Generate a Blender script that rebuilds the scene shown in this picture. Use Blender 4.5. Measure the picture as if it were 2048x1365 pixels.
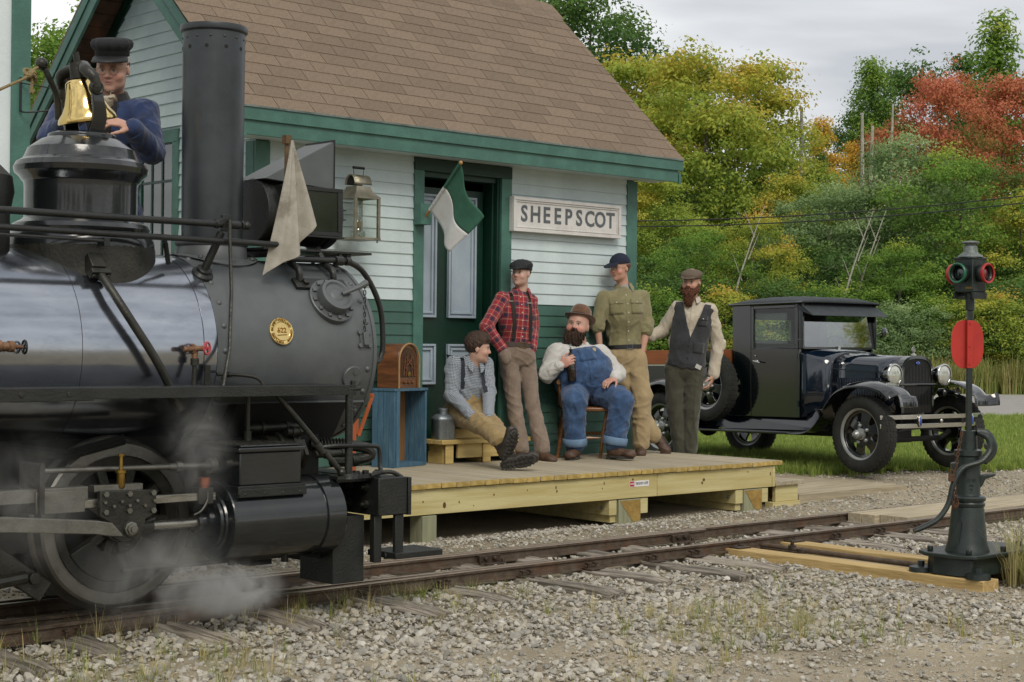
import bpy, bmesh, math, random
import numpy as np
from mathutils import Vector, Matrix, Euler

for _o in list(bpy.data.objects):
 bpy.data.objects.remove(_o, do_unlink=True)
SC = bpy.context.scene
COL = SC.collection
R = math.radians

# ------------------------------------------------------------------ camera
YAW, PITCH, ROLL = R(47.327), R(0.0903), R(0.622)
_fw = Vector((math.cos(YAW)*math.cos(PITCH), math.sin(YAW)*math.cos(PITCH), math.sin(PITCH)))
_r0 = Vector((math.sin(YAW), -math.cos(YAW), 0)); _u0 = _r0.cross(_fw)
_rt = _r0*math.cos(ROLL) + _u0*math.sin(ROLL); _up = -_r0*math.sin(ROLL) + _u0*math.cos(ROLL)
cam_d = bpy.data.cameras.new('camera'); cam = bpy.data.objects.new('camera', cam_d); COL.objects.link(cam)
cam.matrix_world = Matrix(((_rt.x, _up.x, -_fw.x, 0), (_rt.y, _up.y, -_fw.y, 0), (_rt.z, _up.z, -_fw.z, 1.445), (0, 0, 0, 1)))
cam_d.sensor_width = 36.0; cam_d.lens = 3262.7/2048*36
cam_d.clip_start = 0.1; cam_d.clip_end = 2000
SC.camera = cam
FW2 = Vector((math.cos(YAW), math.sin(YAW), 0)); RT2 = Vector((math.sin(YAW), -math.cos(YAW), 0))

# ------------------------------------------------------------------ sky (overcast) and soft sun
SUN_EL, SUN_AZ = R(44), R(242)      # azimuth measured from +X towards +Y
world = bpy.data.worlds.new('World'); SC.world = world; world.use_nodes = True
_n = world.node_tree.nodes; _l = world.node_tree.links; _n.clear()
w_out = _n.new('ShaderNodeOutputWorld'); w_bg = _n.new('ShaderNodeBackground')
w_sky = _n.new('ShaderNodeTexSky'); w_sky.sky_type = 'NISHITA'; w_sky.sun_disc = False
w_sky.sun_elevation = SUN_EL; w_sky.sun_rotation = R(90) - SUN_AZ
w_sc = _n.new('ShaderNodeVectorMath'); w_sc.operation = 'SCALE'; w_sc.inputs['Scale'].default_value = 0.09
_l.new(w_sky.outputs[0], w_sc.inputs[0])
w_tc = _n.new('ShaderNodeTexCoord')
w_map = _n.new('ShaderNodeMapping'); w_map.inputs['Scale'].default_value = (1.0, 1.0, 3.2); w_map.inputs['Location'].default_value = (3.1, 0.4, 0.2)
w_no = _n.new('ShaderNodeTexNoise'); w_no.inputs['Scale'].default_value = 3.6; w_no.inputs['Detail'].default_value = 5; w_no.inputs['Roughness'].default_value = 0.45
w_no.inputs['Distortion'].default_value = 0.3
_l.new(w_tc.outputs['Generated'], w_map.inputs[0]); _l.new(w_map.outputs[0], w_no.inputs['Vector'])
w_rp = _n.new('ShaderNodeValToRGB')
w_rp.color_ramp.elements[0].position = 0.38; w_rp.color_ramp.elements[0].color = (0.50, 0.51, 0.53, 1)
w_rp.color_ramp.elements[1].position = 0.62; w_rp.color_ramp.elements[1].color = (0.92, 0.915, 0.90, 1)
_l.new(w_no.outputs['Fac'], w_rp.inputs[0])
w_mx = _n.new('ShaderNodeMix'); w_mx.data_type = 'RGBA'; w_mx.inputs['Factor'].default_value = 0.88
_l.new(w_sc.outputs[0], w_mx.inputs['A']); _l.new(w_rp.outputs[0], w_mx.inputs['B'])
_l.new(w_mx.outputs['Result'], w_bg.inputs['Color']); w_bg.inputs['Strength'].default_value = 1.0
_l.new(w_bg.outputs[0], w_out.inputs[0])

sun_d = bpy.data.lights.new('sun', 'SUN'); sun_d.energy = 1.5; sun_d.angle = R(24); sun_d.color = (1.0, 0.935, 0.83)
sun = bpy.data.objects.new('sun', sun_d); COL.objects.link(sun)
_sd = Vector((math.cos(SUN_EL)*math.cos(SUN_AZ), math.cos(SUN_EL)*math.sin(SUN_AZ), math.sin(SUN_EL)))
sun.rotation_euler = _sd.to_track_quat('Z', 'Y').to_euler(); sun.location = _sd*40

SC.view_settings.view_transform = 'Standard'; SC.view_settings.look = 'None'
SC.view_settings.exposure = 0.3; SC.view_settings.gamma = 1.0; SC.view_settings.use_curve_mapping = False
SC.render.engine = 'CYCLES'
SC.cycles.max_bounces = 6; SC.cycles.transparent_max_bounces = 16; SC.cycles.volume_bounces = 1
SC.cycles.use_denoising = True
SC.cycles.caustics_reflective = False; SC.cycles.caustics_refractive = False
random.seed(7); RNG = np.random.default_rng(11)
# ------------------------------------------------------------------ helpers
def wmat(o):
 return (wmat(o.parent) @ o.matrix_parent_inverse @ o.matrix_basis) if o.parent else o.matrix_basis.copy()
def adopt(o, parent, local=False):
 if parent is not None:
  o.parent = parent
  if not local:
   o.matrix_parent_inverse = wmat(parent).inverted()
def tag(o, label=None, cat=None, group=None, kind=None):
 if label: o['label'] = label
 if cat: o['category'] = cat
 if group: o['group'] = group
 if kind: o['kind'] = kind
 return o
def thing(name, label, cat, loc=(0, 0, 0), rz=0, group=None):
 o = bpy.data.objects.new(name, None); COL.objects.link(o)
 o.empty_display_size = 0.1; o.location = loc; o.rotation_euler = (0, 0, rz)
 return tag(o, label, cat, group)
def copy_tree(o, parent=None):
 c = o.copy(); COL.objects.link(c); c.parent = parent
 for ch in o.children:
  copy_tree(ch, c)
 return c
def V(*a): return Vector(a if len(a) > 1 else a[0])
def frame(d):
 d = Vector(d).normalized()
 a = Vector((0, 0, 1)) if abs(d.z) < 0.9 else Vector((1, 0, 0))
 u = a.cross(d).normalized(); return u, d.cross(u), d

class MB:
 def __init__(s): s.v = []; s.f = []; s.m = []; s.cm = 0
 def add(s, vs, fs):
  b = len(s.v); s.v.extend([tuple(p) for p in vs]); s.f.extend([tuple(i+b for i in f) for f in fs]); s.m.extend([s.cm]*len(fs)); return s
 def box(s, a, b):
  x0, y0, z0 = a; x1, y1, z1 = b
  return s.add([(x0,y0,z0),(x1,y0,z0),(x1,y1,z0),(x0,y1,z0),(x0,y0,z1),(x1,y0,z1),(x1,y1,z1),(x0,y1,z1)],
                     [(0,3,2,1),(4,5,6,7),(0,1,5,4),(1,2,6,5),(2,3,7,6),(3,0,4,7)])
 def obox(s, c, sz, M=None):
  hx, hy, hz = sz[0]/2, sz[1]/2, sz[2]/2; c = Vector(c)
  M = M or Matrix.Identity(3)
  if isinstance(M, Matrix) and len(M) == 4: M = M.to_3x3()
  P = [c + M @ Vector(p) for p in ((-hx,-hy,-hz),(hx,-hy,-hz),(hx,hy,-hz),(-hx,hy,-hz),(-hx,-hy,hz),(hx,-hy,hz),(hx,hy,hz),(-hx,hy,hz))]
  return s.add(P, [(0,3,2,1),(4,5,6,7),(0,1,5,4),(1,2,6,5),(2,3,7,6),(3,0,4,7)])
 def bar(s, p0, p1, w, h, upv=(0,0,1)):
  p0 = Vector(p0); p1 = Vector(p1); d = (p1-p0); L = d.length; d.normalize()
  u = Vector(upv); sd = d.cross(u).normalized(); u = sd.cross(d)
  M = Matrix((sd, d, u)).transposed()
  return s.obox((p0+p1)/2, (w, L, h), M)
 def cyl(s, p0, p1, r0, r1=None, n=16, caps=True):
  r1 = r0 if r1 is None else r1
  return s.lathe([(r0, 0), (r1, (Vector(p1)-Vector(p0)).length)], p0, Vector(p1)-Vector(p0), n, caps)
 def lathe(s, prof, org, axis=(0,0,1), n=24, caps=True, a0=0.0, a1=2*math.pi):
  u, w, d = frame(axis); org = Vector(org); full = abs(a1-a0-2*math.pi) < 1e-6
  k = n if full else n+1; vs = []; fs = []
  for r, z in prof:
   for i in range(k):
    a = a0+(a1-a0)*i/n
    vs.append(org + d*z + (u*math.cos(a)+w*math.sin(a))*r)
  for j in range(len(prof)-1):
   for i in range(n):
    i2 = (i+1) % k if full else i+1
    fs.append((j*k+i, j*k+i2, (j+1)*k+i2, (j+1)*k+i))
  if caps and full:
   if prof[0][0] > 1e-6: fs.append(tuple(range(k-1, -1, -1)))
   if prof[-1][0] > 1e-6: fs.append(tuple((len(prof)-1)*k+i for i in range(k)))
  return s.add(vs, fs)
 def tube(s, pts, r, n=8, caps=True, closed=False):
  P = [Vector(p) for p in pts]; m = len(P); rs = r if isinstance(r, (list, tuple)) else [r]*m
  T = []
  for i in range(m):
   if closed: t = P[(i+1) % m]-P[i-1]
   else: t = P[min(i+1, m-1)]-P[max(i-1, 0)]
   T.append(t.normalized())
  u, w, _ = frame(T[0]); vs = []; fs = []
  for i in range(m):
   u = (u - T[i]*u.dot(T[i])).normalized(); w = T[i].cross(u)
   for k in range(n):
    a = 2*math.pi*k/n; vs.append(P[i]+(u*math.cos(a)+w*math.sin(a))*rs[i])
  for i in range(m if closed else m-1):
   i2 = (i+1) % m
   for k in range(n):
    k2 = (k+1) % n; fs.append((i*n+k, i*n+k2, i2*n+k2, i2*n+k))
  if caps and not closed:
   fs.append(tuple(range(n-1, -1, -1))); fs.append(tuple((m-1)*n+k for k in range(n)))
  return s.add(vs, fs)
 def prism(s, poly, ext):
  ext = Vector(ext); P = [Vector(p) for p in poly]; n = len(P)
  fs = [tuple(range(n-1, -1, -1)), tuple(range(n, 2*n))]+[(i, (i+1) % n, n+(i+1) % n, n+i) for i in range(n)]
  return s.add(P+[p+ext for p in P], fs)
 def sphere(s, c, r, n=12, m=8, sc=(1,1,1), axis=None, half=False):
  c = Vector(c); u, w, d = frame(axis or (0,0,1)); vs = []; fs = []
  lo = 0 if half else -math.pi/2
  for j in range(m+1):
   t = lo+(math.pi/2-lo)*j/m
   for i in range(n):
    a = 2*math.pi*i/n
    vs.append(c+(u*math.cos(a)*math.cos(t)*sc[0]+w*math.sin(a)*math.cos(t)*sc[1]+d*math.sin(t)*sc[2])*r)
  for j in range(m):
   for i in range(n): fs.append((j*n+i, j*n+(i+1) % n, (j+1)*n+(i+1) % n, (j+1)*n+i))
  return s.add(vs, fs)
 def rivet(s, c, nrm, r, h=0.6):
  return s.sphere(c, r, 8, 3, (1, 1, h), nrm, half=True)
 def hexbolt(s, c, nrm, r, h):
  c = Vector(c); return s.cyl(c, c+Vector(nrm).normalized()*h, r, n=6)
 def loft(s, rings, closed=True, caps=True):
  n = len(rings[0]); vs = [p for r in rings for p in r]; fs = []
  for j in range(len(rings)-1):
   for i in range(n if closed else n-1):
    i2 = (i+1) % n; fs.append((j*n+i, j*n+i2, (j+1)*n+i2, (j+1)*n+i))
  if caps and closed:
   fs.append(tuple(range(n-1, -1, -1))); fs.append(tuple((len(rings)-1)*n+i for i in range(n)))
  return s.add(vs, fs)
 def mesh(s, name):
  me = bpy.data.meshes.new(name); me.from_pydata(s.v, [], s.f); me.update(); return me
 def build(s, name, mats, parent=None, smooth=True, angle=35, bevel=0, local=False, seg=2, fixn=True, solid=0):
  me = s.mesh(name)
  if fixn:
   bm = bmesh.new(); bm.from_mesh(me); bmesh.ops.recalc_face_normals(bm, faces=bm.faces); bm.to_mesh(me); bm.free()
  ml = mats if isinstance(mats, (list, tuple)) else [mats]
  for m in ml: me.materials.append(m)
  if len(ml) > 1: me.polygons.foreach_set('material_index', s.m)
  if smooth:
   me.polygons.foreach_set('use_smooth', [True]*len(me.polygons)); me.set_sharp_from_angle(angle=R(angle))
  o = bpy.data.objects.new(name, me); COL.objects.link(o); adopt(o, parent, local)
  if solid:
   md = o.modifiers.new('solid', 'SOLIDIFY'); md.thickness = solid; md.offset = 0
  if bevel:
   md = o.modifiers.new('bevel', 'BEVEL'); md.width = bevel; md.segments = seg; md.limit_method = 'ANGLE'; md.angle_limit = R(40)
  return o
def inst(name, me, parent=None, loc=(0,0,0), rot=(0,0,0), scale=(1,1,1), local=False):
 o = bpy.data.objects.new(name, me); COL.objects.link(o); o.location = loc; o.rotation_euler = rot; o.scale = scale
 adopt(o, parent, local); return o
def boxmesh(name, a, b, mat, bevel=0):
 mb = MB().box(a, b); me = mb.mesh(name)
 if bevel:
  bm = bmesh.new(); bm.from_mesh(me)
  bmesh.ops.bevel(bm, geom=bm.edges[:], offset=bevel, segments=1, affect='EDGES'); bm.to_mesh(me); bm.free()
 me.materials.append(mat); return me
def arc(c, r, a0, a1, n, u=(1,0,0), w=(0,0,1)):
 c = Vector(c); u = Vector(u); w = Vector(w)
 return [c+u*(r*math.cos(a0+(a1-a0)*i/n))+w*(r*math.sin(a0+(a1-a0)*i/n)) for i in range(n+1)]
def smoothpath(P, k=6):
 P = [Vector(p) for p in P]; out = []
 for i in range(len(P)-1):
  p0 = P[max(i-1, 0)]; p1 = P[i]; p2 = P[i+1]; p3 = P[min(i+2, len(P)-1)]
  for j in range(k):
   t = j/k
   out.append(0.5*((2*p1)+(p2-p0)*t+(2*p0-5*p1+4*p2-p3)*t*t+(3*p1-p0-3*p2+p3)*t**3))
 out.append(P[-1]); return out
def text_mesh(body, size, depth=0.0, align='CENTER', bold=0.0, spacing=1.0):
 cu = bpy.data.curves.new('lettering', 'FONT'); cu.body = body; cu.size = size; cu.extrude = depth; cu.align_x = align; cu.align_y = 'CENTER'
 cu.offset = bold; cu.space_character = spacing; cu.resolution_u = 3
 o = bpy.data.objects.new('lettering_tmp', cu); COL.objects.link(o)
 dg = bpy.context.evaluated_depsgraph_get(); dg.update()
 me = bpy.data.meshes.new_from_object(o.evaluated_get(dg)); bpy.data.objects.remove(o, do_unlink=True); bpy.data.curves.remove(cu)
 return me

# ------------------------------------------------------------------ materials
def lin(h):
 if not isinstance(h, str): return tuple(h)
 h = h.lstrip('#'); out = []
 for i in (0, 2, 4):
  c = int(h[i:i+2], 16)/255; out.append(c/12.92 if c <= 0.04045 else ((c+0.055)/1.055)**2.4)
 return tuple(out)
MATS = {}
def mat(name, col, rough=0.6, metal=0.0, col2=None, var=0.12, nscale=5.0, bump=0.0, bscale=40.0, coat=0.0, rand=0.0, stretch=None, spec=0.5,
  dirt=None, dscale=3.0, damt=0.5, rvar=0.0, ramp=(0.35, 0.65), grain=None, folds=None, sub=0.0, alpha=1.0, sheen=0.0):
 m = bpy.data.materials.new(name); m.use_nodes = True; nt = m.node_tree; N = nt.nodes; L = nt.links
 b = N['Principled BSDF']
 c1 = lin(col); c2 = lin(col2) if col2 else tuple(min(1, c*(1+var)) for c in c1)
 if not col2: c1 = tuple(c*(1-var) for c in c1)
 tc = N.new('ShaderNodeTexCoord'); vec = tc.outputs['Object']
 if stretch:
  mp = N.new('ShaderNodeMapping'); mp.inputs['Scale'].default_value = stretch; L.new(vec, mp.inputs[0]); vec = mp.outputs[0]
 no = N.new('ShaderNodeTexNoise'); no.inputs['Scale'].default_value = nscale; no.inputs['Detail'].default_value = 6; no.inputs['Roughness'].default_value = 0.6
 L.new(vec, no.inputs['Vector'])
 rp = N.new('ShaderNodeValToRGB'); rp.color_ramp.elements[0].position = ramp[0]; rp.color_ramp.elements[1].position = ramp[1]
 rp.color_ramp.elements[0].color = (*c1, 1); rp.color_ramp.elements[1].color = (*c2, 1); L.new(no.outputs['Fac'], rp.inputs[0])
 out = rp.outputs[0]
 if grain:                                    # wood grain lines: (direction stretch, scale, colour)
  mp = N.new('ShaderNodeMapping'); mp.inputs['Scale'].default_value = grain[0]; L.new(tc.outputs['Object'], mp.inputs[0])
  oi0 = N.new('ShaderNodeObjectInfo'); ad = N.new('ShaderNodeVectorMath'); ad.operation = 'ADD'
  L.new(mp.outputs[0], ad.inputs[0]); sc_ = N.new('ShaderNodeMath'); sc_.operation = 'MULTIPLY'; sc_.inputs[1].default_value = 37.0
  L.new(oi0.outputs['Random'], sc_.inputs[0]); L.new(sc_.outputs[0], ad.inputs[1])
  g = N.new('ShaderNodeTexNoise'); g.inputs['Scale'].default_value = grain[1]; g.inputs['Detail'].default_value = 8; g.inputs['Distortion'].default_value = 0.6
  L.new(ad.outputs[0], g.inputs['Vector'])
  gr = N.new('ShaderNodeValToRGB'); gr.color_ramp.elements[0].position = 0.42; gr.color_ramp.elements[1].position = 0.62
  L.new(g.outputs['Fac'], gr.inputs[0])
  mx = N.new('ShaderNodeMix'); mx.data_type = 'RGBA'; L.new(out, mx.inputs['A']); mx.inputs['B'].default_value = (*lin(grain[2]), 1)
  mm = N.new('ShaderNodeMath'); mm.operation = 'MULTIPLY'; mm.inputs[1].default_value = grain[3] if len(grain) > 3 else 0.6
  L.new(gr.outputs[0], mm.inputs[0]); L.new(mm.outputs[0], mx.inputs['Factor']); out = mx.outputs['Result']
 if dirt:
  n2 = N.new('ShaderNodeTexNoise'); n2.inputs['Scale'].default_value = dscale; n2.inputs['Detail'].default_value = 8; n2.inputs['Roughness'].default_value = 0.7
  L.new(vec, n2.inputs['Vector']); r2 = N.new('ShaderNodeValToRGB'); r2.color_ramp.elements[0].position = 0.5; r2.color_ramp.elements[1].position = 0.72
  L.new(n2.outputs['Fac'], r2.inputs[0]); m3 = N.new('ShaderNodeMath'); m3.operation = 'MULTIPLY'; m3.inputs[1].default_value = damt; L.new(r2.outputs[0], m3.inputs[0])
  mx = N.new('ShaderNodeMix'); mx.data_type = 'RGBA'; L.new(m3.outputs[0], mx.inputs['Factor']); L.new(out, mx.inputs['A']); mx.inputs['B'].default_value = (*lin(dirt), 1); out = mx.outputs['Result']
 if rand:
  oi = N.new('ShaderNodeObjectInfo'); mr = N.new('ShaderNodeMapRange'); mr.inputs['To Min'].default_value = 1-rand; mr.inputs['To Max'].default_value = 1+rand
  L.new(oi.outputs['Random'], mr.inputs['Value']); hs = N.new('ShaderNodeHueSaturation'); L.new(mr.outputs[0], hs.inputs['Value']); L.new(out, hs.inputs['Color']); out = hs.outputs[0]
 L.new(out, b.inputs['Base Color'])
 b.inputs['Roughness'].default_value = rough; b.inputs['Metallic'].default_value = metal; b.inputs['Specular IOR Level'].default_value = spec
 if rvar:
  mr = N.new('ShaderNodeMapRange'); mr.inputs['To Min'].default_value = max(0, rough-rvar); mr.inputs['To Max'].default_value = min(1, rough+rvar)
  L.new(no.outputs['Fac'], mr.inputs['Value']); L.new(mr.outputs[0], b.inputs['Roughness'])
 if coat: b.inputs['Coat Weight'].default_value = coat; b.inputs['Coat Roughness'].default_value = 0.06
 if sub: b.inputs['Subsurface Weight'].default_value = sub; b.inputs['Subsurface Radius'].default_value = (0.02, 0.008, 0.004); b.inputs['Subsurface Scale'].default_value = 0.5
 if sheen: b.inputs['Sheen Weight'].default_value = sheen
 if bump:
  nb = N.new('ShaderNodeTexNoise'); nb.inputs['Scale'].default_value = bscale; nb.inputs['Detail'].default_value = 5; L.new(vec, nb.inputs['Vector'])
  bp = N.new('ShaderNodeBump'); bp.inputs['Strength'].default_value = bump; bp.inputs['Distance'].default_value = 0.02
  L.new(nb.outputs['Fac'], bp.inputs['Height']); L.new(bp.outputs[0], b.inputs['Normal'])
 if folds:
  nf = N.new('ShaderNodeTexNoise'); nf.inputs['Scale'].default_value = folds[0]; nf.inputs['Detail'].default_value = 2; nf.inputs['Distortion'].default_value = 1.6; L.new(tc.outputs['Object'], nf.inputs['Vector'])
  sb_ = N.new('ShaderNodeMath'); sb_.operation = 'SUBTRACT'; sb_.inputs[1].default_value = 0.5; L.new(nf.outputs['Fac'], sb_.inputs[0]); ab = N.new('ShaderNodeMath'); ab.operation = 'ABSOLUTE'; L.new(sb_.outputs[0], ab.inputs[0])
  pw = N.new('ShaderNodeMath'); pw.operation = 'POWER'; pw.inputs[1].default_value = 0.6; L.new(ab.outputs[0], pw.inputs[0])
  bf = N.new('ShaderNodeBump'); bf.inputs['Strength'].default_value = folds[1]; bf.inputs['Distance'].default_value = 0.03; L.new(pw.outputs[0], bf.inputs['Height'])
  if b.inputs['Normal'].links: L.new(b.inputs['Normal'].links[0].from_socket, bf.inputs['Normal'])
  L.new(bf.outputs[0], b.inputs['Normal'])
 if alpha < 1: b.inputs['Alpha'].default_value = alpha
 MATS[name] = m; return m
def glass(name, tint=(0.8, 0.85, 0.85), rough=0.02, opac=0.25):
 m = bpy.data.materials.new(name); m.use_nodes = True; N = m.node_tree.nodes; L = m.node_tree.links; N.clear()
 o = N.new('ShaderNodeOutputMaterial'); t = N.new('ShaderNodeBsdfTransparent'); t.inputs[0].default_value = (*tint, 1)
 g = N.new('ShaderNodeBsdfGlossy'); g.inputs['Roughness'].default_value = rough
 fr = N.new('ShaderNodeLayerWeight'); fr.inputs['Blend'].default_value = 0.5; pw = N.new('ShaderNodeMath'); pw.operation = 'POWER'; pw.inputs[1].default_value = 4.0; L.new(fr.outputs['Facing'], pw.inputs[0]); ad = N.new('ShaderNodeMath'); ad.operation = 'ADD'; ad.inputs[1].default_value = opac+0.04; ad.use_clamp = True
 L.new(pw.outputs[0], ad.inputs[0]); mx = N.new('ShaderNodeMixShader'); L.new(ad.outputs[0], mx.inputs[0]); L.new(t.outputs[0], mx.inputs[1]); L.new(g.outputs[0], mx.inputs[2]); L.new(mx.outputs[0], o.inputs[0])
 MATS[name] = m; return m
# ------------------------------------------------------------------ ground, lawn, road
M_gravelbase = mat('gravel_bed', '#857a65', 0.95, col2='#a89c84', nscale=1.3, bump=0.9, bscale=55, dirt='#6f6750', dscale=0.9, damt=0.6)
M_stone = mat('crushed_stone', '#7c7a74', 0.85, col2='#b4b0a4', nscale=9, bump=0.25, bscale=60)
def stone_colours(m):
 N = m.node_tree.nodes; L = m.node_tree.links; b = N['Principled BSDF']
 oi = N.new('ShaderNodeObjectInfo'); rp = N.new('ShaderNodeValToRGB'); cr = rp.color_ramp
 cols = [(0.0, '#6a675f'), (0.18, '#8f8b82'), (0.4, '#aca79b'), (0.55, '#9c9485'), (0.7, '#bfb9ac'), (0.85, '#a99b80'), (1.0, '#d6d2c8')]
 cr.elements[0].color = (*lin(cols[0][1]), 1); cr.elements[1].color = (*lin(cols[-1][1]), 1)
 for p, c in cols[1:-1]:
  e = cr.elements.new(p); e.color = (*lin(c), 1)
 L.new(oi.outputs['Random'], rp.inputs[0])
 old = b.inputs['Base Color'].links[0].from_socket
 mx = N.new('ShaderNodeMix'); mx.data_type = 'RGBA'; mx.inputs['Factor'].default_value = 0.62
 L.new(old, mx.inputs['A']); L.new(rp.outputs[0], mx.inputs['B']); L.new(mx.outputs['Result'], b.inputs['Base Color'])
stone_colours(M_stone)
M_lawn = mat('lawn_soil', '#5a6e30', 0.95, col2='#7e8a48', nscale=3, bump=0.6, bscale=30)
M_road = mat('asphalt', '#85827d', 0.9, col2='#96938d', nscale=30, bump=0.2, bscale=120, dirt='#6b6966', dscale=2, damt=0.5)

def sstep(a, b, x):
 t = np.clip((x-a)/(b-a), 0, 1); return t*t*(3-2*t)
def hgt(x, y):
 x = np.asarray(x, float); y = np.asarray(y, float)
 d = x*FW2.x+y*FW2.y; l = x*RT2.x+y*RT2.y
 z = 0.12*sstep(12.5, 17.5, d)*sstep(8.6, 10.2, y+0.12*(x-8)) + 0.12*sstep(14, 18, d)*(1-sstep(8.6, 10.2, y+0.12*(x-8)))
 z = np.minimum(z, 0.12)
 z = z + 0.25*sstep(24, 34, d) + 1.0*sstep(40, 62, d) + 3.0*sstep(55, 120, d)
 return z
def sheet(name, us, vs, fn, m, kind='structure'):
 uu, vv = np.meshgrid(us, vs); P = fn(uu.ravel(), vv.ravel()); n = len(us); k = len(vs)
 F = [(j*n+i, j*n+i+1, (j+1)*n+i+1, (j+1)*n+i) for j in range(k-1) for i in range(n-1)]
 mb = MB(); mb.v = [tuple(p) for p in P]; mb.f = F; mb.m = [0]*len(F)
 o = mb.build(name, m, angle=80); tag(o, kind=kind); return o
def dl(d, l, off=0.0):
 x = d*FW2.x+l*RT2.x; y = d*FW2.y+l*RT2.y
 return np.stack([x, y, hgt(x, y)+off], 1)
_ds = np.concatenate([np.linspace(-120, -12, 10), np.linspace(-8, 4, 7), np.linspace(5, 24, 60), np.linspace(26, 70, 30), np.linspace(80, 420, 18)])
_ls = np.concatenate([np.linspace(-300, -30, 10), np.linspace(-20, 20, 81), np.linspace(30, 300, 10)])
def _gfn(l, d):
 P = dl(d, l); near = (d > 4) & (d < 20) & (np.abs(l) < 9)
 P[:, 2] += np.where(near, RNG.normal(0, 0.006, len(d)), 0); return P
ground = sheet('ground', _ls, _ds, _gfn, M_gravelbase)
# lawn between the gravel and the road, edge wavering
_ll = np.linspace(-40, 40, 121); _lt = np.linspace(0, 1, 26)
def _lawn_near(l): return 17.4+0.16*(l-3)+0.35*np.sin(l*1.3)+0.25*np.sin(l*3.1+1)
lawn = sheet('lawn', _ll, _lt, lambda l, t: dl(_lawn_near(l)*(1-t)+28.6*t, l, 0.012), M_lawn)
road = sheet('road', np.linspace(-120, 120, 61), np.linspace(0, 1, 8), lambda l, t: dl(27.9+(9.6)*t+0.02*l, l, 0.02), M_road)
verge = sheet('verge', np.linspace(-120, 120, 81), np.linspace(0, 1, 22), lambda l, t: dl(37.5+60*t+0.02*l, l, 0.014), M_lawn)

def scatter(name, P, rot, scl, idx, protos, label, cat, kind='stuff'):
 me = bpy.data.meshes.new(name); me.from_pydata([tuple(p) for p in P], [], [])
 a = me.attributes.new('rot', 'FLOAT_VECTOR', 'POINT'); a.data.foreach_set('vector', np.asarray(rot, np.float32).ravel())
 a = me.attributes.new('scl', 'FLOAT_VECTOR', 'POINT'); a.data.foreach_set('vector', np.asarray(scl, np.float32).ravel())
 a = me.attributes.new('idx', 'INT', 'POINT'); a.data.foreach_set('value', np.asarray(idx, np.int32))
 o = bpy.data.objects.new(name, me); COL.objects.link(o); tag(o, label, cat, None, kind)
 pc = bpy.data.collections.new(name+'_pieces')
 for p in protos: pc.objects.link(p)
 g = bpy.data.node_groups.new(name+'_spread', 'GeometryNodeTree')
 g.interface.new_socket('Geometry', in_out='INPUT', socket_type='NodeSocketGeometry'); g.interface.new_socket('Geometry', in_out='OUTPUT', socket_type='NodeSocketGeometry')
 N = g.nodes; L = g.links
 gi = N.new('NodeGroupInput'); go = N.new('NodeGroupOutput'); mp = N.new('GeometryNodeMeshToPoints'); ip = N.new('GeometryNodeInstanceOnPoints')
 ci = N.new('GeometryNodeCollectionInfo'); ci.inputs['Collection'].default_value = pc; ci.inputs['Separate Children'].default_value = True; ci.inputs['Reset Children'].default_value = True
 def att(n, t):
  x = N.new('GeometryNodeInputNamedAttribute'); x.data_type = t; x.inputs['Name'].default_value = n; return x.outputs['Attribute']
 L.new(gi.outputs[0], mp.inputs[0]); L.new(mp.outputs[0], ip.inputs['Points']); L.new(ci.outputs[0], ip.inputs['Instance'])
 ip.inputs['Pick Instance'].default_value = True; L.new(att('idx', 'INT'), ip.inputs['Instance Index'])
 er = N.new('FunctionNodeEulerToRotation'); L.new(att('rot', 'FLOAT_VECTOR'), er.inputs[0]); L.new(er.outputs[0], ip.inputs['Rotation'])
 L.new(att('scl', 'FLOAT_VECTOR'), ip.inputs['Scale']); L.new(ip.outputs[0], go.inputs[0])
 md = o.modifiers.new('spread', 'NODES'); md.node_group = g
 return o
def proto(name, mb, m, smooth=False, angle=180):
 me = mb.mesh(name); me.materials.append(m)
 if smooth: me.polygons.foreach_set('use_smooth', [True]*len(me.polygons))
 return bpy.data.objects.new(name, me)
def stone_mb(seed):
 rr = random.Random(seed); bm = bmesh.new(); bmesh.ops.create_icosphere(bm, subdivisions=1, radius=0.5)
 sx, sy, sz = rr.uniform(0.8, 1.2), rr.uniform(0.6, 1.0), rr.uniform(0.4, 0.7)
 cuts = [(Vector((rr.gauss(0, 1), rr.gauss(0, 1), rr.gauss(0, 1))).normalized(), rr.uniform(0.28, 0.42)) for _ in range(7)]
 for v in bm.verts:
  p = v.co*rr.uniform(0.9, 1.12)
  for n, d in cuts:
   e = p.dot(n)-d
   if e > 0: p = p-n*e
  v.co = Vector((p.x*sx, p.y*sy, p.z*sz))
 mb = MB(); bm.verts.index_update(); mb.add([v.co for v in bm.verts], [[v.index for v in f.verts] for f in bm.faces]); bm.free(); return mb
STONES = [proto('stone_piece', stone_mb(k), M_stone) for k in range(10)]
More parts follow.
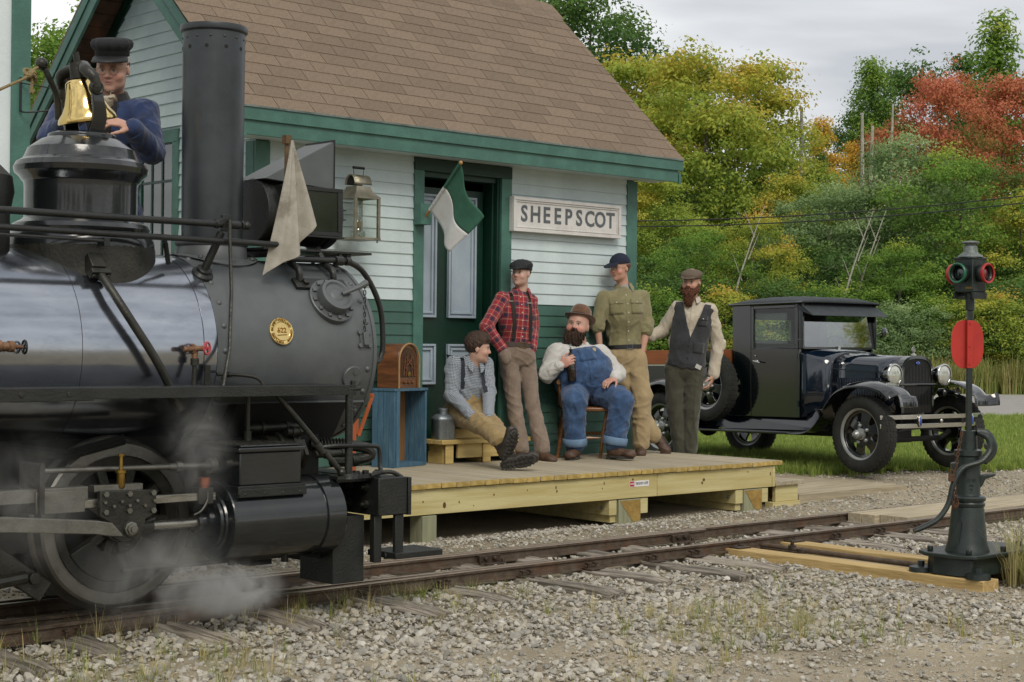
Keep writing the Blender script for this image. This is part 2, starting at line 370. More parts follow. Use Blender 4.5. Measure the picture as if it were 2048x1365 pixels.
# keep-out areas for loose stone: (x0,x1,y0,y1)
NOSTONE = []
def spread_stones():
 Ps = []; Ss = []
 for dens, smin, smax, dlo, dhi in ((1500, 0.008, 0.022, 5.6, 9.0), (800, 0.010, 0.024, 9.0, 13), (600, 0.022, 0.066, 5.6, 9.5), (500, 0.022, 0.058, 9.5, 13), (380, 0.022, 0.046, 13, 20.5)):
  area = 0.36*2*(dhi**2-dlo**2)/2*0.95; n = int(area*dens)
  d = np.sqrt(RNG.uniform(dlo**2, dhi**2, n)); l = RNG.uniform(-0.35, 0.35, n)*d
  P = dl(d, l); s = smin+(smax-smin)*RNG.beta(1.6, 2.6, n)
  Ps.append(P); Ss.append(s)
 P = np.concatenate(Ps); s = np.concatenate(Ss)
 x, y = P[:, 0], P[:, 1]; d = x*FW2.x+y*FW2.y; l = x*RT2.x+y*RT2.y
 keep = d < _lawn_near(l)+RNG.normal(0, 0.25, len(d))
 for (a, b, c, e) in NOSTONE: keep &= ~((x > a) & (x < b) & (y > c) & (y < e))
 # finer, trodden patches in the open yard
 pat = np.sin(x*1.7+y*0.9)+np.sin(y*2.3-x*0.6+2)+0.8*np.sin(x*4.1+y*3.3)
 yard = (y < 5.6)
 keep &= ~(yard & (pat > 0.75) & (s > 0.022) & (RNG.uniform(0, 1, len(x)) < 0.5))
 s = np.where(yard & (pat > 0.4), s*0.72, s)
 fresh = (y > 7.95); s = np.where(fresh, s*0.82, s)
 P = P[keep]; s = s[keep]; n = len(s)
 # heap of fresh ballast along the platform
 P[:, 2] += 0.25*s + np.where((P[:, 1] > 8.0) & (P[:, 1] < 9.1) & (P[:, 0] < 12.2), 0.05*np.exp(-((P[:, 1]-8.55)/0.33)**2), 0) + np.where((P[:, 1] > 6.4) & (P[:, 1] < 8.0), 0.012, 0)
 rot = RNG.uniform(-math.pi, math.pi, (n, 3)); rot[:, :2] *= 0.22
 scl = s[:, None]*RNG.uniform(0.8, 1.25, (n, 3))
 scatter('gravel', P, rot, scl, RNG.integers(0, 10, n), STONES, 'loose grey and tan crushed stone around the track', 'gravel')

# ------------------------------------------------------------------ railway track
M_rail = mat('rusty_rail', '#54463a', 0.62, 0.55, col2='#6d6153', nscale=14, bump=0.3, bscale=90, dirt='#6e4a33', dscale=6, damt=0.7, rvar=0.12)
M_railtop = mat('rail_head_wear', '#8a7d70', 0.38, 0.85, col2='#a0907f', nscale=25, rvar=0.12)
M_tie = mat('weathered_tie', '#857c70', 0.92, col2='#a2998b', nscale=6, stretch=(7, 0.7, 7), bump=1.0, bscale=9, grain=((22, 0.8, 22), 2.0, '#39332b', 0.85), rand=0.22)
M_timber = mat('new_switch_timber', '#a88e5c', 0.8, col2='#c2a874', nscale=5, stretch=(6, 0.6, 6), bump=0.35, bscale=12, grain=((18, 0.7, 18), 2.0, '#8a7040', 0.5), rand=0.08)
M_steel_dark = mat('dark_hardware', '#3d352d', 0.6, 0.6, col2='#57493c', nscale=20, bump=0.2, bscale=60)
track = thing('railway_track', 'narrow gauge railway track with rusty rails on weathered ties', 'railway track', (7, 7.53, 0))
def rail_profile(h=0.075, z0=0.035):
 t = z0+h
 return [(-0.035, z0), (-0.035, z0+0.007), (-0.008, z0+0.015), (-0.006, t-0.024), (-0.02, t-0.018), (-0.021, t-0.004), (-0.015, t),
   (0.015, t), (0.021, t-0.004), (0.02, t-0.018), (0.006, t-0.024), (0.008, z0+0.015), (0.035, z0+0.007), (0.035, z0)]
def rail(path, name='rail'):
 mb = MB(); pr = rail_profile(); rings = []
 for i, (x, y) in enumerate(path):
  a = path[max(i-1, 0)]; b = path[min(i+1, len(path)-1)]; dx, dy = b[0]-a[0], b[1]-a[1]; L = math.hypot(dx, dy); nx, ny = -dy/L, dx/L
  rings.append([Vector((x+nx*u, y+ny*u, z)) for u, z in pr])
 mb.loft(rings)
 for k, f in enumerate(mb.f):
  zs = [mb.v[i][2] for i in f]
  mb.m[k] = 1 if min(zs) > 0.103 else 0
 return mb.build(name, [M_rail, M_railtop], track, angle=30)
xs = np.linspace(2.2, 16, 60)
rail([(x, 7.21-0.16*max(0, (6.6-x)/3.3)**1.6) for x in xs])
rail([(x, 7.272+0.035*max(0, (6.4-x)/3.3)) for x in np.linspace(2.2, 7.05, 24)])
rail([(x, 7.86) for x in xs])
rail([(x, 7.802-0.05*max(0, (7.2-x)/3.3)) for x in np.linspace(2.2, 9.12, 30)])
hw = 0
tx = [2.78, 3.26, 3.69, 4.23, 4.79, 5.50, 6.08, 6.74, 7.3, 7.86, 8.28, 9.86, 10.42, 10.9]
for x in tx:
 rr = random.Random(int(x*100)); w = rr.uniform(0.15, 0.19); y0 = 6.42+rr.uniform(-0.05, 0.22); mb = MB()
 n = 14; top = []
 rings = []
 for i in range(n+1):
  t = i/n; y = y0+(8.3-y0)*t; s = 0.004*rr.gauss(0, 1)
  h = 0.045+0.004*math.sin(9*t+x)-(0.012 if i in (0, n) else 0)
  wl = -w/2+rr.gauss(0, 0.004); wr = w/2+rr.gauss(0, 0.004)
  rings.append([Vector((x+wl, y, -0.09)), Vector((x+wl+0.004, y, h-0.014)), Vector((x+wl+0.02, y, h+s)), Vector((x+(wl+wr)/2-0.004, y, h-0.007)), Vector((x+(wl+wr)/2+0.008, y, h+s*0.5)), Vector((x+wr-0.02, y, h-s)), Vector((x+wr-0.003, y, h-0.012)), Vector((x+wr, y, -0.09))])
 mb.loft(rings)
 o = mb.build('tie', M_tie, track, angle=50); o.rotation_euler = (0, 0, 0)
 NOSTONE.append((x-w/2-0.005, x+w/2+0.005, y0-0.02, 7.76))
for x in (8.73, 9.33):
 mb = MB().box((x-0.085, 5.22, -0.1), (x+0.085, 7.3, 0.062)); mb.build('switch_timber', M_timber, track, bevel=0.006)
 NOSTONE.append((x-0.12, x+0.12, 5.18, 7.35))
NOSTONE += [(2, 16, 7.15, 7.33), (2, 16, 7.76, 7.9), (8.7, 9.35, 6.0, 7.2)]
# plates, spikes, joint bars, switch rod
for x in tx+[8.73, 9.33]:
 for y in (7.21-0.16*max(0, (6.6-x)/3.3)**1.6,):
  if x > 5:
   mb = MB().box((x-0.065, y-0.115, 0.036 if x not in (8.73, 9.33) else 0.0625), (x+0.065, y-0.02, 0.05 if x not in (8.73, 9.33) else 0.074)); mb.build('tie_plate', M_steel_dark, track, bevel=0.003)
  for s in (-0.03, 0.035):
   MB().cyl((x+s, y-0.052, 0.03), (x+s, y-0.052, 0.072), 0.009, n=8).obox((x+s, y-0.045, 0.075), (0.024, 0.036, 0.012)).build('spike', M_steel_dark, track, bevel=0.002)
for xj in (6.98, 8.82):
 mb = MB().box((xj-0.09, 7.752, 0.04), (xj+0.09, 7.775, 0.092)); mb.prism([(xj-0.09, 7.752, 0.04), (xj+0.09, 7.752, 0.04), (xj+0.09, 7.70, 0.036), (xj-0.05, 7.70, 0.036)], (0, 0, 0.008))
 for s in (-0.045, 0.03): mb.hexbolt((xj+s, 7.752, 0.072), (0, -1, 0), 0.014, 0.02)
 mb.hexbolt((xj+0.085, 7.725, 0.04), (0, 0, 1), 0.014, 0.03)
 mb.build('joint_bar', M_steel_dark, track, bevel=0.003)
mb = MB(); mb.tube([(9.03, 7.2, 0.055), (9.03, 5.75, 0.05)], 0.019, 12); mb.build('switch_rod', M_rail, track)
mb = MB(); mb.box((8.99, 6.86, 0.03), (9.07, 7.5, 0.045)); mb.hexbolt((9.03, 6.93, 0.045), (0, 0, 1), 0.03, 0.035); mb.cyl((9.03, 6.93, 0.08), (9.03, 6.93, 0.115), 0.013, n=8)
mb.lathe([(0.028, 0), (0.042, 0), (0.042, 0.03), (0.028, 0.03)], (9.03, 6.84, 0.035), (0, 0, 1), 14, caps=False); mb.build('rod_clevis', M_steel_dark, track, bevel=0.002)
# plank crossing between the rails
M_plank = mat('pale_crossing_plank', '#9c9079', 0.85, col2='#b5a98f', nscale=4, stretch=(0.6, 6, 6), bump=0.3, bscale=20, grain=((0.7, 20, 20), 2.0, '#7d7058', 0.5), rand=0.08)
crossing = thing('plank_crossing', 'pale timber plank crossing laid between the two rails', 'crossing', (12.5, 7.53, 0))
for k, y in enumerate(np.linspace(7.30, 7.70, 4)):
 mb = MB().box((10.98+0.03*(k % 2)-0.03*k, y, 0.02), (15.9, y+0.128, 0.114)); mb.build('plank', M_plank, crossing, bevel=0.004)
mb = MB().box((10.9, 7.3, -0.06), (11.05, 7.82, 0.018)); mb.build('bearer', M_timber, crossing, bevel=0.004)
NOSTONE.append((10.85, 16, 7.25, 7.84))
# ------------------------------------------------------------------ station building
M_white = mat('pale_blue_white_paint', '#b7c5c7', 0.55, col2='#c3d0d1', nscale=3, bump=0.12, bscale=50, dirt='#9fabab', dscale=2.2, damt=0.35, rand=0.03)
M_green = mat('green_trim_paint', '#3b6157', 0.5, col2='#466e63', nscale=5, bump=0.15, bscale=60, dirt='#4c7f6c', dscale=5, damt=0.4)
M_greenclap = mat('green_clapboard_paint', '#35554b', 0.55, col2='#3d6055', nscale=4, bump=0.12, bscale=60, rand=0.06, dirt='#274f41', dscale=2.5, damt=0.4)
M_dgreen = mat('dark_green_paint', '#082a1f', 0.4, col2='#0b3326', nscale=5, bump=0.1, bscale=60)
M_panel = mat('blue_grey_panel_paint', '#97a5b1', 0.5, col2='#a3b0ba', nscale=5, bump=0.1, bscale=50)
M_shingle = mat('brown_asphalt_shingle', '#6f6051', 0.95, col2='#82715f', nscale=60, bump=0.5, bscale=260, rand=0.13, dirt='#5b5350', dscale=2.2, damt=0.45)
M_felt = mat('roof_felt', '#2c2522', 0.95, bump=0.3, bscale=80)
M_soffit = mat('weathered_soffit_board', '#5a3d2c', 0.9, col2='#3c2a20', nscale=6, bump=0.5, bscale=20, rand=0.2, dirt='#7b4a32', dscale=4, damt=0.6)
M_drip = mat('metal_drip_edge', '#7d8a86', 0.5, 0.4, col2='#566661', nscale=8)
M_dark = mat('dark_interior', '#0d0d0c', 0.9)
M_pane = glass('window_glass', (0.35, 0.4, 0.36), 0.03, 0.12)
st = thing('station_building', 'small pale blue and green clapboard station with brown shingle roof', 'building', (9.2, 12.08, 0))
XL, XR, YF, YB = 7.04, 11.28, 10.56, 13.6
RY, RZ = 12.08, 4.925; EY, EZ = 10.22, 3.194; SL = math.atan2(RZ-EZ, RY-EY); OXL, OXR = 6.69, 11.58
EYB = 2*RY-EY
def roofz(y): return RZ-abs(y-RY)*math.tan(SL)
# walls: front wall with the door opening, gables, back
mb = MB().box((XL, YF, 0.1), (8.695, YF+0.1, 3.05)).box((9.572, YF, 0.1), (XR, YF+0.1, 3.05)).box((8.695, YF, 2.885), (9.572, YF+0.1, 3.05)).box((8.695, YF, 0.1), (9.572, YF+0.1, 0.56))
mb.build('wall', M_greenclap, st)
for x, t in ((XL, 0.1), (XR, -0.1)):
 mb = MB().prism([(x, YF+0.1, 0.1), (x, YB-0.1, 0.1), (x, YB-0.1, roofz(YB)-0.06), (x, RY, RZ-0.12), (x, YF+0.1, roofz(YF)-0.06)], (t, 0, 0)); mb.build('wall', M_white, st)
mb = MB().box((XL, YB-0.1, 0.1), (XR, YB, roofz(YB)-0.06)); mb.build('wall', M_white, st)
MB().box((XL+0.05, YF+0.05, -0.2), (XR-0.05, YB-0.05, 0.099)).build('foundation_light_block', M_dark, st)  # unseen dark block added to stop light leaking under the walls
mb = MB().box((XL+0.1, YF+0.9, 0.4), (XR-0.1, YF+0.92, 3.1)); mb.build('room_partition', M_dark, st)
# clapboards: each board its own tapered prism
def clapmesh(L, m):
 mb = MB().prism([(0, 0, 0), (0, -0.017, 0), (0, -0.005, 0.108), (0, 0, 0.108)], (L, 0, 0)); me = mb.mesh('clapboard'); me.materials.append(m); return me
EXPO = 0.0962
for (a, b) in ((7.151, 8.591), (9.689, 11.17)):
 mw, mg = clapmesh(b-a, M_white), clapmesh(b-a, M_greenclap); z = 0.45
 while z < 2.97:
  inst('clapboard', mg if z < 1.75 else mw, st, (a, YF-0.001, z)); z += EXPO
z = 0.9                                          # left gable boards, stopped against the window and the rakes
while z < RZ-0.45:
 yb = min(YB-0.05, RY+(RZ-0.1-z-0.1)/math.tan(SL)-0.05); ya = max(YF+0.0, RY-(RZ-0.1-z-0.1)/math.tan(SL)+0.05)
 segs = [(ya, yb)]
 if 1.55 < z < 3.16: segs = [(ya, 11.66), (12.34, yb)]
 for p, q in segs:
  if q-p > 0.1: inst('clapboard', clapmesh(q-p, M_white), st, (XL+0.001, q, z), (0, 0, -math.pi/2))
 z += 0.1
# corner boards
mb = MB().box((XL-0.022, YF-0.026, 0.3), (7.152, YF-0.002, 2.985)); mb.build('corner_board', M_green, st, bevel=0.002)
mb = MB().box((XL-0.025, YF-0.001, 0.3), (XL-0.002, YF+0.11, 2.985)); mb.build('corner_board', M_green, st, bevel=0.002)
mb = MB().box((11.168, YF-0.026, 0.3), (XR+0.024, YF-0.002, 2.985)); mb.build('corner_board', M_green, st, bevel=0.002)
mb = MB().box((XR+0.002, YF-0.001, 0.3), (XR+0.026, YF+0.11, 2.985)); mb.build('corner_board', M_green, st, bevel=0.002)
mb = MB().box((9.69, YF-0.03, 0.44), (11.168, YF-0.003, 0.5)); mb.build('base_trim', M_greenclap, st)
# door frame, leaf and step sill
mb = MB().box((8.591, YF-0.03, 0.44), (8.695, YF-0.003, 2.885)); mb.build('door_frame', M_green, st, bevel=0.002)
mb = MB().box((9.572, YF-0.03, 0.44), (9.689, YF-0.003, 2.885)); mb.build('door_frame', M_green, st, bevel=0.002)
mb = MB().box((8.591, YF-0.034, 2.885), (9.689, YF-0.003, 2.99)); mb.build('door_frame', M_dgreen, st, bevel=0.002)
mb = MB().box((9.545, YF+0.0, 0.56), (9.571, YF+0.17, 2.884)).box((9.52, YF+0.04, 0.56), (9.544, YF+0.17, 2.86)).box((8.696, YF, 0.56), (8.715, YF+0.17, 2.884)).box((8.716, YF+0.02, 2.84), (9.544, YF+0.17, 2.884))
mb.build('door_jamb', M_dgreen, st, bevel=0.002)
mb = MB().box((8.6, YF-0.05, 0.54), (9.68, YF+0.2, 0.572)); mb.build('door_sill', M_dgreen, st, bevel=0.003)
door = MB().box((8.56, YF+0.14, 0.575), (9.505, YF+0.18, 2.77)).build('door', M_dgreen, st, bevel=0.002)
for (x0, x1, z0, z1) in ((8.655, 8.955, 1.66, 2.71), (9.09, 9.405, 1.66, 2.71), (8.655, 8.955, 1.09, 1.435), (9.09, 9.405, 1.09, 1.435)):
 yp = YF+0.14
 mb = MB().box((x0, yp-0.012, z0), (x1, yp-0.001, z1))
 mb.build('door_panel', M_panel, door, bevel=0.003)
 mb = MB()
 for k, (e, h) in enumerate(((0.0, 0.022), (0.034, 0.016))):
  w = 0.02
  a0, a1, c0, c1 = x0+e, x1-e, z0+e, z1-e; y0 = yp-h-0.012
  mb.box((a0, y0, c0), (a1, yp-0.011, c0+w)).box((a0, y0, c1-w), (a1, yp-0.011, c1)).box((a0, y0, c0+w), (a0+w, yp-0.011, c1-w)).box((a1-w, y0, c0+w), (a1, yp-0.011, c1-w))
 mb.build('panel_moulding', M_panel, door, bevel=0.003)
# gable window
win = thing('window', None, None, (XL, 12.0, 2.3)); adopt(win, st)
y0, y1, z0, z1 = 11.66, 12.34, 1.5, 3.17
mb = MB().box((XL-0.03, y0, z1-0.1), (XL-0.002, y1, z1+0.005)).box((XL-0.028, y0, z0), (XL-0.002, y0+0.09, z1-0.1)).box((XL-0.028, y1-0.09, z0), (XL-0.002, y1, z1-0.1)).box((XL-0.05, y0, z0-0.05), (XL-0.002, y1, z0))
mb.build('window_frame', M_green, win, bevel=0.002)
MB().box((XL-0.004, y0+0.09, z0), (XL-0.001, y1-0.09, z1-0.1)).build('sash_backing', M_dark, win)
ny, nz = 3, 5; py = (y1-y0-0.18)/ny; pz = (z1-z0-0.1)/nz
for i in range(ny):
 for j in range(nz):
  MB().box((XL-0.012, y0+0.09+i*py+0.012, z0+j*pz+0.012), (XL-0.009, y0+0.09+(i+1)*py-0.012, z0+(j+1)*pz-0.012)).build('pane', M_pane, win)
for i in range(ny+1): MB().box((XL-0.02, y0+0.09+i*py-0.011, z0), (XL-0.005, y0+0.09+i*py+0.011, z1-0.1)).build('muntin', M_dgreen, win)
for j in range(nz+1): MB().box((XL-0.019, y0+0.09, z0+j*pz-0.011), (XL-0.006, y1-0.09, z0+j*pz+0.011)).build('muntin', M_dgreen, win)
# roof: deck slabs, soffit boards, fascias, rakes, shingles
roof = thing('roof', None, None, (9.2, RY, RZ)); adopt(roof, st)
cs, sn = math.cos(SL), math.sin(SL)
mb = MB().prism([(OXL+0.03, EY+0.03, EZ-0.005), (OXL+0.03, RY, RZ-0.035), (OXL+0.03, RY, RZ-0.075), (OXL+0.03, EY+0.03, EZ-0.05)], (OXR-OXL-0.06, 0, 0)); mb.build('roof_deck', M_felt, roof)
mb = MB().prism([(OXL+0.03, EYB-0.03, EZ-0.005), (OXL+0.03, RY, RZ-0.035), (OXL+0.03, RY, RZ-0.075), (OXL+0.03, EYB-0.03, EZ-0.05)], (OXR-OXL-0.06, 0, 0)); mb.build('roof_deck', M_felt, roof)
mb = MB().prism([(OXL, EYB+0.01, EZ-0.0), (OXL, RY, RZ-0.005), (OXL, RY, RZ-0.033), (OXL, EYB+0.01, EZ-0.03)], (OXR-OXL, 0, 0)); mb.build('back_slope', M_shingle, roof)
# soffit boards along the rake overhang on the left gable, both slopes, running along X
for side in (-1, 1):
 n = 17; run = RY-EY-0.06
 for k in range(n):
  a = run*k/n+0.005; b = run*(k+1)/n-0.006
  P = [(OXL+0.035, RY+side*a, RZ-0.079-a*math.tan(SL)), (OXL+0.035, RY+side*b, RZ-0.079-b*math.tan(SL)), (OXL+0.035, RY+side*b, RZ-0.095-b*math.tan(SL)), (OXL+0.035, RY+side*a, RZ-0.095-a*math.tan(SL))]
  MB().prism(P, (XL-OXL-0.04, 0, 0)).build('soffit_board', M_soffit, roof)
for x in (OXL, OXR-0.03):
 for side in (-1, 1):
  ye = RY+side*(RY-EY-0.0)
  for k, (dz0, dz1, xo) in enumerate(((0.0, 0.10, 0.0), (0.102, 0.215, 0.012))):
   s_ = 1 if x == OXL else -1
   P = [(x+xo*s_, RY, RZ-0.02-dz0*1.2), (x+xo*s_, ye, EZ-0.02-dz0*1.2), (x+xo*s_, ye, EZ-0.02-dz1*1.0), (x+xo*s_, RY, RZ-0.02-dz1*1.25)]
   MB().prism(P, (0.028, 0, 0)).build('rake_board', M_green, roof, bevel=0.002)
for side in (-1, 1):                              # frieze boards against the gable wall
 a = 1.5
 P = [(XL-0.024, RY, RZ-0.1), (XL-0.024, RY+side*a, RZ-0.1-a*math.tan(SL)), (XL-0.024, RY+side*a, RZ-0.26-a*math.tan(SL)), (XL-0.024, RY, RZ-0.26)]
 MB().prism(P, (0.022, 0, 0)).build('frieze_board', M_green if side < 0 else M_dgreen, roof, bevel=0.002)
MB().box((OXL+0.001, EY-0.012, EZ-0.108), (OXR-0.001, EY+0.022, EZ-0.014)).build('fascia', M_green, roof, bevel=0.002)
MB().box((OXL+0.002, EY+0.008, EZ-0.216), (OXR-0.05, EY+0.03, EZ-0.106)).build('fascia', M_green, roof, bevel=0.002)
MB().box((OXL+0.001, EY-0.022, EZ-0.014), (OXR-0.001, EY+0.022, EZ+0.0)).build('drip_edge', M_drip, roof)
MB().box((OXL+0.04, EY+0.031, EZ-0.2), (OXR-0.04, YF-0.003, EZ-0.18)).build('eave_soffit', M_white, roof)
slope_len = (RY-EY)/cs; rows = 17; ex = slope_len/rows; SW = 0.333
sh_full = boxmesh('shingle', (0.0035, 0, 0), (SW-0.0035, ex+0.05, 0.0055), M_shingle)
k = 0
for r in range(rows):
 off = (r % 2)*SW*0.5+0.02*math.sin(r*5.1)
 x = OXL-0.015-off
 while x < OXR+0.005:
  a = max(x, OXL-0.015); b = min(x+SW, OXR+0.015)
  if b-a > 0.03:
   me = sh_full if (b-a) > SW-0.001 else boxmesh('shingle', (0.0035, 0, 0), (b-a-0.0035, ex+0.05, 0.0055), M_shingle)
   d = r*ex-0.02
   o = inst('shingle', me, roof, (a, EY+d*cs-0.004, EZ+d*sn+0.006), (SL-0.028, 0, 0)); k += 1
  x += SW
x = OXL-0.01
capm = boxmesh('ridge_cap', (0.002, -0.13, 0), (0.2, 0.13, 0.006), M_shingle)
while x < OXR:
 for s in (-1, 1):
  inst('ridge_cap', boxmesh('ridge_cap', (0.002, 0, 0), (0.19, 0.13*s, 0.007), M_shingle) if False else capm, roof, (x, RY+s*0.1, RZ-0.085), (-s*SL, 0.01, 0))
 x += 0.19

# ------------------------------------------------------------------ neighbour building at the far left
nb = thing('white_shed', 'white building with green corner board behind the locomotive', 'building', (3.0, 12, 0))
M_pw = mat('white_wall_paint', '#cfd8da', 0.55, col2='#d7dfe0', nscale=3, bump=0.1, bscale=40)
MB().box((-2.0, 10.58, 0), (5.15, 14, 5.2)).build('wall', M_pw, nb)
mb = MB().box((5.045, 10.555, 0), (5.18, 10.579, 5.2)); mb.build('corner_board', M_green, nb, bevel=0.002)
MB().box((5.151, 10.58, 0), (5.182, 10.7, 5.2)).build('corner_board', M_green, nb, bevel=0.002)
M_iron = mat('black_iron', '#17191a', 0.5, 0.3, bump=0.1, bscale=80)
mb = MB().tube([(5.1, 10.54, 3.24), (5.1, 10.54, 3.0)], 0.008, 6).tube(smoothpath([(5.1, 10.545, 3.02), (5.12, 10.5, 2.995), (5.3, 10.38, 3.02), (5.55, 10.2, 3.04)], 4), 0.006, 6).tube([(5.1, 10.54, 3.2), (5.42, 10.3, 3.14)], 0.005, 6)
mb.build('wire_bracket', M_iron, nb)

# ------------------------------------------------------------------ platform
M_deck = mat('pale_deck_board', '#a09682', 0.8, col2='#b2a894', nscale=3, stretch=(6, 0.6, 6), bump=0.35, bscale=14, grain=((20, 0.7, 20), 2.0, '#83754f', 0.55), rand=0.1, dirt='#7d7257', dscale=3, damt=0.35)
M_pine = mat('yellow_pressure_treated_pine', '#b5a976', 0.7, col2='#c4ba8a', nscale=2.5, stretch=(0.5, 4, 5), bump=0.15, bscale=30, grain=((0.8, 14, 16), 1.6, '#a08a48', 0.4), rand=0.06)
M_pineend = mat('pine_end_grain', '#9d8443', 0.85, col2='#b39a5c', nscale=20, bump=0.4, bscale=40, rand=0.16)
M_post = mat('treated_post', '#7d8068', 0.85, col2='#959678', nscale=4, stretch=(8, 8, 0.6), bump=0.4, bscale=16)
M_cut = mat('fresh_sawn_wood', '#a58b4b', 0.85, col2='#8a6d35', nscale=12, bump=0.4, bscale=30)
M_knot = mat('wood_knot', '#4a3516', 0.8, col2='#6b4d22', nscale=30)
pf = thing('platform', 'low timber station platform with pale deck boards and yellow pine face', 'platform', (9, 9.8, 0))
YD, ZD = 8.965, 0.44
bw = 0.1405; x = 4.9; kk = 0
bm_deck = None
def boardmesh(w, y0, y1, h):
 mb = MB().box((0, y0, -h), (w, y1, 0)); me = mb.mesh('deck_board')
 bm = bmesh.new(); bm.from_mesh(me); bmesh.ops.bevel(bm, geom=[e for e in bm.edges if abs(e.verts[0].co.y-e.verts[1].co.y) > 1], offset=0.004, segments=1, affect='EDGES'); bm.to_mesh(me); bm.free()
 me.materials.append(M_deck); me.materials.append(M_pineend)
 for p in me.polygons:
  if abs(p.normal.y) > 0.9: p.material_index = 1
 return me
dbm = boardmesh(bw-0.006, YD-0.025, 10.56, 0.036)
while x < 11.47:
 o = inst('deck_board', dbm, pf, (x+0.003, random.uniform(-0.004, 0.004), ZD+random.uniform(-0.0025, 0.002))); x += bw; kk += 1
xe = x
mb = MB().box((4.9, YD, ZD-0.225), (9.89, YD+0.038, ZD-0.042)); f1 = mb.build('face_board', M_pine, pf, bevel=0.003)
mb = MB().box((9.895, YD, ZD-0.225), (xe-0.12, YD+0.038, ZD-0.042)); f2 = mb.build('face_board', M_pine, pf, bevel=0.003)
mb = MB().box((xe-0.118, YD-0.004, ZD-0.225), (xe-0.08, 10.5, ZD-0.042)); mb.build('face_board', M_pine, pf, bevel=0.003)
for i, (x, z, sx, sz) in enumerate(((7.42, .31, .007, .008), (7.62, .275, .016, .024), (7.76, .29, .006, .01), (8.1, .325, .008, .009), (8.44, .34, .006, .006), (8.74, .345, .007, .014), (8.75, .315, .008, .013), (9.27, .35, .006, .014), (9.6, .365, .01, .01), (9.59, .342, .009, .009), (10.47, .32, .018, .014), (10.45, .295, .012, .014), (11.05, .36, .006, .01), (11.36, .33, .008, .018), (9.25, .31, .005, .008), (7.9, .255, .005, .005))):
 MB().sphere((x, YD-0.0008, z), 1.0, 10, 5, (sx, sz, 0.0012), (0, -1, 0)).build('knot', M_knot, f1 if x < 9.89 else f2)
for x in (5.6, 6.6, 7.6, 8.5, 9.5, 10.5):
 MB().box((x, YD+0.04, ZD-0.225), (x+0.04, 10.5, ZD-0.042)).build('joist', M_pine, pf)
def post(x, w, chamfer):
 mb = MB()
 mb.box((x, YD-0.005, -0.15), (x+w, YD+0.14, ZD-0.232)); mb.build('post', M_post, pf, bevel=0.004)
 if chamfer:
  z = ZD-0.24
  mb = MB().prism([(x+0.008, YD-0.008, z), (x+w-0.004, YD-0.008, z), (x+w-0.004, YD-0.008, z-0.16), (x+w*0.78, YD-0.008, z-0.175), (x+w*0.6, YD-0.008, z-0.165), (x+w*0.3, YD-0.008, z-0.08)], (0, 0.004, 0)); mb.build('chamfer_cut', M_cut, pf)
post(7.415, 0.13, False); post(9.44, 0.25, True); post(11.0, 0.24, True)
for (x, z0) in ((9.34, 0.09), (9.705, 0.085), (10.9, 0.09), (11.255, 0.085)):
 MB().box((x, YD+0.008, z0), (x+0.085 if x < 10.8 or x > 11.2 else x+0.095, 10.4, ZD-0.232)).build('beam', M_pine, pf, bevel=0.003)
MB().box((9.37, YD+0.03, 0.03), (9.435, 10.3, 0.085)).build('beam', M_pine, pf); MB().box((10.92, YD+0.03, 0.03), (10.99, 10.3, 0.085)).build('beam', M_pine, pf)
for (x, z) in ((7.55, 0.17), (7.55, 0.09), (9.3, 0.15), (10.86, 0.15)):
 mb = MB().cyl((x, YD+0.07, z), (x+0.035, YD+0.07, z), 0.006, n=8).cyl((x+0.012, YD+0.07, z), (x+0.018, YD+0.07, z), 0.014, n=10); mb.build('bolt', mat('galvanised_bolt', '#9aa0a0', 0.35, 0.9) if 'galvanised_bolt' not in MATS else MATS['galvanised_bolt'], pf)
NOSTONE += [(7.4, 7.56, 8.94, 9.2), (9.3, 9.8, 8.94, 10.5), (10.88, 11.36, 8.94, 10.5), (2, 11.4, 9.15, 14)]
# warning sticker
M_stw = mat('sticker_white', '#dcdcda', 0.4); M_str = mat('sticker_red', '#b0303a', 0.4); M_stb = mat('sticker_lettering', '#23263a', 0.4)
stk = thing('warning_sticker', None, None, (9.55, YD, .33)); adopt(stk, pf)
MB().box((9.56, YD-0.002, 0.305), (9.79, YD-0.0006, 0.352)).build('sticker_label', M_stw, stk)
MB().box((9.563, YD-0.0026, 0.308), (9.617, YD-0.0021, 0.349)).build('warning_field', M_str, stk)
me = text_mesh('THIS IS NOT A STEP', 0.03, 0, 'CENTER', 0.0006, 0.9); me.materials.append(M_stb)
inst('lettering', me, stk, (9.704, YD-0.0028, 0.3285), (R(90), 0, 0), (0.62, 1, 1))
me = text_mesh('DANGER', 0.02, 0, 'CENTER', 0.0004, 0.9); me.materials.append(M_stw)
inst('lettering', me, stk, (9.59, YD-0.0032, 0.3285), (R(90), 0, 0), (0.62, 1, 1))
# side step along the right end of the platform
ss = thing('side_step', 'small timber side step at the end of the platform face', 'step', (11.75, 9.6, 0))
for k, x in enumerate((11.46, 11.60, 11.74)):
 MB().box((x, YD+0.02, 0.215), (x+0.135, 10.5, 0.252)).build('tread', M_pineend if False else M_deck, ss, bevel=0.003)
MB().box((11.5, YD+0.05, 0.07), (11.82, YD+0.088, 0.214)).build('riser', M_pine, ss, bevel=0.003)
MB().box((11.78, YD+0.09, 0.07), (11.82, 10.45, 0.214)).build('riser', M_pine, ss, bevel=0.003)
MB().box((11.44, YD+0.03, 0.0), (11.83, YD+0.12, 0.069)).build('riser', M_pine, ss, bevel=0.003)
bwk = thing('boardwalk', 'pale ground level boardwalk beyond the platform end', 'boardwalk', (12.8, 9.5, 0))
for k in range(9):
 y = 9.03+k*0.142; MB().box((11.86, y, 0.03), (13.55+0.02*(k % 3), y+0.137, 0.115+0.001*(k % 2))).build('plank', M_plank, bwk, bevel=0.003)
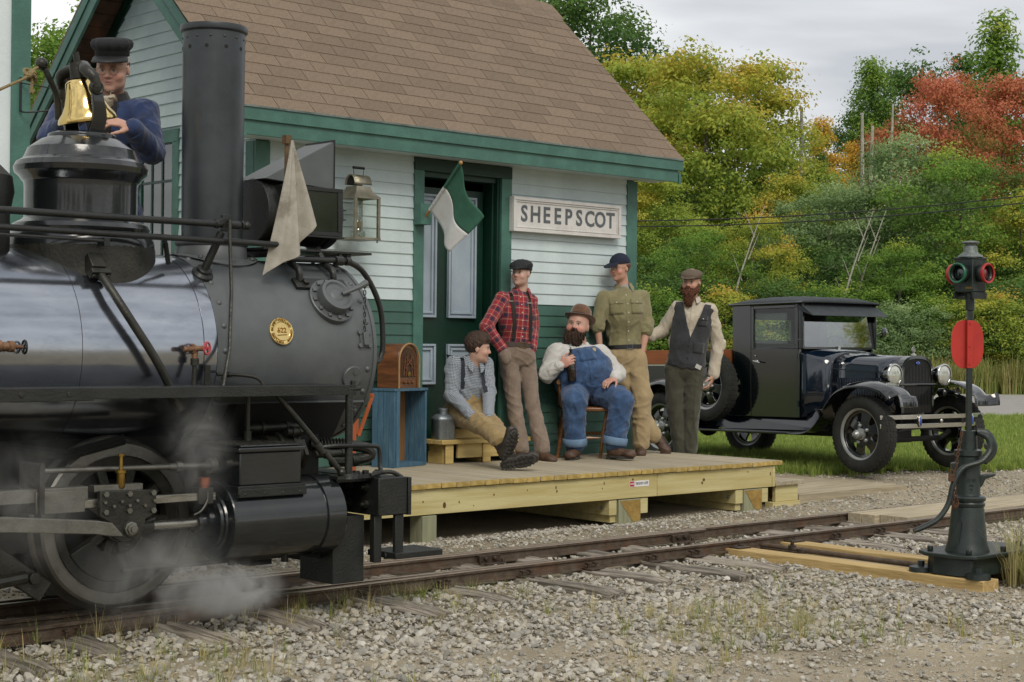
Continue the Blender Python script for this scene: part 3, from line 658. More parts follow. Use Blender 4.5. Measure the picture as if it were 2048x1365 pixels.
NOSTONE += [(11.4, 13.6, 9.0, 10.4)]
# ------------------------------------------------------------------ steam locomotive
C, ZC, SR = 7.535, 1.392, 0.492
M_jacket = mat('polished_iron_jacket', '#979da6', 0.17, 0.95, col2='#abb0b8', nscale=3, stretch=(1, 3, 3), rvar=0.07, bump=0.02, bscale=6, dirt='#6a7078', dscale=4, damt=0.35)
M_smokebox = mat('graphite_smokebox_paint', '#55595a', 0.48, 0.2, col2='#5f6364', nscale=6, bump=0.05, bscale=160, dirt='#56595a', dscale=8, damt=0.45, rvar=0.1)
M_stack = mat('stack_paint', '#34383b', 0.38, 0.3, col2='#3f4447', nscale=4, bump=0.04, bscale=140, rvar=0.1, dirt='#27292b', dscale=6, damt=0.5)
M_gloss = mat('glossy_black_enamel', '#15181a', 0.2, 0.0, col2='#1d2123', nscale=5, bump=0.05, bscale=50, coat=0.5, rvar=0.08, dirt='#2b2a22', dscale=6, damt=0.35)
M_black = mat('satin_black_paint', '#191b1a', 0.42, 0.1, col2='#232523', nscale=8, bump=0.2, bscale=90, dirt='#302d26', dscale=5, damt=0.5, rvar=0.1)
M_grime = mat('oily_black_iron', '#22231f', 0.38, 0.3, col2='#35342d', nscale=12, bump=0.16, bscale=70, dirt='#3d3a30', dscale=7, damt=0.5, rvar=0.15)
M_under = mat('sooty_shaded_underframe', '#0c0d0c', 0.8, 0.0, col2='#131412', nscale=9)
M_steel = mat('bright_rod_steel', '#8c8a82', 0.28, 0.95, col2='#a7a59c', nscale=12, stretch=(0.6, 6, 6), rvar=0.12, dirt='#4a4840', dscale=9, damt=0.5)
M_rod = mat('worn_rod_steel', '#6c6b63', 0.36, 0.8, col2='#82817a', nscale=10, bump=0.1, bscale=60, dirt='#26261f', dscale=5, damt=0.7, rvar=0.12)
M_brass = mat('polished_brass', '#dcbf7a', 0.13, 1.0, col2='#e6cc8c', nscale=4, rvar=0.04)
M_brassold = mat('dull_brass', '#9a7d3e', 0.35, 0.9, col2='#7a6132', nscale=20)
M_copper = mat('copper_cup', '#8a4f36', 0.35, 0.8, col2='#a1654a', nscale=12)
M_redval = mat('red_valve_paint', '#a83a42', 0.45, col2='#b84c50', nscale=20)
M_rusty = mat('rusty_fitting', '#6d4d38', 0.7, 0.4, col2='#8a6a50', nscale=25, bump=0.3, bscale=90)
lo = thing('steam_locomotive', 'black narrow gauge steam locomotive with tall stack standing at the platform', 'locomotive', (4.2, C, 0.11))
# boiler jacket in overlapping sheets
for (a, b, r) in ((1.7, 3.735, 0.495), (3.735, 4.40, 0.495), (4.40, 4.478, 0.4965)):
 mb = MB().lathe([(r-0.02, 0), (r, 0), (r, b-a), (r-0.02, b-a)], (a, C, ZC), (1, 0, 0), 96, caps=False)
 jk = mb.build('boiler_jacket', M_jacket, lo, angle=30)
 MB().lathe([(r+0.0003, 0.002), (r+0.0003, 0.005)], (b-0.006, C, ZC), (1, 0, 0), 96, caps=False).build('sheet_seam', M_under, jk)
mb = MB().lathe([(0.47, 0), (0.488, 0.0), (SR, 0.004), (SR, 0.99), (SR+0.006, 0.99), (SR+0.006, 1.012), (0.48, 1.018), (0.40, 1.018), (0.40, 1.05), (0.36, 1.09), (0, 1.11)], (4.476, C, ZC), (1, 0, 0), 96, caps=False)
sbx = mb.build('smokebox', M_smokebox, lo, angle=30)
def onshell(x, ang, r=SR):      # ang measured up from the horizontal on the near side
 return Vector((x, C-r*math.cos(R(ang)), ZC+r*math.sin(R(ang)))), Vector((0, -math.cos(R(ang)), math.sin(R(ang))))
mb = MB()
for x in (4.525, 5.435):
 for a in range(-75, 256, 15):
  p, n = onshell(x, a+(4 if x > 5 else 0)); mb.rivet(p-n*0.002, n, 0.0165, 0.75)
mb.build('rivet', M_smokebox, sbx, angle=60)
mb = MB()
for k in range(9):
 p, n = onshell(4.62+k*0.1, -38); mb.rivet(p-n*0.002, n, 0.012, 0.7)
p0, n0 = onshell(4.5, -33, SR+0.004); mb.bar((4.5, p0.y, p0.z), (5.46, p0.y, p0.z), 0.012, 0.012); mb.build('lap_seam', M_smokebox, sbx, angle=60)
# hand-hole cover, bolts, handle, chain and hasp
hc, hn = onshell(5.235, 33); hc = hc+hn*0.002
cov = MB().lathe([(0.135, -0.02), (0.135, 0.012), (0.129, 0.016), (0.098, 0.016), (0.098, 0.06), (0.094, 0.072), (0.078, 0.076), (0.068, 0.066), (0.04, 0.066), (0.03, 0.072), (0, 0.074)], hc, hn, 40).build('inspection_cover', M_smokebox, lo, angle=30)
u_, w_, d_ = frame(hn)
mb = MB()
for k in range(12):
 a = 2*math.pi*k/12; mb.obox(hc+hn*0.02+(u_*math.cos(a)+w_*math.sin(a))*0.115, (0.02, 0.02, 0.016), Matrix((u_, w_, hn)).transposed())
mb.build('cover_bolt', M_smokebox, cov, bevel=0.002)
mb = MB().tube([hc+hn*0.075+Vector((0.03, 0, 0)), hc+hn*0.098+Vector((0.12, 0, 0.025)), hc+hn*0.1+Vector((0.175, 0, 0.05))], [0.011, 0.014, 0.02], 10); mb.build('cover_handle', M_smokebox, cov)
mb = MB(); q0 = hc+hn*0.09+Vector((0.17, 0, 0.04)); q1, qn = onshell(5.405, 12, SR+0.012)
for k in range(7):
 t = k/6.5; p = q0.lerp(q1, t); ax = (1, 0, 0) if k % 2 else (0, 1, 0.2)
 loop = [p+Vector((0.008*math.cos(a), 0, 0.016*math.sin(a))) if k % 2 else p+Vector((0, 0.008*math.cos(a), 0.016*math.sin(a))) for a in np.linspace(0, 2*math.pi, 9)[:-1]]
 mb.tube(loop, 0.0032, 5, closed=True)
mb.build('chain', M_black, cov)
p, n = onshell(5.405, 8, SR+0.004); mm = Matrix((Vector((1, 0, 0)), Vector((0, n.z, -n.y))*-1, n)).transposed()
mb = MB().obox(p, (0.06, 0.085, 0.014), mm).obox(p+n*0.014, (0.034, 0.07, 0.018), mm)
for sx in (-1, 1):
 for sy in (-1, 1): mb.cyl(p+mm @ Vector((sx*0.03, sy*0.036, -0.005)), p+mm @ Vector((sx*0.03, sy*0.036, 0.01)), 0.013, n=10)
mb.build('hasp', M_smokebox, cov, bevel=0.002)
p, n = onshell(5.335, -16, SR); mb = MB().lathe([(0.062, -0.01), (0.062, 0.01), (0.058, 0.014), (0, 0.014)], p, n, 28); mb.hexbolt(p+n*0.012+Vector((0.012, 0, 0.03)), n, 0.016, 0.014); mb.rivet(p+n*0.012+Vector((0, 0, -0.03)), n, 0.014); mb.build('round_plate', M_smokebox, lo, angle=30)
# builder's plate with raised lettering
pc_, pn = onshell(4.868, 12.0, SR+0.001)
pl = MB().lathe([(0.073, -0.004), (0.073, 0.006), (0.070, 0.009), (0.066, 0.0075), (0.052, 0.0075), (0.050, 0.0095), (0.0475, 0.0075), (0, 0.0075)], pc_, pn, 40).build('builders_plate', M_brass, lo, angle=30)
M_bronze = mat('bronze_lettering', '#7d5620', 0.35, 0.8)
plM = Matrix((Vector((1, 0, 0)), Vector((0, pn.z, -pn.y)) * -1, pn)).transposed()
upv = plM @ Vector((0, 1, 0))
if upv.z < 0: plM = Matrix((Vector((1, 0, 0)), Vector((0, -pn.y*0+pn.z, pn.y)) , pn)).transposed()
def plate_basis():
 z = pn; x = Vector((1, 0, 0)); y = z.cross(x); return Matrix((x, y, z)).transposed()
PBm = plate_basis()
def plate_text(s, size, x, y, rot):
 me = text_mesh(s, size, 0.0012, 'CENTER', 0.0007); me.materials.append(M_bronze)
 o = inst('raised_lettering', me); o.matrix_world = Matrix.Translation(pc_+PBm @ Vector((x, y, 0.0085))) @ PBm.to_4x4() @ Matrix.Rotation(rot, 4, 'Z'); adopt(o, pl)
plate_text('622', 0.038, 0, 0.004, 0)
MBb = MB()
ring = 'PORTLAND COMPANY  PORTLAND MAINE  '
for i, ch in enumerate(ring):
 if ch == ' ': continue
 a = R(100)-2*math.pi*i/len(ring); plate_text(ch, 0.0155, 0.059*math.cos(a), 0.059*math.sin(a), a-math.pi/2)
mb = MB().obox(pc_+PBm @ Vector((0.0, -0.02, 0.0085)), (0.058, 0.005, 0.002), PBm @ Matrix.Rotation(R(4), 3, 'Z')); mb.build('plate_bar', M_bronze, pl)
# stack
SX = 4.747
stk_ = MB().lathe([(0.160, 0), (0.163, 0.2), (0.166, 1.17), (0.166, 1.225), (0.178, 1.235), (0.181, 1.25), (0.178, 1.265), (0.160, 1.268), (0.150, 1.24), (0.148, 0.9)], (SX, C, 1.86), (0, 0, 1), 56, caps=False).build('smokestack', M_stack, lo, angle=30)
mb = MB();
for k in range(14): mb.rivet((SX+0.166*math.cos(k*0.449), C+0.166*math.sin(k*0.449), 3.055), (math.cos(k*0.449), math.sin(k*0.449), 0), 0.008)
mb.build('rivet', M_stack, stk_)
mb = MB()
for k in range(10):
 a = k*0.628+0.15; mb.cyl((SX+0.150*math.cos(a), C+0.150*math.sin(a), 3.0), (SX+0.1672*math.cos(a), C+0.1672*math.sin(a), 3.0), 0.0105, n=12)
mb.build('vent_hole', M_under, stk_)
mb = MB().lathe([(0.225, 0.0), (0.215, 0.03), (0.19, 0.045), (0.185, 0.11), (0.178, 0.118)], (SX, C, 1.835), (0, 0, 1), 48, caps=False)
mb.lathe([(0.16+0.022*math.cos(t)+0.014, 1.965+0.022*math.sin(t)-1.835) for t in np.linspace(-1.6, 1.6, 9)], (SX, C, 1.835), (0, 0, 1), 48, caps=False); mb.build('stack_base', M_smokebox, stk_, angle=40)
mb = MB()
nsd = 48; ringo = []; ringi = []
for i in range(nsd):
 a = 2*math.pi*i/nsd; x = 0.25*math.cos(a); y = 0.23*math.sin(a)
 for rr_, lst in ((1.0, ringo), (0.8, ringi)):
  yy = y*rr_; lst.append(Vector((SX+x*rr_, C+yy, ZC+math.sqrt((SR+0.012)**2-yy*yy)+ (0.0 if rr_ == 1 else 0.006))))
mb.loft([ringo, ringi], caps=False)
for i in range(0, nsd, 6): mb.hexbolt(ringo[i].lerp(ringi[i], 0.5), (0, 0, 1), 0.014, 0.014)
mb.build('stack_saddle', M_smokebox, stk_, angle=40)
# steam dome
DX = 3.977
dome = MB().lathe([(0, 2.478), (0.13, 2.474), (0.205, 2.442), (0.264, 2.398), (0.278, 2.362), (0.288, 2.345), (0.318, 2.328), (0.332, 2.302), (0.327, 2.275), (0.302, 2.255), (0.292, 2.238), (0.281, 2.228), (0.278, 2.20), (0.278, 2.05), (0.292, 2.038), (0.332, 2.018), (0.346, 1.996), (0.342, 1.976), (0.354, 1.962), (0.366, 1.935), (0.368, 1.90)], (DX, C, 0), (0, 0, 1), 72, caps=False).build('steam_dome', M_gloss, lo, angle=28)
mb = MB(); nsd = 56; r1 = []; r2 = []
for i in range(nsd):
 a = 2*math.pi*i/nsd; y = 0.368*math.sin(a); r1.append(Vector((DX+0.368*math.cos(a), C+y, 1.905))); r2.append(Vector((DX+0.372*math.cos(a), C+0.372*math.sin(a), ZC+math.sqrt(max(0, 0.51**2-(0.372*math.sin(a))**2))-0.035)))
mb.loft([r1, r2], caps=False); mb.build('dome_casing', M_grime, dome, angle=30)
mb = MB().lathe([(0.27, 2.05), (0.29, 2.15), (0.28, 2.22), (0.2, 2.3), (0, 2.33)], (3.30, C, 0), (0, 0, 1), 48, caps=False).lathe([(0.27, 1.8), (0.27, 2.05)], (3.30, C, 0), (0, 0, 1), 48, caps=False); mb.build('sand_dome', M_black, lo, angle=35)
# bell, yoke and stand
BX = 4.01; bt = R(12)
bax = Vector((-math.sin(bt), 0, math.cos(bt))); bo = Vector((BX-0.0, C, 2.545))
bell = MB().lathe([(0.138, 0.004), (0.146, 0.0), (0.149, 0.008), (0.142, 0.028), (0.122, 0.055), (0.104, 0.09), (0.092, 0.13), (0.084, 0.165), (0.079, 0.198), (0.070, 0.212), (0.03, 0.22), (0, 0.222)], bo, bax, 56, caps=False).build('bell', M_brass, lo, angle=50)
mb = MB().lathe([(0.134, 0.006), (0.11, 0.03), (0.08, 0.1), (0.07, 0.2)], bo, bax, 40, caps=False); mb.sphere(bo+bax*0.02, 0.024, 12, 8); mb.cyl(bo+bax*0.03, bo+bax*0.2, 0.009); mb.build('clapper', M_under, bell)
mb = MB()
SXb = BX-0.082
for k, s in enumerate((1, -1)):                  # stand arms rising from the dome top
 P = [(SXb+0.055, C-s*0.11, 2.455), (SXb+0.065, C-s*0.148, 2.55), (SXb+0.048, C-s*0.162, 2.64), (SXb+0.035, C-s*0.16, 2.70)]
 wid = [0.085, 0.075, 0.062, 0.05]; rings = []
 PP = smoothpath(P, 4); ww = np.interp(np.linspace(0, 3, len(PP)), range(4), wid)
 for p, w in zip(PP, ww): rings.append([p+Vector((-w/2, -0.012*s, 0)), p+Vector((w/2, -0.012*s, 0)), p+Vector((w/2, 0.012*s, 0)), p+Vector((-w/2, 0.012*s, 0))])
 mb.loft(rings)
mb.lathe([(0.17, 0), (0.17, 0.02), (0.15, 0.028), (0, 0.028)], (BX-0.03, C, 2.452), (0, 0, 1), 32); mb.build('bell_stand', M_gloss, lo, bevel=0.004)
mb = MB()
top = bo+bax*0.245
for s in (1, -1):
 P = smoothpath([Vector((SXb+0.035, C-s*0.172, 2.695)), Vector((SXb+0.022, C-s*0.168, 2.745)), Vector((SXb-0.0, C-s*0.125, 2.785)), top+Vector((0.0, -s*0.05, 0.028)), top+Vector((0, 0, 0.028))], 5)
 mb.tube(P, [0.026]*5+[0.03]*(len(P)-5), 10)
 c = Vector((SXb+0.035, C-s*0.17, 2.693)); mb.lathe([(0.03, -0.02), (0.036, -0.012), (0.036, 0.012), (0.03, 0.017), (0.024, 0.012), (0.018, 0.017), (0, 0.015)], c, (0, -s, 0), 24)
mb.cyl(top-bax*0.025, top+bax*0.055, 0.05, 0.042, n=16); mb.cyl(top+bax*0.05, top+bax*0.105, 0.016, n=10)
mb.tube(smoothpath([Vector((BX-0.09, C+0.14, 2.56)), Vector((BX-0.11, C+0.12, 2.67)), Vector((BX-0.165, C+0.1, 2.76)), Vector((BX-0.2, C+0.1, 2.82))], 4), [0.02]*4+[0.016]*9, 8)
mb.sphere((BX-0.205, C+0.1, 2.825), 0.033, 12, 8); mb.build('bell_yoke', M_grime, lo, angle=50)
M_rope = mat('tan_rope', '#7a6a4a', 0.95, col2='#9a8860', nscale=60, bump=0.6, bscale=200)
P = smoothpath([(BX-0.21, C+0.1, 2.815), (BX-0.28, C+0.08, 2.77), (BX-0.36, C+0.05, 2.71), (3.2, C-0.05, 2.52), (2.5, C-0.1, 2.45)], 6)
mb = MB().tube(P, 0.008, 6); kc = Vector((BX-0.275, C+0.08, 2.77))
for k in range(5): mb.tube([kc+Vector((0.022*math.cos(a)+0.005*k-0.01, 0.02*math.sin(a), 0.02*math.sin(a+k)-0.006*k)) for a in np.linspace(0, 6.2, 10)], 0.0075, 5)
mb.tube(smoothpath([kc, kc+Vector((0.01, 0, -0.05)), kc+Vector((0.005, 0, -0.1)), kc+Vector((0.02, 0, -0.085))], 4), 0.008, 5)
mb.build('bell_rope', M_rope, lo)
# handrails and their bracket
hy = 7.13
mb = MB().tube([(2.2, hy, 2.036), (4.66, hy, 2.038)], 0.0175, 12).sphere((4.70, hy, 2.039), 0.022, 12, 8).lathe([(0.024, 0), (0.024, 0.012)], (4.665, hy, 2.038), (1, 0, 0), 14).lathe([(0.021, 0), (0.021, 0.05)], (4.60, hy, 2.038), (1, 0, 0), 14)
mb.lathe([(0.023, 0), (0.023, 0.014)], (4.51, hy, 2.038), (1, 0, 0), 14); mb.build('handrail', M_black, lo, angle=40)
mb = MB().tube([(2.2, hy-0.01, 1.962), (4.92, hy-0.01, 1.95)], 0.0155, 12).lathe([(0.018, 0), (0.018, 0.045)], (4.9, hy-0.01, 1.95), (1, 0, 0), 12); mb.build('handrail', M_black, lo, angle=40)
mb = MB().tube([(2.2, hy-0.02, 1.93), (3.87, hy-0.02, 1.918)], 0.0085, 8).obox((3.89, hy-0.01, 1.914), (0.03, 0.03, 0.04)); mb.build('control_rod', M_black, lo)
bp, bn = onshell(4.50, 52)
mb = MB().lathe([(0.058, -0.01), (0.056, 0.012), (0.046, 0.022), (0.04, 0.026), (0.04, 0.04), (0.03, 0.045)], bp, bn, 24).tube([bp+bn*0.03, bp+Vector((0.03, -0.06, 0.13)), Vector((4.56, hy+0.02, 2.0))], 0.021, 12).obox((4.572, hy, 2.045), (0.045, 0.03, 0.085)).obox((4.54, hy-0.005, 2.05), (0.08, 0.028, 0.03), Matrix.Rotation(R(-25), 3, 'Y'))
mb.build('handrail_bracket', M_black, lo, bevel=0.003)
mb = MB().tube([(4.578, hy-0.03, 2.06), (4.572, hy-0.04, 1.98), (4.56, 7.05, 1.7), (4.50, 6.97, 1.4), (4.43, 6.92, 1.20)], 0.0095, 8).tube([(3.1, 7.75, 1.85), (3.12, 7.7, 1.72)], 0.01, 6); mb.build('drain_rod', M_grime, lo)
mb = MB().tube([(4.26, hy+0.06, 1.93), (4.30, hy+0.1, 1.83)], 0.013, 8).tube([(4.22, hy-0.0, 1.962), (4.26, hy+0.06, 1.93)], 0.01, 8); mb.build('handrail_post', M_black, lo)
# headlight
HZ = 2.152
hl = MB().lathe([(0.0, -0.002), (0.176, 0), (0.182, 0.006), (0.182, 0.035), (0.176, 0.036), (0.176, 0.40), (0.182, 0.402), (0.182, 0.42), (0.178, 0.425), (0.178, 0.44), (0.186, 0.445), (0.186, 0.49), (0.18, 0.5), (0.16, 0.51), (0, 0.512)], (4.99, C, HZ), (1, 0, 0), 56, caps=False).build('headlight', M_black, lo, angle=30)
x0, x1, z0, z1, yy = 5.07, 5.46, 2.03, 2.295, C-0.19
mb = MB().box((x0, yy, z0), (x1, C+0.19, z1))
mb.build('lamp_box', M_black, hl, bevel=0.004)
mb = MB().box((x0-0.008, yy-0.012, z1-0.022), (x1+0.008, yy-0.001, z1)).box((x0-0.008, yy-0.012, z0), (x1+0.008, yy-0.001, z0+0.022)).box((x0-0.008, yy-0.012, z0+0.022), (x0+0.024, yy-0.001, z1-0.022)).box((x1-0.024, yy-0.012, z0+0.022), (x1+0.008, yy-0.001, z1-0.022)).box((x0-0.02, yy-0.014, z0-0.012), (x1+0.02, yy+0.1, z0-0.001))
for z in (2.23, 2.08): mb.cyl((x0+0.012, yy-0.018, z-0.015), (x0+0.012, yy-0.018, z+0.015), 0.007, n=8)
mb.build('lamp_frame', M_black, hl, bevel=0.002)
MB().box((x0+0.026, yy-0.006, z0+0.024), (x1-0.026, yy-0.003, z1-0.024)).build('number_glass', mat('dark_lamp_glass', '#161c14', 0.08, 0.0, col2='#24291c', nscale=6), hl)
mb = MB().prism([(4.985, C-0.135, 2.325), (5.455, C-0.135, 2.325-0.03), (5.455, C-0.135, 2.555), (5.44, C-0.135, 2.562)], (0, 0.27, 0)); mb.build('lamp_chimney', M_smokebox, hl, bevel=0.004)
mb = MB().box((5.45, C-0.14, 2.30), (5.456, C+0.14, 2.575)); mb.build('chimney_back', M_black, hl)
mb = MB()
for a in (8, -8): mb.obox((5.46, C-0.19*math.cos(R(a)), HZ+0.19*math.sin(R(a))), (0.07, 0.016, 0.006))
mb.obox((5.455, C-0.185, HZ), (0.04, 0.012, 0.05)); mb.build('door_clasp', M_black, hl)
mb = MB().box((4.93, C-0.22, 1.935), (5.66, C+0.22, 1.948)).box((5.0, C-0.2, 1.90), (5.03, C+0.2, 1.935)).box((5.5, C-0.2, 1.91), (5.53, C+0.2, 1.935)).box((5.1, C-0.05, 1.948), (5.13, C+0.05, 1.985)).box((5.4, C-0.05, 1.948), (5.43, C+0.05, 1.985))
for x in (5.12, 5.3, 5.45): mb.hexbolt((x, C-0.2, 1.935), (0, 0, -1), 0.014, 0.02)
mb.build('lamp_shelf', M_black, lo, bevel=0.002)
mb = MB()
for x in (5.085, 5.31):
 a, an = onshell(x, 48); mb.tube(smoothpath([a+an*0.012, Vector((x-0.005, C-0.33, 1.83)), Vector((x, C-0.25, 1.87)), Vector((x, C-0.2, 1.93))], 4), 0.02, 8)
a0, an = onshell(5.05, 46, SR+0.01); a1, _ = onshell(5.37, 46, SR+0.01)
u2 = an.cross(Vector((1, 0, 0))); mb.obox((a0+a1)/2, (0.34, 0.075, 0.02), Matrix((Vector((1, 0, 0)), u2, an)).transposed())
for x in (5.11, 5.32):
 p, n = onshell(x, 46, SR+0.018); mb.hexbolt(p, n, 0.02, 0.018)
mb.build('shelf_bracket', M_black, lo, bevel=0.003)
P = smoothpath([(5.0, C-0.27, 1.885), (5.3, C-0.27, 1.89), (5.46, C-0.25, 1.89), (5.6, C-0.23, 1.83), (5.72, C-0.22, 1.65), (5.745, C-0.22, 1.45), (5.73, C-0.22, 1.36), (5.67, C-0.24, 1.33), (5.5, C-0.25, 1.325)], 6)
mb = MB().tube(P, 0.0165, 10).lathe([(0.026, 0), (0.026, 0.05)], (5.37, C-0.265, 1.89), (1, 0, 0), 14).lathe([(0.023, 0), (0.023, 0.03)], (5.45, C-0.255, 1.89), (1, 0, 0), 14); mb.build('front_grab_rail', M_black, lo, angle=50)
# running board with its end post and braces
ry = 6.72
mb = MB().box((2.0, ry+0.006, 1.207), (5.10, 7.12, 1.222)).box((3.60, ry, 1.172), (5.11, ry+0.012, 1.2235)); mb.build('running_board', M_black, lo, bevel=0.002)
mb = MB().box((2.0, ry-0.004, 1.165), (3.62, ry+0.012, 1.2245))
for x in (3.0, 3.27, 3.50): mb.cyl((x, ry-0.008, 1.195), (x, ry-0.003, 1.195), 0.013, n=12)
mb.build('running_board_edge', M_black, lo, bevel=0.003)
mb = MB().tube([(5.075, 6.735, 1.205), (5.075, 6.735, 0.76)], 0.0205, 12).lathe([(0.055, 0), (0.05, 0.025), (0.026, 0.03)], (5.075, 6.735, 0.742), (0, 0, 1), 20).box((4.98, 6.70, 0.742), (5.22, 6.77, 0.757)).hexbolt((5.10, 6.735, 1.225), (0, 0, 1), 0.015, 0.02).tube([(5.06, 6.73, 1.20), (5.14, 6.73, 1.205)], 0.013, 8)
mb.build('end_post', M_black, lo, angle=40)
mb = MB().tube([(4.66, 6.80, 1.19), (5.03, 6.74, 0.78)], 0.0145, 10).sphere((5.035, 6.74, 0.775), 0.024, 10, 6).tube([(4.885, 6.755, 0.925), (4.925, 6.75, 0.88)], 0.021, 10); mb.build('diagonal_brace', M_grime, lo, angle=50)
mb = MB().tube(smoothpath([(4.90, 6.76, 0.905), (5.0, 6.72, 0.915), (5.22, 6.72, 0.905), (5.262, 6.72, 0.885), (5.268, 6.72, 0.8), (5.255, 6.70, 0.77), (5.19, 6.70, 0.755)], 4), 0.0115, 8); mb.build('uncoupling_lever', M_black, lo)
mb = MB().tube(smoothpath([(5.1, 7.1, 0.9), (5.25, 7.0, 0.895), (5.36, 6.95, 0.875), (5.38, 6.95, 0.835), (5.3, 6.98, 0.815), (5.16, 7.0, 0.81)], 5), 0.03, 10)
for k in range(10): mb.lathe([(0.026, 0), (0.036, 0.006), (0.026, 0.012)], (5.12+k*0.014, 7.08-k*0.009, 0.9), (1, -0.6, 0), 12, caps=False)
mb.lathe([(0.036, 0), (0.036, 0.04)], (5.3, 6.97, 0.815), (-1, 0, 0), 12); mb.build('air_hose', M_grime, lo)
for (x, y, z, r, l) in ((4.72, 6.98, 0.9, 0.06, 0.2), (4.62, 7.02, 1.0, 0.025, 0.34), (4.82, 6.93, 0.98, 0.022, 0.1), (4.86, 7.0, 0.86, 0.07, 0.1), (4.98, 6.9, 0.86, 0.02, 0.22)):
 mb = MB().lathe([(r, 0), (r, l)], (x, y, z), (1, 0, 0), 14); mb.lathe([(r*1.3, 0), (r*1.3, 0.02)], (x+l*0.3, y, z), (1, 0, 0), 14); mb.lathe([(r*1.25, 0), (r*1.25, 0.02)], (x+l*0.75, y, z), (1, 0, 0), 6); mb.build('pipe_fitting', M_grime, lo, angle=40)
for x in (5.1, 5.16, 5.22, 5.3): MB().hexbolt((x, 6.78, 0.745), (0, 0, 1), 0.018, 0.03).build('deck_bolt', M_grime, lo)
MB().tube(smoothpath([(5.24, 6.74, 0.76), (5.34, 6.72, 0.765), (5.40, 6.7, 0.735)], 4), 0.012, 8).build('drain_pipe', M_grime, lo)
# front end beam, steps and pilot frame
mb = MB().box((5.215, 6.66, 0.545), (5.405, 8.41, 0.742)); beam = mb.build('end_beam', M_black, lo, bevel=0.006)
MB().box((5.408, 6.655, 0.54), (5.43, 8.415, 0.738)).build('beam_face_plate', M_black, lo, bevel=0.003)
mb = MB().box((4.72, 6.75, 0.722), (5.21, 8.3, 0.738)); mb.build('front_deck_plate', M_black, lo)
mb = MB()
for (y, z) in ((6.76, 0.69), (6.9, 0.69), (6.76, 0.60), (6.9, 0.60)):
 mb.hexbolt((5.214, y, z), (-1, 0, 0), 0.022, 0.02); mb.cyl((5.2, y, z), (5.175, y, z), 0.01, n=8)
mb.build('beam_bolt', M_grime, beam)
mb = MB().box((5.0, 6.76, 0.20), (5.2, 7.05, 0.545)).box((5.22, 6.70, 0.30), (5.27, 6.74, 0.545)).box((5.34, 6.675, 0.31), (5.395, 6.70, 0.545)).cyl((5.3, 6.72, 0.33), (5.38, 6.69, 0.33), 0.02)
mb.build('step_hanger', M_black, lo, bevel=0.004)
mb = MB().box((5.30, 6.62, 0.318), (5.62, 6.86, 0.35)); mb.build('step_board', M_black, lo, bevel=0.004)
mb = MB().prism([(4.86, 6.9, 0.37), (5.2, 6.82, 0.25), (5.2, 8.2, 0.25), (4.86, 8.15, 0.37)], (0, 0, 0.05)).box((5.05, 7.6, 0.2), (5.2, 7.75, 0.545)).box((5.0, 8.1, 0.25), (5.2, 8.3, 0.545)).prism([(4.98, 7.0, 0.545), (5.2, 7.0, 0.545), (5.2, 7.0, 0.36)], (0, 0.05, 0)); mb.build('pilot_frame', M_under, lo)
# cylinder, valve chest
cy, cz, cr = 6.85, 0.56, 0.196
mb = MB().lathe([(0.05, -0.10), (0.05, -0.06), (0.075, -0.055), (0.075, -0.03), (0.12, -0.025), (0.125, -0.012), (0.14, -0.01), (0.145, 0.0), (0.165, 0.002), (cr-0.004, 0.008), (cr, 0.014), (cr, 0.555), (cr+0.01, 0.557), (cr+0.01, 0.665), (cr+0.003, 0.675), (0.12, 0.678), (0, 0.69)], (4.335, cy, cz), (1, 0, 0), 56, caps=False)
cyl_ = mb.build('cylinder', M_gloss, lo, angle=28)
mb = MB().box((4.375, 6.672, 0.685), (4.77, 7.1, 0.725)).box((4.37, 6.675, 0.70), (4.765, 7.1, 0.74)); mb.obox((4.572, 6.682, 0.70), (0.40, 0.012, 0.035), Matrix.Rotation(R(12), 3, 'X'))
for x in (4.41, 4.52, 4.63, 4.73): mb.rivet((x, 6.674, 0.70), (0, -1, 0.2), 0.008)
mb.build('chest_flange', M_black, cyl_, bevel=0.003)
mb = MB().box((4.39, 6.695, 0.74), (4.75, 7.1, 0.90)).box((4.375, 6.68, 0.902), (4.765, 7.12, 0.925)).box((4.40, 6.705, 0.925), (4.74, 7.1, 0.937)); mb.build('valve_chest', M_gloss, lo, bevel=0.006)
mb = MB()
for i in range(14):
 for j in range(8): mb.obox((4.415+i*0.024+(j % 2)*0.012, 6.72+j*0.045, 0.9375), (0.012, 0.03, 0.004), Matrix.Rotation(R(45 if (i+j) % 2 else -45), 3, 'Z'))
mb.tube([(4.60, 6.95, 0.93), (4.60, 6.95, 1.2)], 0.012, 8).lathe([(0.02, 0), (0.02, 0.05)], (4.60, 6.95, 0.94), (0, 0, 1), 8); mb.build('tread_cover', M_grime, lo)
mb = MB().tube([(4.48, 6.9, 0.40), (4.48, 6.9, 0.33)], 0.02, 10).tube([(4.8, 6.9, 0.4), (4.8, 6.9, 0.32)], 0.02, 10).tube([(3.9, 6.95, 0.345), (4.85, 6.95, 0.345)], 0.012, 8); mb.build('cylinder_cock', M_grime, lo)
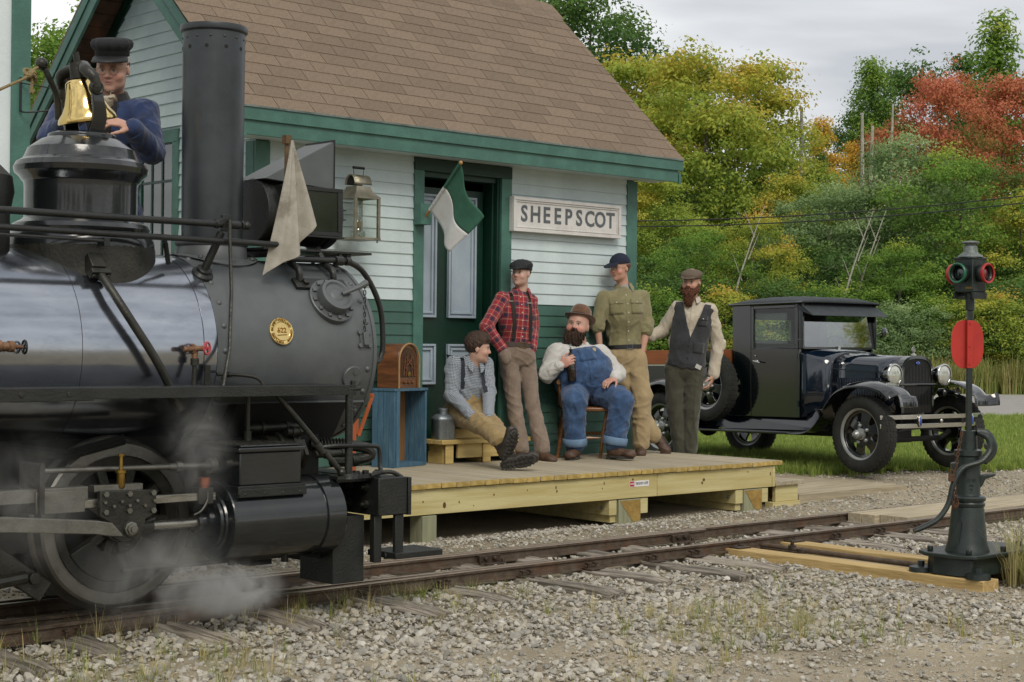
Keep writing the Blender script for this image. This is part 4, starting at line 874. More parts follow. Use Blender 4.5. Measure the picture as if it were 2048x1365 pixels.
# motion: piston rod, crosshead, guide bar, main rod, valve rod
mb = MB().tube([(3.95, cy-0.03, 0.565), (4.29, cy-0.01, 0.562)], 0.024, 16); mb.build('piston_rod', M_steel, lo)
mb = MB().lathe([(0.045, 0), (0.045, 0.035), (0.035, 0.04), (0.035, 0.07)], (4.27, cy, cz), (-1, 0, 0), 20).lathe([(0.034, 0), (0.034, 0.08)], (3.9, 6.82, 0.566), (1, 0, 0), 16).tube([(3.92, 6.8, 0.585), (3.98, 6.79, 0.6)], 0.012, 8); mb.build('rod_gland', M_grime, lo, angle=40)
gy = 6.76
mb = MB().box((2.6, gy, 0.712), (3.62, gy+0.06, 0.775)).box((3.36, gy-0.01, 0.66), (3.6, gy+0.07, 0.76)); mb.build('guide_yoke', M_rod, lo, bevel=0.003)
mb = MB().box((3.55, gy+0.005, 0.675), (4.3, gy+0.055, 0.712)); mb.build('guide_bar', M_steel, lo, bevel=0.002)
mb = MB().box((3.65, gy+0.0, 0.745), (3.9, gy+0.05, 0.775)); mb.build('guide_bar', M_rod, lo, bevel=0.002)
xh = MB().prism([(3.665, gy-0.03, 0.752), (3.955, gy-0.03, 0.745), (3.955, gy-0.03, 0.635), (3.90, gy-0.03, 0.61), (3.885, gy-0.03, 0.535), (3.84, gy-0.03, 0.51), (3.77, gy-0.03, 0.512), (3.735, gy-0.03, 0.535), (3.715, gy-0.03, 0.605), (3.665, gy-0.03, 0.635)], (0, 0.03, 0)).build('crosshead', M_grime, lo, bevel=0.004)
mb = MB()
for (x, z, r) in ((3.69, .737, .014), (3.81, .733, .014), (3.935, .732, .014), (3.69, .655, .013), (3.81, .655, .014), (3.935, .65, .014), (3.685, .70, .008), (3.77, .70, .008), (3.85, .70, .008), (3.94, .695, .008), (3.73, .68, .008), (3.81, .68, .008), (3.89, .675, .008)): mb.hexbolt((x, gy-0.03, z), (0, -1, 0), r, 0.014)
mb.lathe([(0.034, 0), (0.034, 0.02), (0.026, 0.022), (0.026, 0.035), (0.014, 0.036), (0.014, 0.046)], (3.815, gy-0.03, 0.572), (0, -1, 0), 8); mb.build('crosshead_bolt', M_rod, xh, angle=25)
mb = MB().lathe([(0.016, 0), (0.02, 0.012), (0.02, 0.07), (0.026, 0.072), (0.026, 0.085), (0.01, 0.088), (0.008, 0.15), (0.016, 0.15), (0.016, 0.16)], (3.79, gy+0.01, 0.755), (0, 0, 1), 14); mb.build('oil_cup', M_brassold, lo, angle=30)
mb = MB().lathe([(0.022, 0), (0.022, 0.01), (0.028, 0.012), (0.028, 0.048), (0.024, 0.05), (0, 0.05)], (4.245, gy+0.02, 0.735), (0, 0, 1), 16); mb.build('oil_cup', M_copper, lo, angle=30)
mb = MB().box((4.2, gy-0.005, 0.66), (4.28, gy+0.06, 0.735)).tube(smoothpath([(4.25, gy, 0.73), (4.245, gy-0.01, 0.68), (4.21, gy-0.015, 0.63), (4.17, gy-0.01, 0.61)], 4), 0.006, 6); mb.build('gland_bracket', M_grime, lo)
mrod = MB().prism([(2.5, 6.68, 0.70), (3.2, 6.68, 0.668), (3.62, 6.68, 0.625), (3.7, 6.68, 0.61), (3.76, 6.68, 0.545), (3.70, 6.68, 0.548), (3.62, 6.68, 0.563), (3.2, 6.68, 0.60), (2.5, 6.68, 0.63)], (0, 0.045, 0)).build('main_rod', M_rod, lo, bevel=0.004)
mb = MB().tube([(3.38, 6.81, 0.85), (4.16, 6.87, 0.835)], 0.0135, 10).tube([(4.10, 6.868, 0.836), (4.36, 6.88, 0.83)], 0.017, 10).lathe([(0.024, 0), (0.024, 0.03)], (4.14, 6.87, 0.835), (1, 0, 0), 8).lathe([(0.036, 0), (0.036, 0.035)], (4.33, 6.88, 0.83), (1, 0, 0), 16); mb.build('valve_rod', M_rod, lo, angle=40)
mb = MB().prism([(3.37, 6.735, 0.88), (3.385, 6.735, 0.89), (3.395, 6.735, 0.88), (3.395, 6.735, 0.66), (3.37, 6.735, 0.66)], (0, 0.2, 0)); mb.build('rocker_bracket', M_grime, lo)
mb = MB().bar((3.05, 6.9, 0.60), (3.48, 6.9, 0.29), 0.03, 0.1).hexbolt((3.42, 6.884, 0.36), (0, -1, 0), 0.03, 0.02).hexbolt((3.22, 6.884, 0.55), (0, -1, 0), 0.03, 0.02).tube([(2.7, 6.88, 0.30), (3.38, 6.88, 0.37)], 0.03, 10); mb.build('brake_hanger', M_grime, lo, bevel=0.004)
# wheels
def wheel(x, y, s, name='driving_wheel'):
 rt_ = 0.405; wc = (x, y, 0.11+rt_+0.028)
 w = thing(name, None, None, wc); adopt(w, lo)
 MB().lathe([(0.335, 0.0), (0.335, 0.012), (0.392, 0.012), (rt_, 0.02), (rt_+0.004, 0.085), (rt_+0.02, 0.098), (rt_+0.025, 0.108), (rt_+0.02, 0.118), (0.335, 0.118), (0.335, 0.0)], wc, (0, s, 0), 72, caps=False).build('tyre', M_rod, w, angle=28)
 mb = MB().lathe([(0.28, 0.03), (0.285, 0.022), (0.334, 0.018), (0.334, 0.10), (0.28, 0.09), (0.28, 0.03)], wc, (0, s, 0), 60, caps=False).lathe([(0.0, -0.01), (0.085, -0.01), (0.09, 0.0), (0.09, 0.1), (0, 0.1)], wc, (0, s, 0), 28)
 for k in range(10):
  a = 2*math.pi*k/10; d = Vector((math.cos(a), 0, math.sin(a))); mb.bar(Vector(wc)+d*0.08+Vector((0, s*0.05, 0)), Vector(wc)+d*0.29+Vector((0, s*0.05, 0)), 0.045, 0.04, (0, 1, 0))
 mb.build('wheel_centre', M_grime, w, angle=35)
 n = 24; P = []                            # counterweight segment
 for i in range(n+1):
  a = R(-152)+R(124)*i/n; P.append(Vector(wc)+Vector((0.284*math.cos(a), s*0.012, 0.284*math.sin(a))))
 for i in range(n+1):
  a = R(-28)-R(124)*i/n; P.append(Vector(wc)+Vector((0.15*math.cos(a), s*0.012, 0.15*math.sin(a))))
 MB().prism(P, (0, s*0.06, 0)).build('counterweight', M_black, w, bevel=0.004)
for (x, y, s) in ((4.0, 7.155, 1), (4.0, 7.915, -1), (2.85, 7.155, 1), (2.85, 7.915, -1)): wheel(x, y, s)
MB().cyl((4.0, 7.1, 0.543), (4.0, 7.95, 0.543), 0.06, n=20).cyl((2.85, 7.1, 0.543), (2.85, 7.95, 0.543), 0.06, n=20).build('axle', M_grime, lo)
mb = MB().box((1.7, 7.30, 0.42), (5.2, 7.35, 0.86)).box((1.7, 7.72, 0.42), (5.2, 7.77, 0.86)).box((4.45, 7.1, 0.5), (5.15, 7.95, 0.95)).box((1.8, 7.3, 0.75), (4.4, 7.77, 1.0)); mb.build('frame', M_under, lo)  # near-black boxes also fill the space behind the wheels, standing in for shade
mb = MB().prism([(4.6, 7.2, 0.9), (5.3, 7.2, 0.9), (5.3, 7.05, 1.12), (4.6, 7.05, 1.12)], (0, 0.7, 0)); mb.build('smokebox_saddle', M_under, lo)
mb = MB().tube([(3.3, 7.12, 0.96), (3.7, 7.12, 0.9), (4.0, 7.12, 0.965)], 0.02, 6).tube([(3.3, 7.12, 0.945), (3.7, 7.12, 0.885), (4.0, 7.12, 0.95)], 0.02, 6); mb.build('leaf_spring', M_under, lo)
# sand pipe, injector pipes and valves on the jacket
fl, fn = onshell(3.86, 50, 0.53)
mb = MB().obox(fl+Vector((0, -0.02, 0.01)), (0.075, 0.07, 0.085), Matrix.Rotation(R(-38), 3, 'X')).obox(fl+Vector((0.012, -0.055, -0.035)), (0.105, 0.05, 0.03), Matrix.Rotation(R(-38), 3, 'X'))
for s in (-1, 1): mb.hexbolt(fl+Vector((0.012+s*0.038, -0.062, -0.045)), (0, -0.5, -0.8), 0.012, 0.012)
P = smoothpath([fl+Vector((0.01, -0.05, -0.03)), Vector((3.90, 7.05, 1.66)), Vector((3.97, 6.99, 1.52)), Vector((4.07, 6.96, 1.36)), Vector((4.16, 6.96, 1.21)), Vector((4.22, 6.96, 1.1))], 5)
mb.tube(P, 0.021, 12); mb.build('sand_pipe', M_grime, lo, bevel=0.004)
def handwheel(mb, c, n, r):
 u, w, d = frame(n); c = Vector(c)
 mb.tube([c+(u*math.cos(a)+w*math.sin(a))*r for a in np.linspace(0, 2*math.pi, 17)[:-1]], 0.0055, 6, closed=True)
 for k in range(4):
  a = k*math.pi/2+0.4; mb.tube([c, c+(u*math.cos(a)+w*math.sin(a))*r], 0.004, 5)
mb = MB(); handwheel(mb, (4.36, 6.955, 1.405), (0.5, -1, 0), 0.03); mb.cyl((4.355, 6.965, 1.405), (4.365, 6.945, 1.405), 0.009, n=8); mb.build('valve_handwheel', M_redval, lo)
mb = MB().tube([(4.25, 6.99, 1.40), (4.35, 6.965, 1.405)], 0.014, 10).lathe([(0.024, 0), (0.028, 0.015), (0.02, 0.03)], (4.29, 6.99, 1.40), (1, 0, 0), 8).tube([(4.31, 6.985, 1.40), (4.31, 6.985, 1.35)], 0.016, 8); mb.build('injector_valve', M_rusty, lo, angle=40)
mb = MB().tube([(4.31, 6.985, 1.36), (4.305, 6.985, 1.2)], 0.0115, 8).lathe([(0.021, 0), (0.021, 0.035)], (4.31, 6.985, 1.32), (0, 0, 1), 6).obox((4.405, 7.02, 1.25), (0.03, 0.01, 0.14)); mb.build('injector_pipe', M_grime, lo)
mb = MB().lathe([(0.024, 0), (0.03, 0.06), (0.03, 0.16), (0.02, 0.17), (0.02, 0.2), (0.026, 0.2), (0.026, 0.225), (0.012, 0.23), (0.008, 0.27)], (3.14, 7.0, 1.413), (1, 0, -0.03), 12); mb.build('check_valve', M_rusty, lo, angle=40)
mb = MB(); handwheel(mb, (3.42, 7.0, 1.405), (1, -0.1, 0), 0.03); mb.build('valve_handwheel', M_black, lo)
mb = MB().tube(smoothpath([(4.46, 7.02, 1.275), (4.60, 7.01, 1.27), (4.68, 6.99, 1.255), (4.71, 6.97, 1.215), (4.71, 6.96, 1.18)], 5), 0.009, 8).lathe([(0.014, 0), (0.014, 0.02)], (4.52, 7.015, 1.273), (1, 0, 0), 8); mb.build('oil_pipe', M_grime, lo)

# dirty white flag furled on a short staff at the headlight shelf
M_wflag = mat('soiled_white_canvas', '#8f8a7e', 0.95, col2='#aaa69b', nscale=7, bump=0.25, bscale=150, dirt='#5a5344', dscale=6, damt=0.8)
M_staff = mat('dark_wood_staff', '#4b3a28', 0.8, col2='#6a5338', nscale=20)
fg = thing('signal_flag', 'grimy white cloth flag furled beside the locomotive headlight', 'flag', (4.95, 7.16, 1.95))
MB().tube([(4.99, 7.20, 1.94), (4.972, 7.17, 2.53)], 0.0115, 8).box((4.955, 7.15, 2.49), (4.99, 7.19, 2.535)).build('staff', M_staff, fg)
mb = MB(); nu, nv = 33, 34; G = []
for j in range(nv):
 t = j/(nv-1); row = []
 for i in range(nu):
  s = i/(nu-1)
  xl = 4.963-0.15*t**1.1; xr = 4.975+0.145*t**1.05
  zb = 2.505-(0.725-0.20*s-0.07*s*s)*t
  x = xl+(xr-xl)*s; fold = 0.035*t*math.sin(9.5*s+0.6)*(0.35+0.65*t)+0.02*t*math.sin(17*s+2*t)
  row.append(Vector((x, 7.115-0.03*math.sin(math.pi*s)*t+fold, zb+0.012*t*math.sin(8*s))))
 G.append(row)
mb.loft(G, closed=False, caps=False); o = mb.build('cloth', M_wflag, fg, angle=180, solid=0.003)
md = o.modifiers.new('sub', 'SUBSURF'); md.levels = 1; md.render_levels = 1
# ------------------------------------------------------------------ station sign
M_signw = mat('white_sign_paint', '#c9c7c4', 0.6, col2='#d4d2cf', nscale=6, bump=0.2, bscale=60, dirt='#a39a90', dscale=7, damt=0.5)
M_signl = mat('grey_letter_paint', '#4f5558', 0.6, col2='#5d6366', nscale=12, bump=0.1, bscale=50)
sg = thing('station_sign', 'white framed station name board with grey letters on the wall', 'sign', (10.46, 10.5, 2.6))
x0, x1, z0, z1, yf = 9.66, 11.02, 2.43, 2.735, 10.485
MB().box((x0, yf, z0), (x1, 10.541, z1)).build('board', M_signw, sg, bevel=0.002)
mb = MB()
for e, w, h in ((0.0, 0.03, 0.016), (0.034, 0.012, 0.009)):
 a0, a1, c0, c1 = x0+e, x1-e, z0+e, z1-e
 mb.box((a0, yf-h, c0), (a1, yf-0.0005, c0+w)).box((a0, yf-h, c1-w), (a1, yf-0.0005, c1)).box((a0, yf-h+0.0005, c0+w), (a0+w, yf-0.0005, c1-w)).box((a1-w, yf-h+0.0005, c0+w), (a1, yf-0.0005, c1-w))
mb.build('sign_frame', M_signw, sg, bevel=0.003)
for i, ch in enumerate('SHEEPSCOT'):
 me = text_mesh(ch, 0.212, 0.0015, 'CENTER', 0.005); me.materials.append(M_signl)
 inst('letter', me, sg, (x0+0.135+i*0.1365, yf-0.002, (z0+z1)/2+0.002), (R(90), 0, 0), (0.86, 0.93, 1))
# ------------------------------------------------------------------ wall lantern
M_tin = mat('tarnished_tin', '#7d7868', 0.42, 0.75, col2='#95907e', nscale=12, bump=0.2, bscale=80, dirt='#5c5442', dscale=7, damt=0.6)
M_lglass = glass('lantern_glass', (0.9, 0.93, 0.9), 0.03, 0.02)
M_lamp = glass('lamp_chimney_glass', (0.85, 0.88, 0.84), 0.05, 0.14)
lt = thing('oil_lantern', 'square tin oil lantern with glass sides hanging on the wall', 'lantern', (7.9, 10.35, 2.25))
ax, bx_, ay, by_ = 7.755, 7.985, 10.24, 10.47; zb, zt = 2.27, 2.59
mb = MB()
for x in (ax, bx_):
 for y in (ay, by_): mb.box((x-0.011, y-0.011, zb), (x+0.011, y+0.011, zt))
mb.box((ax-0.014, ay-0.014, zb-0.018), (bx_+0.014, by_+0.014, zb)).box((ax-0.012, ay-0.012, zt-0.012), (bx_+0.012, ay+0.008, zt)).box((ax-0.012, by_-0.008, zt-0.012), (bx_+0.012, by_+0.012, zt)).box((ax-0.012, ay+0.008, zt-0.0115), (ax+0.008, by_-0.008, zt-0.0005)).box((bx_-0.008, ay+0.008, zt-0.0115), (bx_+0.012, by_-0.008, zt-0.0005))
mb.cyl((bx_-0.01, ay, zb-0.04), (bx_-0.01, ay, zb-0.018), 0.007, n=8); mb.build('lantern_frame', M_tin, lt)
cx_, cy_ = (ax+bx_)/2, (ay+by_)/2
rings = []
for t in np.linspace(0, 1, 7):
 h = 0.125-(0.125-0.07)*(1-(1-t)**1.8); z = zt+0.001+0.085*t
 rings.append([Vector((cx_-h, cy_-h, z)), Vector((cx_+h, cy_-h, z)), Vector((cx_+h, cy_+h, z)), Vector((cx_-h, cy_+h, z))])
mb = MB().loft(rings); mb.build('lantern_hood', M_tin, lt, angle=50)
mb = MB(); n = 18; oc = [];
for xx in (cx_-0.085, cx_+0.085):
 oc.append([Vector((xx, cy_+0.062*math.cos(a), zt+0.1+0.078*math.sin(a))) for a in np.linspace(0, math.pi, n)])
mb.loft(oc, closed=False, caps=False); mb.build('hood_drum', M_tin, lt, solid=0.006)
MB().prism([Vector((cx_-0.07, p.y, p.z)) for p in oc[0]], (0.004, 0, 0)).build('drum_baffle', M_dark, lt)
mb = MB().tube([(cx_-0.045, cy_, zt+0.178), (cx_-0.055, cy_, zt+0.235), (cx_+0.055, cy_, zt+0.235), (cx_+0.045, cy_, zt+0.178)], 0.003, 6); mb.build('bail', M_iron, lt)
MB().cyl((cx_-0.055, cy_, zt+0.236), (cx_+0.055, cy_, zt+0.236), 0.011, n=12).build('bail_grip', M_iron, lt)
MB().box((ax+0.012, ay-0.002, zb+0.004), (bx_-0.012, ay+0.001, zt-0.014)).build('pane', M_lglass, lt); MB().box((ax-0.002, ay+0.012, zb+0.004), (ax+0.001, by_-0.012, zt-0.014)).build('pane', M_lglass, lt)
MB().lathe([(0.058, 0), (0.062, 0.02), (0.055, 0.05), (0.03, 0.06), (0.025, 0.075)], (cx_, cy_, zb), (0, 0, 1), 20).build('oil_font', glass('oil_font_glass', (0.7, 0.72, 0.66), 0.06, 0.2), lt)
MB().lathe([(0.026, 0), (0.032, 0.015), (0.03, 0.05), (0.02, 0.055)], (cx_, cy_, zb+0.075), (0, 0, 1), 16).build('burner', M_brassold, lt)
MB().lathe([(0.028, 0), (0.042, 0.045), (0.038, 0.09), (0.024, 0.15), (0.021, 0.175)], (cx_, cy_, zb+0.13), (0, 0, 1), 20, caps=False).build('lamp_chimney', M_lamp, lt)
# ------------------------------------------------------------------ green and white flag at the door
M_fg = mat('green_flag_cotton', '#2f5a47', 0.9, col2='#3a6854', nscale=9, bump=0.2, bscale=120)
M_fw = mat('white_flag_cotton', '#c2c2c0', 0.9, col2='#d0d0ce', nscale=6, bump=0.2, bscale=120, dirt='#a8a49a', dscale=4, damt=0.4)
M_dowel = mat('varnished_dowel', '#9a6f3e', 0.5, col2='#b08550', nscale=14)
fl2 = thing('station_flag', 'green and white flag on a short staff beside the door', 'flag', (8.66, 10.5, 2.45))
MB().box((8.585, 10.44, 2.425), (8.70, 10.529, 2.60)).build('flag_socket', M_green, fl2, bevel=0.003)
b0 = Vector((8.645, 10.47, 2.475)); b1 = Vector((8.582, 9.94, 2.895))
MB().tube([b0, b1], 0.0125, 10).sphere(b1, 0.017, 10, 6).build('staff', M_dowel, fl2)
h0 = b0.lerp(b1, 0.16); h1 = b0.lerp(b1, 0.985); f0 = Vector((8.66, 10.11, 2.19)); f1 = Vector((8.69, 9.84, 2.465))
def flagpart(name, s0, s1, m):
 G = []; nu, nv = 13, 25
 for i in range(nu):
  s = s0+(s1-s0)*i/(nu-1); row = []
  for j in range(nv):
   t = j/(nv-1); p = h0.lerp(h1, s).lerp(f0.lerp(f1, s), t)
   p = p+Vector((0.03, -0.035, 0.0))*math.sin(5.5*t+2.4*s)*math.sqrt(t)+Vector((0.02, 0.01, -0.03))*math.sin(3.1*t)
   row.append(p)
  G.append(row)
 o = MB().loft(G, closed=False, caps=False).build(name, m, fl2, angle=180, solid=0.002); return o
flagpart('green_half', 0.5, 1.0, M_fg); flagpart('white_half', 0.0, 0.5, M_fw)
mb = MB()
for k in range(6): mb.rivet(h0.lerp(h1, 0.04+0.075*k)+Vector((-0.012, -0.008, 0)), (-0.8, -0.5, 0.2), 0.005)
mb.tube([h0, h0.lerp(h1, 0.5)], 0.0145, 10).build('hem', M_fw, fl2) if False else mb.build('hem_tack', M_iron, fl2)
MB().tube([h0, h0.lerp(h1, 0.5)], 0.0155, 10).build('white_hem', M_fw, fl2); MB().tube([h0.lerp(h1, 0.5), h1], 0.0155, 10).build('green_hem', M_fg, fl2)
# ------------------------------------------------------------------ blue crate, radio, orange bracket, can, step box
M_blue = mat('worn_blue_paint', '#35566b', 0.7, col2='#426579', nscale=6, stretch=(4, 4, 0.7), bump=0.25, bscale=30, dirt='#6b8492', dscale=9, damt=0.5, rand=0.07)
M_inner = mat('bare_brown_board', '#7a5630', 0.8, col2='#8d6840', nscale=6, stretch=(5, 5, 0.6), grain=((14, 14, 0.7), 2.0, '#553a1c', 0.5))
cr = thing('blue_crate', 'tall blue painted plank crate open at the front on the platform', 'crate', (8.13, 10.19, 0.44), R(17))
W_, D_, H_ = 0.47, 0.34, 0.635; tb = 0.022       # local x along the open face, y back
D_ = 0.22
for k in range(4):
 y = k*D_/4; MB().box((0, y+0.0015, 0), (tb, y+D_/4-0.0015, H_-tb-0.001)).build('plank', M_blue, cr, local=True, bevel=0.002)
for k in range(4):
 y = k*D_/4; MB().box((W_-tb, y+0.0015, 0), (W_, y+D_/4-0.0015, H_-tb-0.001)).build('plank', M_blue, cr, local=True, bevel=0.002)
MB().box((-0.006, -0.006, H_-tb), (W_+0.006, D_, H_)).build('top_board', M_blue, cr, local=True, bevel=0.002)
MB().box((tb+0.001, 0.0, 0.0), (W_-tb-0.001, D_, 0.03)).build('bottom_board', M_blue, cr, local=True, bevel=0.002)
MB().box((tb+0.001, D_-0.02, 0.031), (W_-tb-0.001, D_, H_-tb-0.001)).build('back_board', M_inner, cr, local=True)
MB().box((tb+0.001, -0.012, 0.0), (0.06, 0.004, H_-tb-0.001)).build('front_stile', M_blue, cr, local=True, bevel=0.002)
mb = MB().tube([(0.14, 0.16, 0.03), (0.12, 0.15, 0.13), (0.16, 0.16, 0.19)], 0.003, 5).tube([(0.1, 0.12, 0.09), (0.17, 0.12, 0.095)], 0.003, 5).tube([(0.11, 0.12, 0.15), (0.17, 0.12, 0.15)], 0.003, 5); mb.build('wire_rack', M_brassold, cr, local=True)
M_walnut = mat('varnished_walnut', '#5f381d', 0.3, col2='#7a4a28', nscale=5, stretch=(1, 1, 5), grain=((2, 2, 14), 2.0, '#3f2210', 0.5), coat=0.3)
M_ltwood = mat('pale_radio_trim', '#8d6a42', 0.4, col2='#a07c50', nscale=10)
M_grill = mat('radio_grille_cloth', '#3a2615', 0.9, col2='#4a3320', nscale=80)
ra = thing('cathedral_radio', 'arched wooden tabletop radio standing on the blue crate', 'radio', (8.18, 10.205, 0.44+H_), R(17))
def archpts(w, h, y, n=18):
 r = w/2; P = [Vector((w, y, 0))]
 for i in range(n+1):
  a = math.pi*i/n; P.append(Vector((r+r*math.cos(a), y, h-r*0.95+r*0.95*math.sin(a))))
 P.append(Vector((0, y, 0))); return P
MB().prism(archpts(0.29, 0.36, 0.01), (0, 0.2, 0)).build('cabinet', M_walnut, ra, local=True, angle=30, bevel=0.003)
P = archpts(0.29, 0.36, -0.004); MB().tube(P, 0.008, 8).build('front_moulding', M_ltwood, ra, local=True)
MB().prism([p*0.72+Vector((0.04, 0.004, 0.09)) for p in archpts(0.29, 0.33, 0)], (0, 0.006, 0)).build('grille_cloth', M_grill, ra, local=True)
mb = MB()
for k in range(5):
 x = 0.065+k*0.04; mb.bar((x, -0.003, 0.1), (x+(0.145-x)*0.3, -0.003, 0.30-abs(x-0.145)*0.55), 0.006, 0.008)
mb.bar((0.09, -0.004, 0.16), (0.20, -0.004, 0.26), 0.006, 0.007).bar((0.2, -0.004, 0.16), (0.09, -0.004, 0.26), 0.006, 0.007); mb.build('grille_fretwork', M_walnut, ra, local=True)
MB().lathe([(0.022, 0), (0.022, 0.008), (0, 0.01)], (0.145, 0.002, 0.115), (0, -1, 0), 14).build('tuning_dial', M_brassold, ra, local=True)
for x in (0.09, 0.145, 0.2): MB().lathe([(0.014, 0), (0.014, 0.012), (0.01, 0.02), (0, 0.02)], (x, 0.008, 0.05), (0, -1, 0), 12).build('knob', M_walnut, ra, local=True)
M_orange = mat('orange_enamel', '#8f4420', 0.45, col2='#9d5029', nscale=8)
ob = thing('orange_bracket', 'orange metal post with triangular bracket beside the blue crate', 'bracket', (7.72, 10.2, 0.44))
MB().box((7.70, 10.18, 0.44), (7.745, 10.22, 1.02)).build('post', M_orange, ob, bevel=0.003)
mb = MB().bar((7.75, 10.2, 1.02), (7.91, 10.18, 1.03), 0.012, 0.022).bar((7.76, 10.2, 1.01), (7.765, 10.2, 0.72), 0.014, 0.02, (1, 0, 0)).bar((7.90, 10.18, 1.025), (7.775, 10.195, 0.71), 0.01, 0.03, (1, 0, 0)).cyl((7.89, 10.17, 1.03), (7.89, 10.2, 1.03), 0.013, n=10).cyl((7.77, 10.18, 0.72), (7.77, 10.22, 0.72), 0.013, n=10); mb.build('triangle_arm', M_orange, ob)
sb = thing('step_box', 'low pine step box in front of the station door', 'step', (9.3, 10.4, 0.44))
M_pine2 = mat('pale_pine_step', '#b39a5e', 0.7, col2='#c2ab70', nscale=3, stretch=(0.6, 4, 5), grain=((0.9, 10, 12), 2.0, '#94783a', 0.5), bump=0.1, bscale=20, rand=0.06)
MB().box((8.70, 10.27, 0.604), (9.73, 10.40, 0.64)).build('tread', M_pine2, sb, bevel=0.003); MB().box((8.70, 10.403, 0.604), (9.73, 10.53, 0.6395)).build('tread', M_pine2, sb, bevel=0.003)
MB().box((8.85, 10.42, 0.6405), (9.55, 10.535, 0.72)).build('upper_tread', M_pine2, sb, bevel=0.003)
MB().box((8.90, 10.305, 0.485), (9.68, 10.33, 0.603)).build('face_board', M_pine2, sb, bevel=0.002)
for x in (8.755, 9.17, 9.58): MB().box((x, 10.29, 0.442), (x+0.085, 10.303, 0.603)).build('leg', M_pine2, sb, bevel=0.002); MB().box((x, 10.331, 0.442), (x+0.04, 10.52, 0.603)).build('leg', M_pine2, sb)
M_galv = mat('galvanised_can', '#7c8388', 0.45, 0.7, col2='#8f969b', nscale=10, bump=0.15, bscale=50, dirt='#5f6468', dscale=8, damt=0.5)
cn = thing('metal_can', 'square galvanised metal can standing on the step box', 'can', (8.80, 10.38, 0.64), R(-14))
rings = []
for z, w in ((0.0, .078), (0.008, .081), (0.155, .081), (0.165, .086), (0.18, .084), (0.205, .06), (0.212, .045)):
 rings.append([Vector((x, y, z)) for x, y in ((-w, -w*0.75), (-w*0.75, -w), (w*0.75, -w), (w, -w*0.75), (w, w*0.75), (w*0.75, w), (-w*0.75, w), (-w, w*0.75))])
MB().loft(rings).build('can_body', M_galv, cn, local=True, angle=50)
MB().lathe([(0.04, 0), (0.04, 0.03), (0.046, 0.032), (0.046, 0.05), (0.04, 0.052), (0, 0.052)], (0, 0, 0.21), (0, 0, 1), 20).build('can_neck', M_galv, cn, local=True, angle=40)
MB().box((-0.004, -0.0845, 0.01), (0.004, -0.08, 0.16)).build('seam', M_galv, cn, local=True)

# ------------------------------------------------------------------ switch stand
M_cast = mat('black_cast_iron', '#1c2321', 0.36, 0.1, col2='#26302d', nscale=9, bump=0.1, bscale=110, dirt='#39423f', dscale=7, damt=0.45, rvar=0.1)
M_redt = mat('red_target_enamel', '#a8261c', 0.42, col2='#b52e22', nscale=4, bump=0.05, bscale=30, dirt='#8d211a', dscale=6, damt=0.4)
M_lgreen = mat('green_lens_hood', '#16543a', 0.4, col2='#1b6044', nscale=8)
M_lred = mat('red_lens_hood', '#9a2224', 0.4, col2='#ab2c2c', nscale=8)
M_lensg = mat('dark_green_lens', '#04140f', 0.05, 0.0, col2='#0a2a2a', nscale=4, coat=1.0)
M_lensr = mat('dark_red_lens', '#4a0a0c', 0.06, 0.0, col2='#7a1a18', nscale=4, coat=1.0)
sw = thing('switch_stand', 'black cast iron railway switch stand with lamp and red target', 'switch stand', (8.87, 5.47, 0.062), YAW-math.pi/2)
SWz = 0.062
def lz(z): return z-SWz
rot = Matrix.Rotation(-(YAW-math.pi/2), 3, 'Z')       # world axes inside the stand's own frame
def wl(x, y, z): return rot @ Vector((x-8.87, y-5.47, 0))+Vector((0, 0, lz(z)))
mb = MB()
outer = [(8.66, 5.40), (8.70, 5.33), (9.25, 5.30), (9.42, 5.36), (9.46, 5.50), (9.40, 5.66), (9.1, 5.70), (8.72, 5.66), (8.66, 5.58)]
mb.loft([[wl(x, y, 0.066) for x, y in outer], [wl(8.87+(x-8.87)*0.96, 5.5+(y-5.5)*0.96, 0.175) for x, y in outer]])
mb.build('base', M_cast, sw, local=True, bevel=0.006)
outer2 = [(8.62, 5.37), (8.68, 5.29), (9.27, 5.27), (9.46, 5.34), (9.5, 5.5), (9.43, 5.70), (9.1, 5.74), (8.69, 5.70), (8.62, 5.60)]
mb = MB().loft([[wl(x, y, 0.176) for x, y in outer2], [wl(x, y, 0.2) for x, y in outer2]])
for (x, y) in ((8.71, 5.36), (8.71, 5.63), (9.05, 5.33), (9.1, 5.66), (9.38, 5.42)): mb.hexbolt(wl(x, y, 0.2), (0, 0, 1), 0.02, 0.03)
mb.build('base_plate', M_cast, sw, local=True, bevel=0.005)
mb = MB()
for (x, y) in ((8.70, 5.29), (8.72, 5.70)):
 mb.lathe([(0.075, 0), (0.072, 0.03), (0.03, 0.04), (0, 0.04)], wl(x, y, 0.063), (0, 0, 1), 18); mb.hexbolt(wl(x, y, 0.1), (0, 0, 1), 0.022, 0.03)
mb.build('foot', M_cast, sw, local=True, angle=40)
col = MB().lathe([(0.135, lz(0.2)), (0.128, lz(0.23)), (0.118, lz(0.26)), (0.098, lz(0.465)), (0.096, lz(0.475)), (0.102, lz(0.48)), (0.104, lz(0.495)), (0.098, lz(0.503)), (0.096, lz(0.508)), (0.106, lz(0.513)), (0.108, lz(0.53)), (0.1, lz(0.54)), (0.078, lz(0.545)), (0.074, lz(0.56)), (0.075, lz(0.78)), (0.085, lz(0.79)), (0.085, lz(0.82)), (0.055, lz(0.83)), (0.05, lz(0.94)), (0, lz(0.945))], (0, 0, 0), (0, 0, 1), 36, caps=False).build('column', M_cast, sw, local=True, angle=28)
